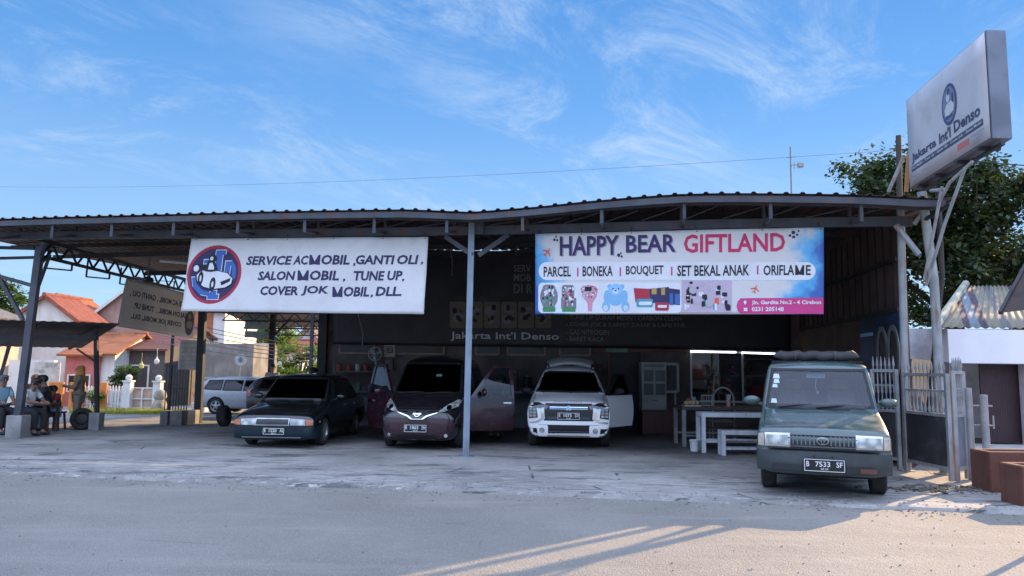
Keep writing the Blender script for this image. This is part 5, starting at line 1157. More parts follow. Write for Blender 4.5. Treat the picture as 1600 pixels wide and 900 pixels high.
# ================================================================== neighbourhood
def tiles(name, a, c, sc=5.5):
    if name in MATS: return MATS[name]
    m, t, n, l, b = newmat(name); MATS[name] = m
    v = nd(t, 'ShaderNodeTexCoord').outputs['Object']
    br = nd(t, 'ShaderNodeTexBrick', Scale=sc); br.inputs['Color1'].default_value = (*a, 1); br.inputs['Color2'].default_value = (*c, 1); br.inputs['Mortar'].default_value = (*(x * .35 for x in a), 1)
    br.inputs['Mortar Size'].default_value = .03; br.inputs['Brick Width'].default_value = .9; br.inputs['Row Height'].default_value = 1.3; br.inputs['Mortar Smooth'].default_value = .6
    sp_ = nd(t, 'ShaderNodeSeparateXYZ'); l.new(v, sp_.inputs[0]); cb_ = nd(t, 'ShaderNodeCombineXYZ'); l.new(sp_.outputs[1], cb_.inputs[0]); l.new(mul(t, sp_.outputs[2], 2.2), cb_.inputs[1]); l.new(cb_.outputs[0], br.inputs['Vector'])
    l.new(mixc(t, mul(t, ramp(t, tnoise(t, v, 1.6, 6, .7), .45, .7), .6), br.outputs['Color'], tuple(x * .5 for x in c)), b.inputs['Base Color']); b.inputs['Roughness'].default_value = .85
    w_ = nd(t, 'ShaderNodeTexWave', Scale=3.2, wave_type='BANDS', bands_direction='Y'); l.new(v, w_.inputs['Vector']); tbump(t, b, mul(t, w_.outputs['Fac'], br.outputs['Fac'], 'SUBTRACT'), .7, .06); return m
ORT = tiles('orange_clay_tiles', (.36, .115, .045), (.44, .17, .075)); RDT = tiles('red_clay_tiles', (.26, .07, .045), (.33, .105, .065)); MRT = tiles('maroon_clay_tiles', (.13, .05, .045), (.18, .075, .06)); GYT = tiles('grey_roof_tiles', (.16, .15, .15), (.22, .21, .20)); BRT = tiles('brown_roof_tiles', (.22, .14, .11), (.28, .19, .15))
DOORM = M('house_door', (.06, .04, .035), .6); PANE = M('dark_pane', (.012, .014, .022))
def house(name, label, x0, x1, y0, y1, eave, ridge, wallm, roofm, ridge_at=.5, opens=(), over=.35, cat='house', axis='y', group=None, gable=None):
    """gable house; ridge runs along y (away from us) or x; opens: (kind, face, a, z0, w, h) with a in metres from the left of that face"""
    xc = (x0 + x1) / 2; g = gz(x0, y0) - .1; h = thing(name, label, cat, (xc, y0, g), 0, group)
    b = MB(); xr = x0 + (x1 - x0) * ridge_at; yr = y0 + (y1 - y0) * ridge_at
    b.prism([(x0, y0, g), (x1, y0, g), (x1, y1, g), (x0, y1, g)], (0, 0, eave - g))
    if axis == 'y': b.prism([(x0, y0, eave), (x1, y0, eave), (xr, y0, ridge)], (0, y1 - y0, 0))
    else: b.prism([(x0, y0, eave), (x0, y1, eave), (x0, yr, ridge)], (x1 - x0, 0, 0))
    b.build('wall', wallm, h)
    th = .09
    def slope(p, q, dvec):
        p, q = V(p), V(q); dd = (q - p).normalized(); p = p - dd * over; n = dd.cross(V(dvec).normalized()); n = n if n.z > 0 else -n
        e = V(dvec).normalized() * .25; b = MB(); b.prism([p - e + n * .005, q - e + n * .005, q + V(dvec) + e + n * .005, p + V(dvec) + e + n * .005], n * th); return b.build('roof', roofm, h)
    if axis == 'y':
        slope((x0, y0, eave), (xr, y0, ridge), (0, y1 - y0, 0)); slope((x1, y0, eave), (xr, y0, ridge), (0, y1 - y0, 0))
        b = MB(); b.tube([(xr, y0 - .3, ridge + th), (xr, y1 + .3, ridge + th)], .10, 8); b.build('ridge_cap', roofm, h)
        b = MB(); e_ = V((0, -.27, 0))
        for xs_ in (x0, x1): q = V((xr, y0, ridge)); p = V((xs_, y0, eave)); p = p - (q - p).normalized() * over; b.bar(p + e_ + V((0, 0, .0)), q + e_ + V((0, 0, .0)), .04, .16)
        b.build('bargeboard', roofm if gable is None else gable, h)
    else:
        slope((x0, y0, eave), (x0, yr, ridge), (x1 - x0, 0, 0)); slope((x0, y1, eave), (x0, yr, ridge), (x1 - x0, 0, 0))
        b = MB(); b.tube([(x0 - .3, yr, ridge + th), (x1 + .3, yr, ridge + th)], .10, 8); b.build('ridge_cap', roofm, h)
    for kind, face, a, z0, w_, hh in opens:
        if face == 'F': c = V((x0 + a, y0 - .02, g + z0 + hh / 2)); d = (w_, .05, hh); f = [(V((sx * (w_ / 2 + .03), -.03, 0)), (.07, .05, hh + .12)) for sx in (-1, 1)] + [(V((0, -.03, sz * (hh / 2 + .03))), (w_, .05, .07)) for sz in (-1, 1)]
        else: c = V((x1 + .02, y0 + a, g + z0 + hh / 2)); d = (.05, w_, hh); f = [(V((.03, sx * (w_ / 2 + .03), 0)), (.05, .07, hh + .12)) for sx in (-1, 1)] + [(V((.03, 0, sz * (hh / 2 + .03))), (.05, w_, .07)) for sz in (-1, 1)]
        b = MB(); b.box(c, d); o = b.build(kind, PANE if kind == 'window' else DOORM, h); b = MB(); [b.box(c + p, q) for p, q in f]; b.build(kind + '_frame', M('white_frame', (.6, .58, .54), .6), o)
    return h
def X(px, Y): return (px - 800) / F * Y
def Z(py, px, Y): return at(px, py, Y).z
PKW = M('pink_red_plaster', (.46, .15, .14), .85, 0, .15, 1.5, .15, 30, (.3, .2, .17), .5, 1.2, True); TAN = M('tan_plaster', (.50, .42, .33), .85, 0, .12, 1.5, .15, 30, (.25, .2, .15), .5, 1.2, True); PNB = M('pinkish_brown_plaster', (.40, .25, .21), .85, 0, .12, 1.5, .15, 30, (.25, .17, .14), .5, 1.2, True)
house('house', 'low house with a grey weathered roof at the far left edge', -30, -22.9, 30, 34.5, Z(490, 40, 30), Z(440, 0, 30), TAN, GYT, opens=(('window', 'F', 2.2, .9, .7, .9),))
house('house', 'house with a bright orange tiled roof behind the grey roofed house', X(40, 42), X(140, 42), 42, 45, Z(502, 60, 43), Z(466, 90, 43), WHITE, ORT)
house('house', 'house with a red tiled roof and white gable between the orange roofs', X(25, 37), X(118, 37), 37, 39.4, Z(497, 112, 37), Z(463, 70, 37), WHITE, RDT, opens=(('window', 'R', 1., 1.2, .6, .8),))
house('house', 'tall house with a plain pinkish brown gable rising behind the mirrored banner', X(150, 44), X(258, 44), 44, 46, Z(490, 150, 44), Z(447, 205, 44), PNB, ORT, gable=WHITE)
house('house', 'house with a pink red front under a low orange roof beside the picket fence', X(108, 34.5), X(160, 34.5), 34.5, 39.5, Z(553, 140, 34.5), Z(522, 140, 34.5), PKW, ORT, axis='x', opens=(('window', 'F', .45, .8, .45, .7), ('window', 'F', 1.0, .8, .35, .7)))
house('house', 'narrow white walled house joined to the pink fronted house', X(161, 34.7), X(184, 34.7), 34.7, 39.5, Z(551, 170, 34.7), Z(520, 170, 34.7), WHITE, ORT, axis='x')
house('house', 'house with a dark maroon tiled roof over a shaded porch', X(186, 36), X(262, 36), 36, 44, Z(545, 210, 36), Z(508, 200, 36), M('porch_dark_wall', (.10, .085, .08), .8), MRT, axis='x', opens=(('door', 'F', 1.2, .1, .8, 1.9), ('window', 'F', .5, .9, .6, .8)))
house('house', 'house with an orange tiled roof right of the maroon roof', X(240, 41), X(300, 41), 41, 47, Z(545, 270, 41), Z(512, 270, 41), TAN, ORT, axis='x')
house('house', 'orange walled two storey house seen between the two posts', X(300, 42), X(333, 42), 42, 48, Z(478, 320, 42), Z(462, 320, 42), M('orange_plaster', (.50, .19, .09), .85, 0, .12, 1.5, .1, 30, (.35, .2, .12), .4), RDT, axis='x', opens=(('window', 'F', .8, 2.4, .5, .5),))
house('house', 'white house with a pale balcony beside the orange walled house', X(333.6, 41.7), X(352, 41.7), 41.7, 47, Z(486, 340, 41.7), Z(470, 340, 41.7), WHITE, RDT, axis='x')
b = MB(); z_ = Z(556, 330, 40); b.box((X(331, 40), 40.6, z_), (1.1, 1.6, .12)); 
for i in range(9): b.bar((X(317, 40) + i * .125, 39.85, z_), (X(317, 40) + i * .125, 39.85, z_ + .75), .025)
b.bar((X(317, 40), 39.85, z_ + .75), (X(346, 40), 39.85, z_ + .75), .05); b.bar((X(317, 40), 40, z_ - 2.4), (X(317, 40), 40, z_), .08); b.bar((X(346, 40), 40, z_ - 2.4), (X(346, 40), 40, z_), .08)
prop(b.build('balcony', M('pale_balcony', (.5, .49, .48), .7), None), 'pale balcony with thin railing posts beside the orange walled house', 'balcony')
CBW = M('bare_concrete_wall', (.20, .185, .17), .95, 0, .3, 1.2, .3, 20, (.10, .09, .08), .6, 1.2, True)
h = thing('outbuilding', 'bare grey concrete outbuilding with a row of small openings', 'building', (X(362, 35), 35, gz(-12, 35)))
b = MB(); g_ = gz(-12, 35) - .1; b.prism([(X(322, 35), 35, g_), (X(399, 35), 35, g_), (X(402, 36.6), 40, g_), (X(330, 38), 40, g_)], (0, 0, Z(537, 370, 35) - g_)); b.build('wall', CBW, h)
b = MB(); b.box((X(360, 35), 34.97, Z(591, 360, 35)), (X(399, 35) - X(322, 35), .08, .12)); b.build('ledge', CONC, h)
for a, c in ((338, 362), (366, 378), (381, 393)): b = MB(); b.box(((X(a, 35) + X(c, 35)) / 2, 34.985, Z(605, 360, 35)), (X(c, 35) - X(a, 35), .05, .42)); o = b.build('window', PANE, h); b = MB(); b.box(((X(a, 35) + X(c, 35)) / 2, 34.95, Z(605, 360, 35) - .26), (X(c, 35) - X(a, 35) + .1, .12, .07)); b.build('window_sill', CONC, o)
b = MB(); b.prism([(X(399, 40), 40, g_), (X(429, 39), 39, g_), (X(430, 39), 39.3, g_), (X(401, 40), 40.3, g_)], (0, 0, Z(536, 415, 39.5) - g_)); prop(b.build('boundary_wall', M('beige_plaster', (.60, .50, .38), .9, 0, .1, 1.5, .15, 30, (.35, .27, .2), .5, 1, True), None), 'tall sunlit beige wall at the end of the grey outbuilding', 'wall')
house('house', 'far house with a brown hipped looking gable roof above the green tree', X(452, 62), X(508, 62), 62, 70, Z(540, 480, 62), Z(513, 480, 62), WHITE, BRT)
house('house', 'far house with a low red tiled roof left of the brown roof', X(428, 58), X(474, 58), 58, 64, Z(549, 450, 58), Z(531, 450, 58), WHITE, RDT, axis='x')

# garden walls, fences and the verge on the left
def fenceline(name, label, p, q, h, mat, rails=(.25, .75), n=None, w_=.07, gap=.055, posts=True):
    p, q = V(p), V(q); L_ = (q - p).length; n = n or int(L_ / (w_ + gap)); t = thing(name, label, 'fence' if 'gate' not in name else 'gate', p); d = (q - p).normalized()
    b = MB()
    for r_ in rails: b.bar(p + V((0, 0, h * r_)), q + V((0, 0, h * r_)), .03, .07)
    b.build('rail', mat, t); b = MB()
    for i in range(n):
        a = p + (q - p) * ((i + .5) / n); hh = h * (1 + R.uniform(-.03, .03)); e = d * w_ / 2; o_ = V((0, 0, 0)); nn = d.cross(V((0, 0, 1))) * .03
        b.prism([a - e + nn, a + e + nn, a + e + nn + V((0, 0, hh - .06)), a + nn + V((0, 0, hh)), a - e + nn + V((0, 0, hh - .06))], nn * .7)
    o = b.build('pickets', mat, t); return t
def G(px, Y): x = X(px, Y); return V((x, Y, gz(x, Y) - .05))
PW = M('white_picket_paint', (.66, .65, .62), .8, 0, .12, 3, .1, 40, (.35, .3, .25), .5, 3, True); OP = M('orange_gate_paint', (.62, .20, .04), .6, 0, .12, 3, .1, 40)
fenceline('picket_fence', 'white picket fence between the orange posts and the white gate', G(135, 31.5), G(211, 31.5), 1.05, PW)
fenceline('picket_fence', 'cream low picket fence behind the seated people at the left', G(52, 31.9), G(88, 31.9), 1.1, M('cream_picket_paint', (.55, .47, .35), .8))
for px, lab in ((97, 'bright orange fence panel nearest the standing woman, on her left'), (129, 'bright orange fence panel just right of the standing woman'), (170, 'orange painted gate post within the white picket fence')):
    b = MB(); a = G(px, 31.3); b.box(a + V((0, 0, .58)), (.62 if px < 150 else .3, .10, 1.16)); [b.box(a + V((sx, -.06, .58)), (.02, .03, 1.1)) for sx in ((-.15, .15) if px < 150 else ())]; prop(b.build('fence_panel', OP, None, bevel=.01), lab, 'fence panel')
t = thing('garden_gate', 'white framed garden gate with low panels right of the picket fence', 'gate', G(232, 31.4)); b = MB(); p, q = G(212, 31.4), G(248, 31.4)
for a in (0, .5, 1): b.bar(p.lerp(q, a), p.lerp(q, a) + V((0, 0, .95)), .06)
for z in (.12, .5, .95): b.bar(p + V((0, 0, z)), q + V((0, 0, z)), .05)
b.build('frame', PW, t); b = MB(); b.prism([p + V((0, .03, .12)), q + V((0, .03, .12)), q + V((0, .03, .9)), p + V((0, .03, .9))], (0, .02, 0)); b.build('panel', M('tan_gate_panel', (.45, .33, .24), .8), t)
for px in (208, 254):
    b = MB(); a = G(px, 31.3); b.box(a + V((0, 0, .6)), (.3, .3, 1.2)); b.box(a + V((0, 0, 1.23)), (.38, .38, .06)); b.lathe([(.06, 0), (.13, .06), (.13, .16), (.05, .24)], a + V((0, 0, 1.26)), 10); prop(b.build('gate_post', WHITE, None), 'white masonry post on the %s side of the white garden gate' % ('left' if px < 230 else 'right'), 'gate post')
b = MB(); a = G(258, 30.6); b.lathe([(.30, 0), (.33, .15), (.24, .4), (.2, .5), (.26, .62), (.22, .8), (.08, .92)], a, 12); prop(b.build('garden_statue', M('weathered_stone', (.33, .29, .24), .95, 0, .3, 5, .5, 15), None, smooth=True), 'squat weathered stone figure beside the right gate post', 'statue')
b = MB(); p, q = G(20, 32.4), G(90, 32.4); b.prism([p, q, q + V((0, .25, 0)), p + V((0, .25, 0))], (0, 0, 2.1)); prop(b.build('boundary_wall', WHITE, None), 'stained whitish garden wall behind the seated people', 'wall')
# cream mural panel wall
b = MB(); p, q = G(60, 32.2), G(100, 32.2); b.prism([p + V((0, 0, 1.1)), q + V((0, 0, 1.1)), q + V((0, .05, 1.1)), p + V((0, .05, 1.1))], (0, 0, .9)); prop(b.build('wall_mural', M('faded_mural', (.5, .46, .40), .9, 0, .15, 3, .1, 30, (.14, .12, .12), .8, 3.5), None), 'faded pale mural board with grey smudges on the whitish garden wall', 'mural')
iron = thing('iron_fence', 'tall thin black iron fence beside the blue white notice board', 'fence', G(284, 28.5)); b = MB(); p, q = G(266, 28.5), G(300, 28.5)
for i in range(9): a = p.lerp(q, i / 8); b.bar(a, a + V((0, 0, 1.9)), .03)
for z in (.15, 1.0, 1.8): b.bar(p + V((0, 0, z)), q + V((0, 0, z)), .035)
b.build('bars', BLACK, iron); b = MB(); a = G(272, 28.5); b.bar(a, a + V((0, 0, 3.4)), .09); b.build('post', BLACK, iron)
# ---- trees
def leafm(name, a, c, tr=.35):
    if name in MATS: return MATS[name]
    m, t, n, l, b = newmat(name); MATS[name] = m
    g = nd(t, 'ShaderNodeNewGeometry'); col = mixc(t, g.outputs['Random Per Island'], a, c); n.remove(b)
    df = nd(t, 'ShaderNodeBsdfDiffuse'); tl_ = nd(t, 'ShaderNodeBsdfTranslucent'); gl = nd(t, 'ShaderNodeBsdfGlossy', Roughness=.45, Color=(.6, .6, .6, 1))
    l.new(col, df.inputs[0]); l.new(mixc(t, 1., col, (1.3, 1.35, .7), 'MULTIPLY'), tl_.inputs[0])
    m1 = nd(t, 'ShaderNodeMixShader'); m1.inputs[0].default_value = tr; l.new(df.outputs[0], m1.inputs[1]); l.new(tl_.outputs[0], m1.inputs[2])
    m2 = nd(t, 'ShaderNodeMixShader'); m2.inputs[0].default_value = .06; l.new(m1.outputs[0], m2.inputs[1]); l.new(gl.outputs[0], m2.inputs[2]); l.new(m2.outputs[0], n['Material Output'].inputs[0]); return m
BARK = M('bark', (.09, .07, .055), .95, 0, .35, 4, .5, 15)
def tree(name, label, base, lobes, clumps, per, leaf, mat, tr=.2, seed=1, cat='tree', flat_=.7, group=None, spread=.55):
    rr = random.Random(seed); base = V(base); t = thing(name, label, cat, base, 0, group); wts = [a[1][0] * a[1][1] * a[1][2] for a in lobes]
    C = []
    for _ in range(clumps):
        c, r = rr.choices(lobes, wts)[0]; d = V((rr.gauss(0, 1), rr.gauss(0, 1), rr.gauss(0, 1))).normalized() * rr.uniform(.35, 1) ** .5; C.append(V(c) + V((d.x * r[0], d.y * r[1], d.z * r[2])))
    b = MB()
    for c in C:
        cr = spread * rr.uniform(.55, 1.25)
        for _ in range(int(per * rr.uniform(.5, 1.3))):
            d = V((rr.gauss(0, .5), rr.gauss(0, .5), rr.gauss(0, .5) * flat_)) * cr; p = c + d
            a = V((rr.gauss(0, 1), rr.gauss(0, 1), rr.gauss(0, .5))).normalized(); n_ = V((rr.gauss(0, .6), rr.gauss(0, .6), 1)).normalized(); s_ = a.cross(n_); s_ = s_.normalized() if s_.length > .01 else V((1, 0, 0)); l_ = leaf * rr.uniform(.6, 1.4)
            b.add([p - a * l_ * .5, p + s_ * l_ * .28, p + a * l_ * .55, p - s_ * l_ * .28], [(0, 1, 2, 3)])
    b.build('crown', mat, t, fixn=False)
    b = MB(); mid = V((sum(c[0].x if False else c[0][0] for c in lobes) / len(lobes), sum(c[0][1] for c in lobes) / len(lobes), sum(c[0][2] for c in lobes) / len(lobes)))
    fork = base.lerp(mid, .55) + V((rr.uniform(-.2, .2), 0, 0)); b.tube([base, base.lerp(fork, .5) + V((rr.uniform(-.15, .15), rr.uniform(-.15, .15), 0)), fork], [tr, tr * .8, tr * .65], 9)
    for c in rr.sample(C, min(len(C), 26)):
        m_ = fork.lerp(c, .5) + V((rr.uniform(-.3, .3), rr.uniform(-.3, .3), .2)); b.tube([fork - V((0, 0, .1)), m_, c], [tr * .4, tr * .22, .015], 6, False)
    b.build('trunk', BARK, t, smooth=True); return t
DKL = leafm('dark_leaves', (.022, .038, .018), (.065, .095, .036), .35); BRL = leafm('bright_leaves', (.10, .17, .02), (.22, .30, .05), .45); MDL = leafm('mid_leaves', (.035, .07, .02), (.09, .15, .03), .35)
# verge of grass tufts: stuff
spots = []
gv = MB(); rr = random.Random(21)
for i in range(5200):
    px = rr.uniform(120, 300); Y = rr.choice((rr.gauss(30.1, .35), rr.gauss(27.6, .22))); a = G(px, Y); 
    for _ in range(2):
        an = rr.uniform(0, 6.3); h_ = rr.uniform(.06, .2); w_ = .02; dx, dy = cos(an) * w_, sin(an) * w_; lx, ly = rr.uniform(-.06, .06), rr.uniform(-.06, .06)
        gv.add([a + V((-dx, -dy, 0)), a + V((dx, dy, 0)), a + V((lx, ly, h_))], [(0, 1, 2)])
prop(gv.build('verge_grass', leafm('verge_leaf', (.20, .22, .05), (.40, .38, .11), .5), None, fixn=False), 'yellow green grass growing on the verge in front of the picket fence', 'grass', kind='stuff')

tree('broadleaf_tree', 'large dark leafy tree towering behind the box sign at the right', (17.3, 28.5, -.1), [((16.4, 28, 8.1), (2.9, 2.4, 2.3)), ((13.6, 27.5, 8.9), (1.3, 1.5, 1.1)), ((19.2, 28, 7.2), (2.2, 2.2, 2.4)), ((16.0, 27.6, 5.2), (2.5, 1.8, 1.9)), ((19.6, 27.6, 4.6), (1.8, 1.7, 1.5)), ((14.2, 28, 6.8), (1.3, 1.5, 1.3))], 340, 150, .21, DKL, .38, 5, spread=.62)
tree('layered_tree', 'bright green layered tree seen between the rear posts under the left banner', (X(470, 46), 46, gz(-13, 46)), [((X(452, 46), 46, 2.3), (1.5, 1.2, .5)), ((X(487, 46), 46, 2.5), (1.5, 1.2, .45)), ((X(468, 46), 46, 1.25), (2.0, 1.3, .5)), ((X(497, 46), 46, .95), (1.0, 1, .5))], 90, 60, .26, BRL, .16, 8, flat_=.45, spread=.45)
tree('broadleaf_tree', 'mid green tree behind the white balcony house, under the left banner', (X(372, 56), 56, gz(-20, 56)), [((X(362, 56), 56, 5.2), (1.9, 1.6, 1.5)), ((X(392, 56), 56, 4.6), (1.6, 1.6, 1.5)), ((X(380, 56), 56, 3.2), (1.8, 1.4, 1.0))], 90, 70, .32, MDL, .2, 9)
tree('broadleaf_tree', 'sunlit yellow green tree behind the rear post beside the far brown roof', (X(430, 50), 50, gz(-16, 50)), [((X(436, 50), 50, 4.1), (1.1, 1, 1.4)), ((X(425, 50), 50, 3.0), (.9, .9, 1.0))], 50, 60, .28, BRL, .15, 12)
tree('broadleaf_tree', 'small tree top showing above the grey roof at the far left', (X(8, 52), 52, gz(-35, 52)), [((X(6, 52), 52, 6.3), (1.5, 1.5, .9)), ((X(-10, 52), 52, 5.2), (1.6, 1.5, 1.2))], 45, 60, .3, MDL, .2, 14)
tree('garden_shrub', 'round leafy garden shrub in front of the shaded porch', (X(201, 33.5), 33.5, gz(-17, 33.5)), [((X(201, 33.5), 33.5, 1.15), (.62, .5, .38)), ((X(194, 33.5), 33.5, .8), (.4, .4, .35))], 30, 50, .13, MDL, .05, 15, 'shrub', spread=.22)
b = MB(); a = G(118, 30.6) + V((0, 0, 0)); tree('garden_shrub', 'low leafy plant beside the orange fence panel', G(157, 31.0), [((X(157, 31), 31, .35), (.3, .25, .22))], 12, 40, .12, BRL, .03, 16, 'shrub', spread=.16)
tree('garden_shrub', 'small green potted plant by the grey outbuilding', G(318, 30.5), [((X(318, 30.5), 30.5, .42), (.2, .2, .2))], 8, 36, .10, MDL, .025, 17, 'shrub', spread=.12)
b = MB(); b.box(G(319, 30.3) + V((0, .1, .2)), (.55, .4, .42)); prop(b.build('planter', PW, None, bevel=.02), 'white planter box by the grey outbuilding', 'planter')
# lanterns at the porch
for px, py, lab in ((221, 572, 'yellow glazed porch lantern hanging nearest the garden shrub'), (245, 565, 'white porch lantern hanging right of the yellow one')):
    c = at(px, py, 34.6); b = MB(); b.lathe([(.03, -.14), (.11, -.08), (.12, .06), (.05, .14), (.02, .24)], c, 8); b.tube([c + V((0, 0, .25)), c + V((0, 0, .62))], .012, 5); prop(b.build('porch_lantern', M('lantern_yellow', (.38, .34, .12)) if px < 230 else WHITE, None), lab, 'lantern')
# round street sign and the stacked greenish sign boards
c = at(376, 566, 31.5); b = MB(); b.tube([G(376, 31.5), c], .025, 8); o = b.build('street_sign', M('grey_pole', (.3, .3, .3), .5, .3), None); prop(o, 'small round street sign on a thin pole before the grey outbuilding', 'street sign')
b = MB(); b.lathe([(.02, -.015), (.24, -.015), (.24, .015), (.02, .015)], n=20, M=Matrix.Translation(c + V((0, -.03, .1))) @ Matrix.Rotation(pi / 2, 4, 'X')); b.build('sign_face', M('pale_sign_face', (.48, .50, .54), .5), o)
b = MB(); b.ell(c + V((0, -.05, .1)), (.09, .01, .12), 10, 6); b.build('sign_symbol', GREY, o)
t = thing('hanging_sign', 'three stacked pale green sign boards hanging under the rear roof', 'sign', at(400, 507, 29.0))
for y0_, y1_ in ((488, 500), (503, 514), (517, 527)): b = MB(); b.prism([at(383, y0_, 29), at(419, y0_ + 1, 29), at(418, y1_ + 1, 29), at(382, y1_, 29)], (0, .05, 0)); b.build('board', M('pale_green_board', (.22, .28, .25), .6), t)
b = MB(); b.bar(at(386, 480, 29.06), at(385, 527, 29.06), .04); b.bar(at(416, 480, 29.06), at(415, 528, 29.06), .04); b.build('hanger', BLACK, t)
# overhead lines
def wire(p, q, sag, r, label, mat, group=None):
    p, q = V(p), V(q); b = MB(); b.tube([p.lerp(q, i / 24) - V((0, 0, sag * (1 - (2 * i / 24 - 1) ** 2))) for i in range(25)], r, 5); return prop(b.build('power_line', mat, None), label, 'power line', group)
WL = M('pale_cable', (.50, .50, .48), .5, bump=0); DL = M('dark_cable', (.03, .03, .03), .6, bump=0)
for i, (y0_, y1_) in enumerate(((492, 541), (499, 545), (508, 548), (516, 551), (523, 556), (534, 560))):
    wire(at(250, y0_, 26.6 + i * .12), at(560, y1_ + 4, 31 + i * .1), .25, .014, 'pale overhead cable crossing the gap below the left banner', WL, 'overhead cables below the left banner')
wire(at(-40, 291, 30), at(1405, 234, 15.2), .3, .0045, 'long thin power line crossing the sky to the utility pole', M('sky_cable', (.16, .19, .24), .5, bump=0)); wire(at(1404, 232, 15.2), at(1700, 262, 14), .1, .012, 'dark power line running from the utility pole behind the sign', DL)

# ================================================================== right hand neighbour
nb = thing('neighbour_building', 'low neighbouring building with a white fascia band, dark red shutters and striped roof', 'building', (13.5, 17.6, 0))
z0_, z1_ = Z(568, 1540, 17.2), Z(515, 1540, 17.2)
b = MB(); b.box(((10.15 + 18.5) / 2, 17.35, (z0_ + z1_) / 2), (8.35, .30, z1_ - z0_)); b.build('fascia', M('white_fascia', (.78, .77, .80), .7, 0, .05, 1.2, .05, 30), nb, bevel=.01)
b = MB(); b.box((12.9, 19.4, 1.4), (5.4, .2, 2.8)); b.box((10.25, 18.5, .97), (.2, 2.0, 1.94)); b.build('wall', M('whitish_wall', (.55, .55, .58), .85), nb)
b = MB(); x = X(1592, 17.3) + .1; b.box((x + .14, 17.4, z0_ / 2), (.28, .26, z0_ - .01)); b.build('pillar', M('pinkish_white_pillar', (.62, .56, .55), .8), nb)
b = MB()
for i in range(18): b.box((X(1528, 17.6) + .03 + i * .055, 17.62, z0_ / 2 + .02), (.05, .05, z0_ - .06))
b.build('shutter', M('dark_maroon_shutter', (.045, .022, .026), .6), nb)
b = MB(); b.box((X(1600, 17.6) + 1.6, 17.62, z0_ / 2), (2.2, .06, z0_ - .02)); b.build('shutter', M('dark_maroon_shutter', (.045, .022, .026)), nb)
def stripes():
    m, t, n, l, b = newmat('striped_roof_sheet'); v = nd(t, 'ShaderNodeTexCoord').outputs['Object']
    s_ = nd(t, 'ShaderNodeSeparateXYZ'); l.new(v, s_.inputs[0]); f = nd(t, 'ShaderNodeMath', operation='FRACT'); l.new(mul(t, mul(t, s_.outputs[0], mul(t, s_.outputs[1], -.55), 'ADD'), .62), f.inputs[0])
    cr_ = nd(t, 'ShaderNodeValToRGB'); cr_.color_ramp.interpolation = 'CONSTANT'; l.new(f.outputs[0], cr_.inputs[0])
    for i, (p, c) in enumerate(((0, (.24, .21, .155)), (.30, (.075, .055, .075)), (.40, (.17, .21, .25)), (.54, (.075, .055, .075)), (.66, (.22, .20, .15)), (.86, (.15, .145, .14)))):
        e = cr_.color_ramp.elements[i] if i < 2 else cr_.color_ramp.elements.new(p); e.position = p; e.color = (*c, 1)
    l.new(mixc(t, mul(t, ramp(t, tnoise(t, v, 2.5, 6, .7), .45, .7), .5), cr_.outputs[0], (.16, .14, .11)), b.inputs['Base Color']); b.inputs['Roughness'].default_value = .85; return m
b = MB(); e0, e1 = V((9.9, 17.2, z1_ + .05)), V((18.6, 17.2, z1_ + .05)); r0, r1 = V((13.6, 22.0, 4.25)), V((18.8, 22.0, 4.35))
def rf(u, v): p = e0.lerp(e1, u).lerp(r0.lerp(r1, u), v); p.z += .02 * sin(u * 2 * pi * 44); return p
b.grid(rf, 352, 4); o = b.build('roof', stripes(), nb, smooth=2, fixn=False); md = o.modifiers.new('thickness', 'SOLIDIFY'); md.thickness = .012
b = MB(); b.tube([e0 + V((0, 0, .05)), e0.lerp(r0, .5) + V((0, 0, .06)), r0 + V((0, 0, .08))], .10, 8); b.build('ridge_cap', M('mossy_ridge', (.30, .32, .26), .9), nb)
b = MB(); b.prism([(9.6, 14.9, -.045), (20, 13.6, -.045), (20, 17.5, -.045), (9.9, 17.5, -.045)], (0, 0, .06)); struct(b.build('pavement', M('pale_paving', (.42, .40, .38), .9, 0, .15, 1.2, .2, 20, (.25, .23, .2), .5, 1.4), None))
aw = thing('awning', 'dark brown canvas awning corner jutting in at the right edge', 'awning', at(1600, 460, 8.4))
b = MB(); q = [at(1563, 489, 8.4), at(1640, 480, 8.1), at(1680, 380, 8.7), at(1608, 405, 8.8)]; b.prism(q, (.02, .03, .03)); b.build('canvas', M('brown_canvas', (.055, .038, .032), .9, 0, .2, 4, .2), aw)
b = MB(); b.bar(q[0], q[3], .04); b.bar(q[1], q[1] + V((.3, .2, -2.9)), .05); b.build('frame', DSTEEL, aw)
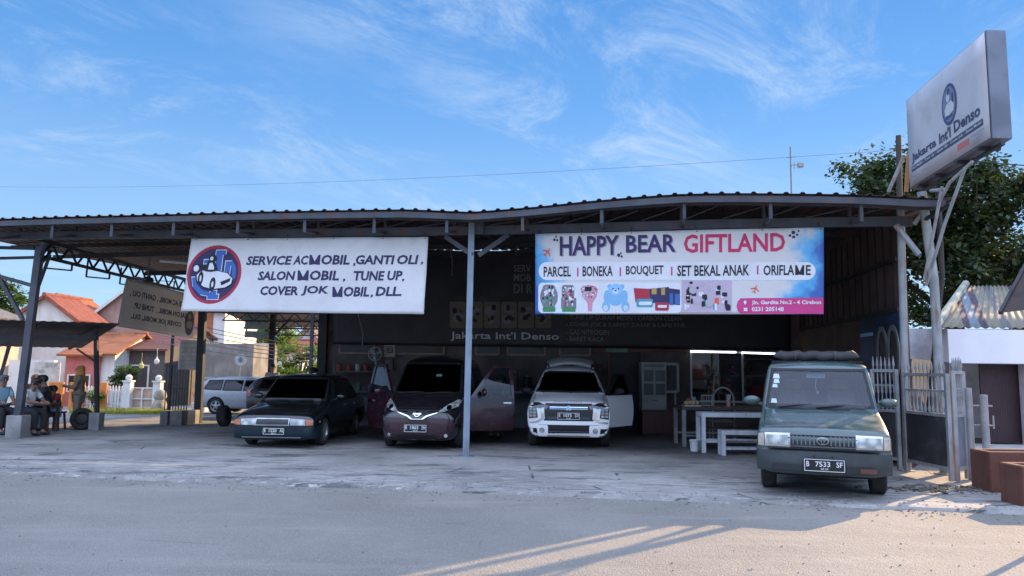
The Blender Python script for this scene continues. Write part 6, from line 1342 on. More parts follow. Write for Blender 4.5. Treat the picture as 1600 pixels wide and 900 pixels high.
# brick planters
BK_ = M('red_brown_render', (.135, .055, .038), .9, 0, .25, 2, .3, 25, (.09, .04, .03), .6, 2)
for (x0, y0, x1, y1, h_, lab) in ((6.42, 9.45, 8.3, 9.9, .50, 'red brown masonry planter box nearest the road at the right edge'), (6.72, 10.55, 8.2, 11.0, .56, 'red brown masonry planter box behind the nearer one, by the gate')):
    t = thing('masonry_planter', lab, 'planter', ((x0 + x1) / 2, y0, 0)); b = MB(); 
    for p, q in (((x0, y0), (x1, y0)), ((x1, y0), (x1, y1)), ((x1, y1), (x0, y1)), ((x0, y1), (x0, y0))):
        pass
    b.box(((x0 + x1) / 2, y0 + .05, h_ / 2 - .05), (x1 - x0, .10, h_ + .1)); b.box(((x0 + x1) / 2, y1 - .05, h_ / 2 - .05), (x1 - x0, .10, h_ + .1)); b.box((x0 + .05, (y0 + y1) / 2, h_ / 2 - .05), (.10, y1 - y0 - .2, h_ + .1)); b.box((x1 - .05, (y0 + y1) / 2, h_ / 2 - .05), (.10, y1 - y0 - .2, h_ + .1))
    b.build('wall', BK_, t, bevel=.018); b = MB(); b.box(((x0 + x1) / 2, (y0 + y1) / 2, h_ / 2 - .12), (x1 - x0 - .21, y1 - y0 - .21, h_)); b.build('earth', M('planter_earth', (.06, .045, .035), .95, bump=.6, bscale=20), t)

# ---- metal gate leaves with turned bars and spikes
GM = M('pale_gate_paint', (.30, .305, .315), .5, .2, .2, 3, .1, 50, (.18, .09, .05), .6, 3, True); GS = M('dark_gate_sheet', (.05, .048, .055), .6, .2, .3, 1.5, .15, 30, (.14, .13, .12), .6, 1.5)
def gate(label, p, q, h0, h1, sheet_mat, n):
    p, q = V(p), V(q); t = thing('gate_leaf', label, 'gate', p); hs_ = .98
    d = (q - p).normalized(); nn = d.cross(V((0, 0, 1))) * .02
    b = MB(); b.prism([p + V((0, 0, .22)) - nn * .4, q + V((0, 0, .22)) - nn * .4, q + V((0, 0, hs_)) - nn * .4, p + V((0, 0, hs_)) - nn * .4], nn * .8); b.build('sheet', sheet_mat, t)
    b = MB()
    for e in (p, q): b.bar(e + V((0, 0, .02)), e + V((0, 0, h0 + .02)), .06, .06, (0, 1, 0))
    for z in (.2, hs_ + .02, h0): b.bar(p + V((0, 0, z)), q + V((0, 0, z)), .045, .05)
    b.bar(p + V((0, 0, h0 - .25)), q + V((0, 0, h0 - .25)), .03, .03); b.build('frame', GM, t)
    for i in range(n):
        a = p.lerp(q, (i + .5) / n); b = MB()
        b.lathe([(.012, hs_), (.014, hs_ + .05), (.026, hs_ + .10), (.012, hs_ + .16), (.011, (hs_ + h0) / 2 - .05), (.024, (hs_ + h0) / 2), (.011, (hs_ + h0) / 2 + .05), (.011, h0 - .34), (.026, h0 - .29), (.012, h0 - .24), (.012, h0 + .07), (.022, h0 + .10), (.002, h1 + R.uniform(-.02, .02))], a, 7); b.build('bar', GM, t, smooth=True)
    return t
gA, gB, gC = V((6.62, 12.55, 0)), V((6.70, 11.45, 0)), V((7.13, 11.75, 0))
gate('dark sheeted spiked gate leaf standing between the rusty posts', gA, gB, 1.62, 1.86, GS, 11)
gate('spiked gate leaf with a paler blue grey lower sheet, right of the dark one', gB + V((.09, .0, 0)), gC, 1.66, 1.90, M('blue_grey_gate_sheet', (.15, .18, .22), .5, .2, .25, 2, .1, 30), 6)
gate('spiked gate leaf folded back along the side wall behind the rusty posts', V((6.3, 13.0, 0)), V((6.56, 12.68, 0)), 1.68, 1.92, GS, 6)
b = MB(); b.tube([gC + V((.06, -.02, 0)), gC + V((.06, -.02, 1.42))], .055, 10); b.tube([gC + V((.24, -.12, 0)), gC + V((.24, -.12, 1.32))], .055, 10)
for z in (.55, .85, 1.15): b.bar(gC + V((.06, -.02, z)), gC + V((.36, -.14, z)), .022)
b.bar(gC + V((.36, -.14, .8)), gC + V((.36, -.14, 1.0)), .02); prop(b.build('gate_post', GM, None, smooth=True), 'pair of pale round gate posts tied by short bars at the end of the gate', 'gate post')
b = MB(); b.prism([(7.2, 13.5, -.05), (10.0, 17.1, -.05), (10.06, 17.05, -.05), (7.26, 13.45, -.05)], (0, 0, 1.95)); prop(b.build('sheet_fence', M('dark_rusty_sheet', (.05, .04, .04), .7, 0, .3, 2, .2, 20, (.12, .06, .035), .6, 2), None), 'dark rusty sheet metal fence behind the spiked gate, running to the white fascia', 'fence')
# posters on the right side wall
def sidewall(y, z, off=.02): t_ = (y - 13.2) / (bw(XB1) - 13.2); return V((6.98 + (XB1 - 6.98) * t_ - off, y, z))
t = thing('portrait_poster', 'dark blue poster with two pale ringed portraits on the right side wall', 'poster', sidewall(14.2, 1.6))
b = MB(); b.prism([sidewall(15.4, .9), sidewall(13.28, .9), sidewall(13.28, 2.75), sidewall(15.4, 2.75)], (-.015, 0, 0)); b.build('board', M('blue_poster', (.016, .038, .085), .5, var=.4, scale=1.5, bump=0), t)
for yc in (14.05, 13.5):
    b = MB(); n_ = 22
    def ov(k, ry, rz_, o_): a = 2 * pi * k / n_; return sidewall(yc + ry * cos(a), 2.0 + rz_ * sin(a), o_)
    vs = [ov(k, .30, .52, .05) for k in range(n_)] + [ov(k, .22, .42, .05) for k in range(n_)]; b.add(vs, [(k, (k + 1) % n_, n_ + (k + 1) % n_, n_ + k) for k in range(n_)]); fr_ = b.build('portrait_ring', M('pale_ring', (.16, .16, .17), .5), t); md = fr_.modifiers.new('thickness', 'SOLIDIFY'); md.thickness = .02
    b = MB(); b.add([ov(k, .22, .42, .042) for k in range(n_)], [tuple(range(n_))]); b.build('portrait', M('dark_portrait', (.05, .045, .05), .5, var=.5, scale=4, bump=0, stain=(.22, .14, .11), samt=.8, sscale=3), fr_)
b = MB(); b.add(fit(text2d('SALON', .02), 0, 1, 0, 1)[0] and [sidewall(15.3 - x * .8, 2.45 - y * .16, .045) for x, y in fit(text2d('SALON', .02), 0, 1, 0, 1)[0]], text2d('SALON', .02)[1]) if False else b.bar(sidewall(15.3, 2.4, .04), sidewall(14.6, 2.4, .04), .01, .07)
b.build('printed_line', SKYI, t)
# ================================================================== things under the roof
# appliances, cabinets and signs along the rear wall
def rearbox(name, label, cat, px0, px1, py0, py1, depth, mat, off=.05, z0=None, bevel=.01):
    Y = 20.3 - off; a = at(px0, py1, Y); c = at(px1, py0, Y); zb = a.z if z0 is None else z0; t = thing(name, label, cat, ((a.x + c.x) / 2, Y, zb))
    b = MB(); b.box(((a.x + c.x) / 2, Y + .2, (zb + c.z) / 2), (c.x - a.x, depth, c.z - zb)); b.build('case', mat, t, bevel=bevel); return t, a.x, c.x, zb, c.z, Y + .2 - depth / 2
PAL = M('aged_white_enamel', (.34, .35, .34), .45, 0, .12, 3, .05, 30, (.16, .13, .1), .5, 2)
t, x0, x1, zb, zt, yf = rearbox('storage_cabinet', 'pale storage cabinet with four dark square panes beside the black door', 'cabinet', 1003, 1041, 566, 680, .45, PAL, .45, 0.)
for i in range(2):
    for j in range(2): b = MB(); cx = x0 + (x1 - x0) * (.28 + .46 * i); cz = zt - .36 - .36 * j; b.box((cx, yf - .004, cz), ((x1 - x0) * .38, .02, .30)); b.build('pane', M('grey_pane', (.09, .10, .10), .3), t)
b = MB(); b.box(((x0 + x1) / 2, yf - .01, zt - .10), ((x1 - x0) * .8, .02, .06)); b.build('louvre', GREY, t)
for k in range(2): b = MB(); b.box(((x0 + x1) / 2, yf - .006, .28 + .48 * k), ((x1 - x0) * .9, .02, .42)); o = b.build('drawer', PAL, t); b = MB(); b.bar(((x0 + x1) / 2 - .08, yf - .03, .36 + .48 * k), ((x1 - x0) / 2 + x0 + .08, yf - .03, .36 + .48 * k), .02); b.build('handle', CHROME, o)
t, x0, x1, zb, zt, yf = rearbox('wall_cupboard', 'pale open fronted wall cupboard with an arched top right of the storage cabinet', 'cupboard', 1026, 1059, 569, 612, .3, M('dark_inner', (.07, .07, .075), .7), .4)
b = MB(); 
for p, q in (((x0, zb), (x1, zb)), ((x0, zt), (x1, zt)), ((x0, zb), (x0, zt)), ((x1, zb), (x1, zt))): b.bar((p[0], yf - .02, p[1]), (q[0], yf - .02, q[1]), .07, .07, (0, 1, 0) if p[0] == q[0] else (0, 0, 1))
b.build('frame', PAL, t)
for sx in (x0 + .05, x1 - .05): b = MB(); b.bar((sx, yf + .1, 0), (sx, yf + .1, zb), .05); b.build('leg', PAL, t)
t, x0, x1, zb, zt, yf = rearbox('sideboard', 'low dark red wooden sideboard between the cabinets and the tables', 'sideboard', 1003, 1066, 642, 690, .5, M('dark_red_cabinet', (.065, .022, .022), .5, 0, .2, 3, .1), 1.2, 0.)
for k in range(3): b = MB(); cx = x0 + (x1 - x0) * (k + .5) / 3; b.box((cx, yf - .006, zt * .5), ((x1 - x0) / 3 - .03, .02, zt - .1)); o = b.build('door', M('dark_red_panel', (.08, .028, .026), .5), t); b = MB(); b.ell((cx + .08, yf - .03, zt * .6), (.015, .015, .015), 8, 5); b.build('knob', CHROME, o)
b = MB(); b.bar(onb(-.4, 1.0, .5), onb(.75, 1.0, .5), .5, .06, (0, 0, 1)); b.build('top', M('bench_top', (.22, .24, .27), .5), wb := thing('workbench', 'grey workbench against the rear wall between the maroon and white cars', 'workbench', onb(.2, 0, .5))); b = MB()
for xx_ in (-.35, .7): b.bar(onb(xx_, 0, .35), onb(xx_, .97, .35), .06); b.bar(onb(xx_, 0, .65), onb(xx_, .97, .65), .06)
b.build('frame', DSTEEL, wb)
rr = random.Random(3)
for i, (xx_, lab, mt) in enumerate(((-.25, 'dark drum on the left end of the grey workbench', DSTEEL), (.1, 'small dark oil canister on the grey workbench', M('oil_can', (.10, .06, .05), .5)), (.45, 'dark round fan housing on the right end of the grey workbench', BLACK))):
    t = thing('workshop_canister', lab, 'canister', onb(xx_, 1.03, .5)); b = MB(); h_ = .34 + .12 * (i % 2); b.lathe([(.11, 0), (.12, .02), (.12, h_), (.10, h_ + .03), (.03, h_ + .04)], onb(xx_, 1.03, .5), 14); b.build('can', mt, t, smooth=True); b = MB(); b.lathe([(.03, h_ + .03), (.03, h_ + .08), (.005, h_ + .085)], onb(xx_, 1.03, .5), 10); b.build('cap', GREY, t)
def framed(name, label, px0, py0, px1, py1, mat, fm, off=.10):
    p = [onrear(x, y, off) for x, y in ((px0, py0), (px1, py0), (px1, py1), (px0, py1))]; t = thing(name, label, 'sign', p[3]); b = MB(); b.prism(p, (0, .02, 0)); b.build('plate', mat, t)
    b = MB(); [b.bar(a + V((0, -.012, 0)), c + V((0, -.012, 0)), .03, .03, (0, 1, 0) if abs(a.x - c.x) < .05 else (0, 0, 1)) for a, c in zip(p, p[1:] + p[:1])]; b.build('frame', fm, t); return t, p
t, p = framed('framed_sign', 'small cream framed sign with a box mark on the rear wall beside the fan', 601, 537, 617, 557, M('cream_card', (.34, .30, .24), .6), M('pale_frame', (.32, .28, .24), .6))
c = (p[0] + p[2]) / 2; b = MB(); [b.bar(c + V((a, -.02, e)), c + V((f, -.02, g)), .018) for a, e, f, g in ((-.07, -.07, .07, -.07), (-.07, .09, .07, .09), (-.07, -.07, -.07, .09), (.07, -.07, .07, .09), (-.03, -.02, .04, -.02), (-.03, .04, .04, .04), (-.03, -.02, -.03, .04))]; b.build('printed_mark', INK, t)
framed('framed_picture', 'small dark framed picture hanging below the cream framed sign', 600, 562, 613, 578, M('dim_picture', (.14, .11, .12), .6, var=.4, scale=9), M('dim_frame', (.08, .06, .06), .6))
framed('framed_sign', 'pale green name strip on the rear wall above the black door', 945, 543, 982, 551, M('pale_green_strip', (.16, .24, .20), .6), M('dim_frame', (.08, .06, .06)))
t = thing('wall_fan', 'pale wall mounted fan on the rear wall left of the cream framed sign', 'fan', onrear(585, 553, .2)); c = onrear(586, 553, .25)
b = MB(); b.tube([c + V((.19 * cos(a), 0, .19 * sin(a))) for a in [2 * pi * i / 20 for i in range(21)]], .012, 6); [b.bar(c + V((.19 * cos(a), -.0, .19 * sin(a))), c + V((0, -.05, 0)), .008) for a in [2 * pi * i / 12 for i in range(12)]]; b.build('cage', M('pale_fan', (.36, .37, .38), .5), t)
for k in range(3): a = k * 2.094 + .4; b = MB(); b.prism([c + V((.03 * cos(a), .02, .03 * sin(a))), c + V((.16 * cos(a - .3), .03, .16 * sin(a - .3))), c + V((.17 * cos(a + .3), .0, .17 * sin(a + .3)))], (0, .008, 0)); b.build('blade', M('pale_fan_blade', (.42, .43, .44), .4), t)
b = MB(); b.tube([c, c + V((0, .1, -.05)), c + V((.02, .12, -.36))], .03, 8); b.build('bracket', M('pale_fan', (.36, .37, .38)), t)
# clutter of the workshop along the rear wall
def rack(lab, x0, x1, zs, off, items, seed):
    rr = random.Random(seed); t = thing('tool_rack', lab, 'rack', onb((x0 + x1) / 2, 0, off)); 
    for x in (x0, x1): b = MB(); b.bar(onb(x, 0, off - .18), onb(x, zs[-1] + .3, off - .18), .04); b.bar(onb(x, 0, off + .18), onb(x, zs[-1] + .3, off + .18), .04); b.build('upright', STEEL, t)
    for z in zs: b = MB(); b.bar(onb(x0 - .02, z, off), onb(x1 + .02, z, off), .42, .03); b.build('shelf', M('shelf_board', (.16, .13, .11), .7), t)
    cols = [('dusty_blue_tin', (.08, .14, .25)), ('dusty_red_tin', (.28, .05, .04)), ('cardboard', (.30, .21, .13)), ('dusty_white_tin', (.42, .42, .40)), ('dusty_green_tin', (.07, .16, .09))]; names = ('blue', 'red', 'brown cardboard', 'white', 'green')
    for z in zs:
        x = x0 + .12; k = 0
        while x < x1 - .12:
            i = rr.randrange(5); h_ = rr.uniform(.14, .28); c = onb(x, z + .016, off + rr.uniform(-.05, .1)); b = MB()
            if i == 2: b.box(c + V((0, 0, h_ / 2)), (.19, .22, h_)); nm, lb, ct = 'carton', 'brown cardboard carton', 'box'
            else: b.lathe([(.07, 0), (.075, .01), (.075, h_), (.06, h_ + .015), (.02, h_ + .03)], c, 12); nm, lb, ct = 'paint_tin', names[i] + ' dusty tin', 'tin'
            prop(b.build(nm, M(cols[i][0], cols[i][1], .6, 0, .2, 5, .1), None), lb + ' on the ' + lab.split(' of ')[0], ct, lb + 's on the ' + lab.split(' of ')[0]); x += rr.uniform(.2, .34); k += 1
rack('tall metal tool rack of tins behind the black saloon', -4.9, -3.7, (.4, .95, 1.5), .4, 4, 5)
rack('low metal tool rack of tins behind the white minivan', .95, 2.2, (.4, .95), .4, 4, 8)
for i, (x, lab) in enumerate(((-3.35, 'black tyre at the bottom of the stack by the rear wall'), (-3.35, 'black tyre in the middle of the stack by the rear wall'), (-3.35, 'black tyre on top of the stack by the rear wall'))):
    c = onb(x, .21 * i, .5); t = thing('spare_tyre', lab, 'tyre', c); b = MB(); b.lathe([(.19, 0), (.29, .0), (.315, .05), (.315, .15), (.29, .2), (.19, .2), (.18, .1), (.19, 0)], c + V((.02 * (i % 2), 0, 0)), 26); b.build('rubber', RUBBER, t, smooth=True)
t = thing('air_hose', 'coiled red air hose hanging on the rear wall left of the black door', 'hose', onb(2.45, 1.5, .1)); b = MB(); b.tube([onb(2.45, 1.55, .06 + .012 * (i // 24)) + V((.17 * cos(2 * pi * i / 24), 0, .24 * sin(2 * pi * i / 24))) for i in range(97)], .012, 6); b.build('coil', M('red_rubber', (.25, .03, .025), .6), t, smooth=True); b = MB(); b.bar(onb(2.45, 1.8, .02), onb(2.45, 1.8, .14), .03); b.build('hook', GREY, t)
for i, (px, py0, py1, lab) in enumerate(((700, 372, 430, 'thin cable hanging from the roof just left of the middle post'), (800, 368, 400, 'thin cable hanging from the roof between the two banners'), (560, 492, 540, 'thin cable hanging below the right half of the left banner'))):
    p, q = at(px, py0, 17.5), at(px + 6, py1, 17.5); b = MB(); b.tube([V((p.x, p.y, 4.6)), p, p.lerp(q, .6) + V((.05, 0, 0)), q], .012, 5); prop(b.build('hanging_cable', M('grey_cable', (.16, .16, .17), .6), None), lab, 'cable')
# lamps over the shop window
TUBE = emitm('tube_light', (.92, .96, 1.0), 2.2)
for a, c, lab in ((1079, 1150, 'glowing fluorescent tube along the left half of the shop window top'), (1159, 1231, 'glowing fluorescent tube along the right half of the shop window top')):
    p, q = onrear(a, 549 if a < 1100 else 551, .12), onrear(c, 550.5 if a < 1100 else 553.5, .12); t = thing('tube_lamp', lab, 'lamp', p); b = MB(); b.tube([p, q], .020, 8); b.build('tube', TUBE, t); b = MB(); b.bar(p + V((-.03, .04, .03)), q + V((.03, .04, .03)), .05, .03); b.build('batten', GREY, t)
# unlit battens and a ceiling fan under the left part of the roof
p, q = at(250, 408, 18.4), at(296, 412, 18.4); t = thing('tube_lamp', 'unlit white tube lamp batten under the roof, behind the left banner edge', 'lamp', p); b = MB(); b.tube([p, q], .03, 8); b.build('tube', WHITE, t); b = MB(); b.bar(p + V((0, 0, .04)), q + V((0, 0, .04)), .06, .03); [b.bar(e, e + V((0, 0, .45)), .012) for e in (p.lerp(q, .2), p.lerp(q, .8))]; b.build('batten', GREY, t)
c = at(231, 438, 19.2); t = thing('ceiling_fan', 'ceiling fan hanging on a long rod above the mirrored banner', 'fan', c); b = MB(); b.tube([c, V((c.x, c.y, 4.62))], .022, 8); b.build('rod', GREY, t); b = MB(); b.lathe([(.04, .1), (.13, .06), (.14, -.03), (.05, -.08)], c, 14); b.build('motor', DSTEEL, t, smooth=True)
for k in range(3): a = k * 2.094 + .5; d = V((cos(a), sin(a), 0)); n_ = V((-sin(a), cos(a), .15)).normalized(); b = MB(); b.prism([c + d * .13 - n_ * .05, c + d * .62 - n_ * .075, c + d * .62 + n_ * .075, c + d * .13 + n_ * .05], (0, 0, .012)); b.build('blade', GREY, t)
# shop goods behind the glass
sy = bw(6) + 1.0
t = thing('display_shelf', 'white display shelf full of gift toys inside the shop window', 'shelf', (6.7, sy + .9, 0)); b = MB()
for z in (.5, .98, 1.5, 2.0): b.box((6.6, sy + .9, z), (2.5, .4, .04))
b.build('board', PAL, t); b = MB(); [b.box((x, sy + .9, 1.05), (.04, .4, 2.1)) for x in (5.35, 6.2, 7.0, 7.85)]; b.build('upright', PAL, t)
rr = random.Random(4); toyc = [('red', (.30, .04, .05)), ('pale', (.45, .42, .40)), ('pink', (.42, .16, .2)), ('brown', (.16, .09, .06)), ('blue', (.08, .14, .26))]
for i in range(14):
    cn, cc = toyc[i % 5]; z = (.52, 1.0, 1.52)[i // 5]; x = 5.5 + (i % 5) * .52 + rr.uniform(-.08, .08); s_ = rr.uniform(.8, 1.1); mt = M(cn + '_plush', cc, .95, 0, .2, 8, .3, 40)
    t = thing('plush_toy', 'plush toy sitting on the display shelf inside the shop', 'toy', (x, sy + .75, z), 0, 'plush toys on the display shelf'); b = MB(); b.ell((x, sy + .75, z + .13 * s_), (.11 * s_, .09, .13 * s_)); b.ell((x, sy + .73, z + .31 * s_), (.085 * s_, .08, .08 * s_)); [b.ell((x + e * .07 * s_, sy + .73, z + .385 * s_), (.03, .02, .03), 8, 5) for e in (-1, 1)]; [b.ell((x + e * .10 * s_, sy + .70, z + .17 * s_), (.035, .05, .08), 8, 5) for e in (-1, 1)]; [b.ell((x + e * .06 * s_, sy + .66, z + .05), (.04, .08, .04), 8, 5) for e in (-1, 1)]; b.build('body', mt, t, smooth=True)
t = thing('armchair', 'deep red armchair inside the shop behind the glass', 'armchair', (7.35, sy + .15, 0)); RC = M('deep_red_cloth', (.16, .012, .02), .9); b = MB(); b.box((7.35, sy + .15, .4), (.62, .55, .26)); b.build('seat', RC, t, bevel=.05); b = MB(); b.box((7.35, sy + .42, .85), (.62, .14, .75)); b.build('backrest', RC, t, bevel=.05)
for e in (-1, 1): b = MB(); b.box((7.35 + e * .35, sy + .15, .5), (.12, .55, .5)); b.build('armrest', RC, t, bevel=.04)
t = thing('shop_banner', 'salmon pink roll up banner just inside the left edge of the shop window', 'banner', (5.28, sy - .45, 0)); b = MB(); b.box((5.27, sy - .45, 1.78), (.52, .02, .75)); b.build('print', M('salmon_print', (.62, .20, .17), .6), t); b = MB(); b.box((5.27, sy - .45, 1.25), (.52, .02, .26)); b.build('print', M('cream_print', (.5, .42, .33), .6), t); b = MB(); b.bar((5.27, sy - .42, 0), (5.27, sy - .42, 2.15), .03); b.box((5.27, sy - .42, .03), (.5, .25, .06)); b.build('stand', GREY, t)
# long dark table, pale metal table and bench
def table(name, label, cat, x0, x1, y0, y1, h_, topm, legm, tw=.06, lw=.065, rail_=True):
    t = thing(name, label, cat, ((x0 + x1) / 2, (y0 + y1) / 2, 0)); b = MB(); b.box(((x0 + x1) / 2, (y0 + y1) / 2, h_ - tw / 2), (x1 - x0, y1 - y0, tw)); b.build('top', topm, t, bevel=.006)
    for x in (x0 + lw / 2, x1 - lw / 2):
        for y in (y0 + lw / 2, y1 - lw / 2): b = MB(); b.box((x, y, (h_ - tw) / 2), (lw, lw, h_ - tw - .001)); b.build('leg', legm, t)
    if rail_: b = MB(); b.bar((x0 + lw, y0 + lw / 2, h_ * .28), (x1 - lw, y0 + lw / 2, h_ * .28), .04); b.bar((x0 + lw, y1 - lw / 2, h_ * .28), (x1 - lw, y1 - lw / 2, h_ * .28), .04); b.build('stretcher', legm, t)
    return t
TWD = M('dark_table_wood', (.06, .04, .038), .6, 0, .25, 3, .1); WMT = M('whitish_painted_wood', (.52, .55, .58), .6, 0, .12, 3, .1, 40, (.25, .2, .16), .5, 3, True)
table('long_table', 'long dark wooden table in front of the shop window, laden with food things', 'table', 3.72, 6.4, 16.2, 17.1, .86, TWD, M('grey_wood_leg', (.20, .19, .20), .7), .07, .08)
table('metal_table', 'tall whitish table frame standing behind the lower bench, left of the dark green van', 'table', 3.86, 5.5, 15.1, 15.6, .80, WMT, WMT, .09, .075)
table('bench', 'low whitish bench in front of the whitish table, left of the dark green van', 'bench', 4.13, 5.6, 14.65, 14.95, .48, WMT, WMT, .08, .075)
table('bench', 'dark low wooden bench below the long dark table', 'bench', 4.0, 6.2, 15.75, 16.0, .45, M('brown_bench_wood', (.12, .075, .06), .7), TWD, .05, .07)
def bucket(lab, c, r, h_, mt):
    t = thing('bucket', lab, 'bucket', c); b = MB(); b.lathe([(r * .82, 0), (r * .84, .01), (r, h_), (r * 1.06, h_), (r * 1.06, h_ - .03), (r * .98, h_ - .04)], c, 20); b.build('pail', mt, t, smooth=True); b = MB(); b.tube([V(c) + V((r * cos(a), -.02 - .05 * sin(a), h_ - .02 - .11 * sin(a))) for a in [pi * i / 10 for i in range(11)]], .006, 5); b.build('handle', GREY, t)
a = gp(1085, 705); bucket('white plastic bucket on the floor by the left table leg', a, .098, .23, M('white_plastic', (.58, .60, .62), .4))
tz = .86
def cup(lab, x, y, r, h_, mt, straws=0):
    t = thing('cup', lab, 'cup', (x, y, tz)); b = MB(); b.lathe([(r * .8, 0), (r, h_), (r * .93, h_), (r * .75, .01)], (x, y, tz), 14); b.build('vessel', mt, t, smooth=True)
    for i in range(straws): b = MB(); a = i * 1.3; b.bar((x + .015 * cos(a), y + .015 * sin(a), tz + .02), (x + .05 * cos(a), y + .05 * sin(a), tz + h_ + .12), .011); b.build('straw', (PNK, WHI, TEAL)[i % 3], t)
cup('pinkish cup holding drinking straws on the long dark table', 4.78, 16.4, .055, .15, M('pink_cup', (.42, .24, .24), .4), 5); cup('tall clear jar with a teal label on the long dark table', 4.05, 16.5, .05, .20, M('teal_jar', (.10, .26, .27), .3)); cup('small reddish jar beside the teal labelled jar', 4.0, 16.75, .06, .16, M('red_jar', (.34, .06, .05), .3))
t = thing('bread_tray', 'pale tray of bread rolls at the left end of the long dark table', 'tray', (3.95, 16.45, tz)); b = MB(); b.box((3.98, 16.45, tz + .015), (.36, .28, .03)); b.build('tray', PAL, t)
for i in range(4): b = MB(); b.ell((3.86 + .08 * i, 16.42 + .03 * (i % 2), tz + .075), (.055, .07, .05), 10, 6); b.build('roll', M('bread', (.42, .27, .13), .8), t, smooth=True)
t = thing('wire_basket', 'pale wire basket standing on the long dark table', 'basket', (4.35, 16.5, tz)); b = MB()
for z in (.02, .12, .24): b.tube([(4.35 + .14 * cos(a), 16.5 + .1 * sin(a), tz + z) for a in [2 * pi * i / 18 for i in range(19)]], .007, 5)
for i in range(16): a = 2 * pi * i / 16; b.bar((4.35 + .14 * cos(a), 16.5 + .1 * sin(a), tz + .02), (4.35 + .14 * cos(a), 16.5 + .1 * sin(a), tz + .24), .006)
b.build('wires', PAL, t)
t = thing('plastic_chair', 'pale chair with an arched tubular back behind the long dark table', 'chair', (4.98, 17.6, 0)); b = MB(); b.tube([(4.98 - .26, 17.5, 0), (4.98 - .25, 17.5, .9)] + [(4.98 - .25 * cos(a), 17.5, .95 + .30 * sin(a)) for a in [pi * i / 10 for i in range(11)]] + [(4.98 + .25, 17.5, .9), (4.98 + .26, 17.5, 0)], .022, 8); b.build('back_frame', PAL, t, smooth=True); b = MB(); b.box((4.98, 17.72, .46), (.48, .42, .04)); b.build('seat', PAL, t); 
for e in (-1, 1): b = MB(); b.bar((4.98 + e * .22, 17.9, 0), (4.98 + e * .22, 17.9, .44), .03); b.build('leg', PAL, t)
# loose wheel, concrete blocks, tyre by the seated people
def tyre(lab, c, r, w_, rot, rim=True):
    t = thing('loose_wheel', lab, 'wheel', (c[0], c[1], c[2])); Mx = Matrix.Translation((c[0], c[1], c[2] + r)) @ rot; b = MB(); b.lathe([(r * .58, -w_ / 2), (r * .9, -w_ / 2), (r, -w_ * .3), (r, w_ * .3), (r * .9, w_ / 2), (r * .58, w_ / 2), (r * .55, 0), (r * .58, -w_ / 2)], n=28, M=Mx); b.build('tyre', RUBBER, t, smooth=True)
    if rim: b = MB(); b.lathe([(r * .57, -.05), (r * .5, .03), (.08, .05), (.0, .05)], n=22, M=Mx); b.build('rim', DSTEEL, t, smooth=True)
a = gp(349, 666); tyre('black wheel standing upright on the floor left of the black saloon', a, .29, .24, Matrix.Rotation(radians(82), 4, 'Y') @ Matrix.Rotation(0, 4, 'X'))
a = gp(131, 672); a = a + V((-.12, .1, 0)); tyre('black tyre leaning beside the shed post near the standing woman', a, .27, .17, Matrix.Rotation(radians(20), 4, 'Z') @ Matrix.Rotation(radians(80), 4, 'X'))
for px0, px1, py, lab in ((249, 262, 664, 'small concrete block at the left end of the row by the dark post'), (264, 285, 664, 'broad concrete block in the middle of the row by the dark post'), (287, 306, 662, 'concrete block touching the foot of the dark post')):
    a, c = gp(px0, py), gp(px1, py); b = MB(); b.box(((a.x + c.x) / 2, a.y + .2, a.z + .19), (c.x - a.x, .4, .40)); prop(b.build('concrete_block', CONC, None, bevel=.015), lab, 'block')
# antenna on the roof
c = at(1236, 298, 17.5); t = thing('roof_antenna', 'small television antenna on a thin mast above the roof', 'antenna', c); b = MB(); b.tube([V((c.x, c.y, 4.7)), at(1235, 229, 17.5)], .018, 6); b.build('mast', GREY, t); p = at(1236, 246, 17.5); b = MB(); b.bar(at(1229, 246, 17.5), at(1244, 245, 17.5), .018); b.bar(at(1234, 258, 17.5), at(1252, 257, 17.3), .02); [b.bar(at(x, 252, 17.5), at(x, 264, 17.5), .014) for x in (1241, 1246, 1250)]; b.build('element', PAL, t); q = at(1251, 258, 17.3); b = MB(); b.box(q, (.12, .1, .09)); b.build('amplifier_box', PAL, t)

# ---- lean-to shed on the left
sh = thing('lean_to_shed', 'small dark lean-to shed with a low sheet roof on thin posts over the seated people', 'shed', (-12.4, 18.6, 0))
s0, s1, s2, s3 = at(188, 505, 18.2), at(-120, 496, 16.6), at(-140, 538, 20.6), at(128, 543, 21.2)
b = MB(); b.grid(lambda u, v: s1.lerp(s0, u).lerp(s2.lerp(s3, u), v) + V((0, 0, .007 * sin(u * 120))), 150, 3); o = b.build('roof', DSTEEL if False else M('black_roof_sheet', (.035, .033, .036), .7, 0, .3, 2, .1, 30, (.1, .05, .03), .5, 2), sh, smooth=2); md = o.modifiers.new('thickness', 'SOLIDIFY'); md.thickness = .012
a = gp(148, 672); b = MB(); b.box(a + V((0, .05, .21)), (.26, .26, .44)); b.build('footing', CONC, sh, bevel=.01); b = MB(); b.bar(a + V((0, .05, .4)), at(150, 512, 18.4), .085, .085, (0, 1, 0)); b.build('post', DSTEEL, sh)
b = MB(); b.bar(gp(-14, 640), at(20, 520, 19.6), .09); b.build('post', DSTEEL, sh); b = MB(); b.bar(at(-40, 527, 17.2), at(150, 527, 18.4), .07, .1); b.bar(at(108, 545, 19.6), at(150, 522, 18.4), .05); b.bar(at(100, 528, 20.5), at(152, 519, 18.4), .06); b.bar(at(120, 545, 18.4), at(150, 566, 18.4), .04); b.build('beam', DSTEEL, sh)
st = thing('stall_table', 'low dark table the seated people gather around', 'table', (-11.3, 17.9, 0)); b = MB(); b.box((-11.45, 17.95, .66), (1.0, .6, .05)); b.build('top', TWD, st); 
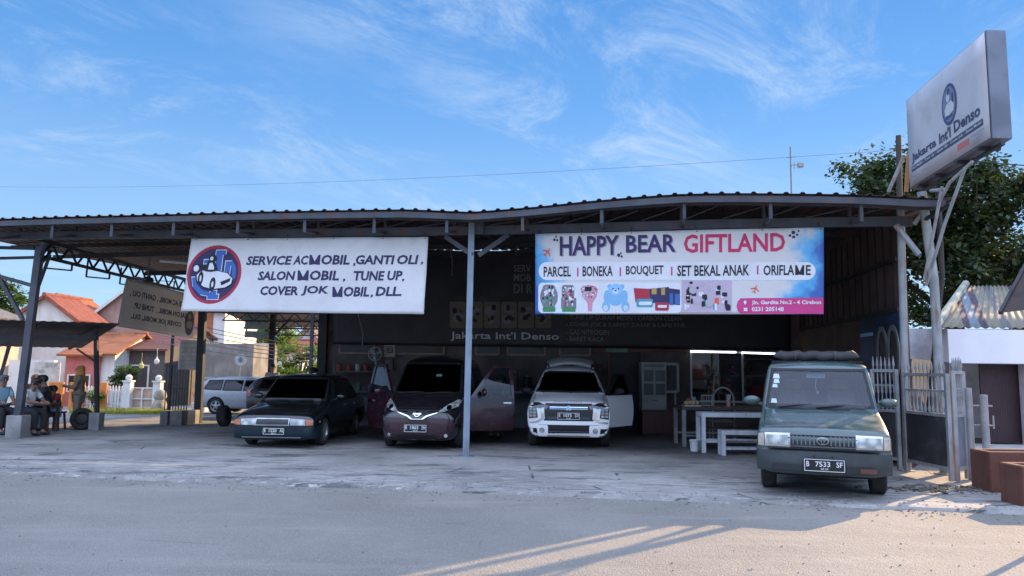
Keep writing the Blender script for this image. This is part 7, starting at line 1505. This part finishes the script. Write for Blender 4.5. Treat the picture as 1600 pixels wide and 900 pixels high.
for e, f in ((-1, -1), (-1, 1), (1, -1), (1, 1)): b = MB(); b.box((-11.45 + e * .44, 17.95 + f * .25, .32), (.06, .06, .63)); b.build('leg', TWD, st)

# ================================================================== people
def skin(verts, edges, level=2, root=0):
    """grow a smooth surface round a stick figure; verts: (x,y,z,r)"""
    me = bpy.data.meshes.new('s'); me.from_pydata([v[:3] for v in verts], edges, []); o = bpy.data.objects.new('s', me); COL.objects.link(o)
    o.modifiers.new('k', 'SKIN'); o.modifiers.new('u', 'SUBSURF').levels = level
    for i, d in enumerate(me.skin_vertices[0].data): r = verts[i][3]; d.radius = (r, r) if not isinstance(r, tuple) else r; d.use_root = i == root
    bpy.context.view_layer.update(); ev_ = bpy.data.meshes.new_from_object(o.evaluated_get(bpy.context.evaluated_depsgraph_get())); bm = bmesh.new(); bm.from_mesh(ev_)
    bpy.data.objects.remove(o); bpy.data.meshes.remove(me); bpy.data.meshes.remove(ev_); return bm
def addbm(bm, mb):
    k = mb.bm(); me = bpy.data.meshes.new('t'); k.to_mesh(me); k.free(); bm.from_mesh(me); bpy.data.meshes.remove(me); return bm
SKN = M('warm_brown_skin', (.26, .145, .095), .55, 0, .08, 9, .05, 60); HAIR = M('black_hair', (.012, .010, .009), .5, 0, .3, 20, .3, 90)
def hand(b, w_, d, side, k=1.):
    """palm, four unequal bent fingers and a thumb leaving the side of the palm"""
    d = V(d).normalized(); a = d.cross(V((0, 0, 1))); a = a.normalized() if a.length > .1 else V((1, 0, 0)); n = a.cross(d).normalized(); c = w_ + d * .045
    b.tube([w_, w_ + d * .03, w_ + d * .085], [.024 * k, .036 * k, .034 * k], 8)
    for i, l_ in enumerate((.062, .072, .068, .052)):
        s = c + a * (.024 - .016 * i) + d * .03; b.tube([s, s + d * l_ * .55 - n * .006, s + d * l_ * .85 - n * .028], [.010, .0092, .007], 6)
    s = w_ + d * .02 + a * side * .03; b.tube([s, s + a * side * .024 + d * .025, s + a * side * .026 + d * .055 - n * .012], [.012, .011, .008], 6)
def person(label, loc, rz, J, shirt, legsm, hairstyle='short', hairm=None, sleeve='short', scale=1., shoem=None, hem=None, apron=None):
    """J: joints in metres, figure faces -Y. keys pel,chest,neck,head, and shL elL wrL hiL knL anL (and R)"""
    t = thing('person', label, 'person', loc, rz); t.scale = (scale,) * 3; hs = hairm or HAIR
    P = {k: V(v) for k, v in J.items()}; hd = P['head']; fd = V(J.get('face', (0, -1, 0))).normalized(); up = (hd - P['neck']).normalized()
    v = []; idx = {}
    def add(k, p, r): idx[k] = len(v); v.append((*p, r)); return idx[k]
    add('pel', P['pel'], .125); add('waist', P['pel'].lerp(P['chest'], .5), .118); add('chest', P['chest'], .135); add('neck', P['neck'], .055); add('h0', hd - up * .085 + fd * .01, .068); add('h1', hd, .092); add('h2', hd + up * .085 - fd * .015, .068)
    E = [(0, 1), (1, 2), (2, 3), (3, 4), (4, 5), (5, 6)]
    for s in 'LR':
        a = add('sh' + s, P['sh' + s], .062); add('el' + s, P['el' + s], .042); add('wr' + s, P['wr' + s], .028); E += [(2, a), (a, a + 1), (a + 1, a + 2)]
        h = add('hi' + s, P['hi' + s], .092); add('kn' + s, P['kn' + s], .060); add('an' + s, P['an' + s], .040); add('to' + s, P['an' + s] + (V(J['toe' + s]) if 'toe' + s in J else V((0, -.16, -.045))), .032); E += [(0, h), (h, h + 1), (h + 1, h + 2), (h + 2, h + 3)]
    bm = skin(v, E); b = MB(); sd_ = fd.cross(up).normalized()
    for e in (-1, 1): b.ell(hd + fd * .083 + sd_ * .034 * e + up * .005, (.013, .013, .009), 8, 6); b.ell(hd + sd_ * .088 * e - fd * .01, (.016, .02, .03), 8, 6)
    b.tube([hd + fd * .085 + up * .012, hd + fd * .108 - up * .03, hd + fd * .09 - up * .04], [.010, .017, .010], 7); b.ell(hd + fd * .082 - up * .062, (.026, .014, .008), 8, 5); b.ell(hd + fd * .07 - up * .10, (.03, .025, .02), 8, 5)
    for s, sg in (('L', -1), ('R', 1)): hand(b, P['wr' + s], P['wr' + s] - P['el' + s], sg)
    addbm(bm, b); bmesh.ops.recalc_face_normals(bm, faces=bm.faces); link('body', bm, SKN, t, smooth=2, local=True)
    b = MB(); [b.ell(hd + fd * .094 + sd_ * .034 * e + up * .006, (.007, .007, .006), 6, 5) for e in (-1, 1)]; [b.bar(hd + fd * .088 + sd_ * (.018 * e) + up * .026, hd + fd * .082 + sd_ * (.05 * e) + up * .024, .007, .006) for e in (-1, 1)]; b.build('eyes', BLACK, t, local=True)
    w_ = [(*P['pel'], .142), (*P['pel'].lerp(P['chest'], .5), .138), (*P['chest'], .152), (*P['chest'].lerp(P['neck'], .75), .075)]; E = [(0, 1), (1, 2), (2, 3)]
    for s in 'LR':
        i = len(w_); e_ = P['el' + s] if sleeve == 'long' else P['sh' + s].lerp(P['el' + s], .75); w_ += [(*P['sh' + s], .078), (*e_, .060)]; E += [(2, i), (i, i + 1)]
        if sleeve == 'long': w_.append((*P['el' + s].lerp(P['wr' + s], .88), .044)); E.append((i + 1, i + 2))
    if hem: w_.append((*(P['pel'] + V((0, 0, -hem))), .165)); E.append((0, len(w_) - 1))
    link('shirt', skin(w_, E), shirt, t, smooth=2, local=True)
    w_ = [(*P['pel'], .138)]; E = []
    for s in 'LR': i = len(w_); w_ += [(*P['hi' + s], .108), (*P['kn' + s], .078), (*P['kn' + s].lerp(P['an' + s], .92), .062)]; E += [(0, i), (i, i + 1), (i + 1, i + 2)]
    link('trousers', skin(w_, E), legsm, t, smooth=2, local=True)
    for s in 'LR':
        b = MB(); a = P['an' + s]; td = V(J['toe' + s]) if 'toe' + s in J else V((0, -.16, -.045)); f = V((td.x, td.y, 0)).normalized(); g_ = V((-f.y, f.x, 0)); Mx = Matrix((( f.x, g_.x, 0, a.x + f.x * .07), (f.y, g_.y, 0, a.y + f.y * .07), (0, 0, 1, a.z - .035), (0, 0, 0, 1))); b.ell((0, 0, 0), (.135, .05, .042), 12, 6, Mx); b.build('shoe', shoem or BLACK, t, smooth=True, local=True)
    b = MB()
    if hairstyle == 'short':
        b.ell(hd + up * .035 - fd * .022, (.102, .104, .098), 16, 10); b.ell(hd + up * .085 + fd * .02, (.085, .085, .045), 12, 6); b.build('hair', hs, t, smooth=True, local=True)
    elif hairstyle == 'cap':
        b.ell(hd + up * .04 - fd * .015, (.106, .106, .092), 16, 10); q = hd + fd * .10 + up * .05; b.prism([q - sd_ * .075, q + sd_ * .075, q + sd_ * .055 + fd * .085 - up * .012, q - sd_ * .055 + fd * .085 - up * .012], up * .012); b.build('cap', hs, t, smooth=True, local=True)
    else:
        w_ = [(*(hd + up * .09 - fd * .02), .085), (*(hd + up * .01 - fd * .034), .112), (*(P['neck'] - fd * .01 + up * .01), .105), (*P['chest'].lerp(P['neck'], .55), .165), (*(P['chest'] + fd * .03 + V((0, 0, -.06))), .150)]; link('headscarf', skin(w_, [(0, 1), (1, 2), (2, 3), (3, 4)]), hs, t, smooth=2, local=True)
    return t
def stand(**k):
    J = dict(pel=(0, 0, .90), chest=(0, .01, 1.24), neck=(0, .0, 1.43), head=(0, -.015, 1.57), shL=(-.18, .01, 1.35), elL=(-.23, .0, 1.06), wrL=(-.22, -.10, .83), shR=(.18, .01, 1.35), elR=(.23, .0, 1.06), wrR=(.22, -.10, .83),
             hiL=(-.09, 0, .86), knL=(-.10, -.02, .47), anL=(-.10, .02, .08), hiR=(.09, 0, .86), knR=(.10, -.02, .47), anR=(.10, .02, .08)); J.update(k); return J
def sit(h=.47, **k):
    J = dict(pel=(0, 0, h + .10), chest=(0, -.05, h + .44), neck=(0, -.08, h + .62), head=(0, -.12, h + .76), shL=(-.18, -.05, h + .55), elL=(-.22, -.17, h + .30), wrL=(-.12, -.38, h + .26), shR=(.18, -.05, h + .55), elR=(.22, -.17, h + .30), wrR=(.12, -.38, h + .26),
             hiL=(-.10, -.05, h + .08), knL=(-.12, -.44, h + .06), anL=(-.12, -.42, .08), hiR=(.10, -.05, h + .08), knR=(.12, -.44, h + .06), anR=(.12, -.42, .08)); J.update(k); return J
def cloth(n, c): return M(n, c, .9, 0, .15, 6, .25, 30)
DKC = cloth('dark_trousers', (.02, .02, .024)); KHK = cloth('khaki_cloth', (.17, .14, .10)); 
def stool(lab, loc, h_=.45):
    t = thing('stool', lab, 'stool', loc); b = MB(); b.box(V(loc) + V((0, 0, h_ - .02)), (.34, .34, .04)); b.build('seat', M('dark_red_plastic', (.10, .02, .02), .5), t, bevel=.01)
    for e in (-1, 1):
        for f in (-1, 1): b = MB(); b.bar(V(loc) + V((e * .15, f * .15, 0)), V(loc) + V((e * .12, f * .12, h_ - .04)), .04); b.build('leg', M('dark_red_plastic', (.10, .02, .02)), t)
def at0(px, Y): x = X(px, Y); return (x, Y, gz(x, Y))
p = at0(50, 17.15); stool('low dark stool under the man in the white shirt', p); person('man in a white short sleeved shirt seated sideways with his back to the post', p, radians(78), sit(chest=(0, -.12, .88), neck=(0, -.2, 1.05), head=(0, -.27, 1.17), shL=(-.18, -.12, .98), shR=(.18, -.12, .98), elL=(-.22, -.3, .76), elR=(.22, -.3, .76), wrL=(-.1, -.5, .74), wrR=(.1, -.5, .74), face=(0, -1, -.15)), cloth('white_shirt', (.62, .64, .66)), DKC)
p = at0(10, 17.4); stool('low dark stool under the person at the far left', p); person('grey haired person in a pale blue shirt seated at the far left edge', p, radians(60), sit(), cloth('pale_blue_shirt', (.22, .38, .46)), DKC, hairm=M('grey_hair', (.10, .10, .10), .7))
p = at0(66, 18.9); stool('low dark stool under the person in the dusky headscarf', p, .45); person('seated person in a dusky pink headscarf behind the man in white', p, radians(10), sit(.52, wrL=(-.12, -.40, .86), wrR=(.12, -.40, .86)), cloth('dusky_purple_cloth', (.10, .06, .075)), DKC, 'scarf', cloth('dusky_headscarf', (.13, .075, .08)), 'long')
p = at0(84, 18.35); stool('low dark stool under the person in black facing the man in white', p); person('person in black clothes seated facing the man in the white shirt', p, radians(-62), sit(.47), cloth('black_shirt', (.018, .017, .02)), DKC, sleeve='long')
p = at0(100, 18.75); stool('low dark stool under the person in red', p); person('small person in a dark red top and pale blue trousers seated by the standing woman', p, radians(-40), sit(.40, chest=(0, -.06, .78), neck=(0, -.1, .94), head=(0, -.13, 1.07)), cloth('dark_red_shirt', (.20, .03, .03)), cloth('pale_blue_trousers', (.20, .30, .38)), scale=.92)
p = gp(119, 671); person('woman standing in khaki clothes and a brown headscarf, facing the seated group', p, radians(-72), stand(elL=(-.22, -.06, 1.08), wrL=(-.14, -.28, 1.10), elR=(.22, -.05, 1.08), wrR=(.12, -.27, 1.12), face=(0, -1, -.12)), KHK, cloth('khaki_trousers', (.19, .165, .13)), 'scarf', cloth('brown_headscarf', (.46, .20, .05)), 'long', hem=.25, scale=.97, shoem=cloth('beige_shoe', (.3, .24, .2)))
a = at0(430, 27.6); person('man in a pale shirt standing behind the dark grey hatchback car', a, radians(20), stand(), cloth('pale_grey_shirt', (.28, .28, .31)), DKC, scale=1.12)
a = at0(478, 20.3); person('man in dark clothes bending forward behind the black saloon', a, radians(70), stand(chest=(0, -.10, 1.21), neck=(0, -.2, 1.37), head=(0, -.29, 1.47), shL=(-.18, -.11, 1.31), shR=(.18, -.11, 1.31), elL=(-.22, -.28, 1.10), elR=(.22, -.28, 1.10), wrL=(-.15, -.45, 1.0), wrR=(.15, -.45, 1.0), face=(0, -1, -.35)), cloth('black_shirt', (.018, .017, .02)), DKC, sleeve='long', scale=1.03)
a = at0(776, 17.6); person('person in dark clothes hidden behind the open maroon door, only the legs showing', a, radians(150), stand(chest=(0, -.08, 1.20), neck=(0, -.16, 1.36), head=(0, -.23, 1.46)), cloth('black_shirt', (.018, .017, .02)), cloth('dark_brown_trousers', (.06, .05, .05)), scale=.95)
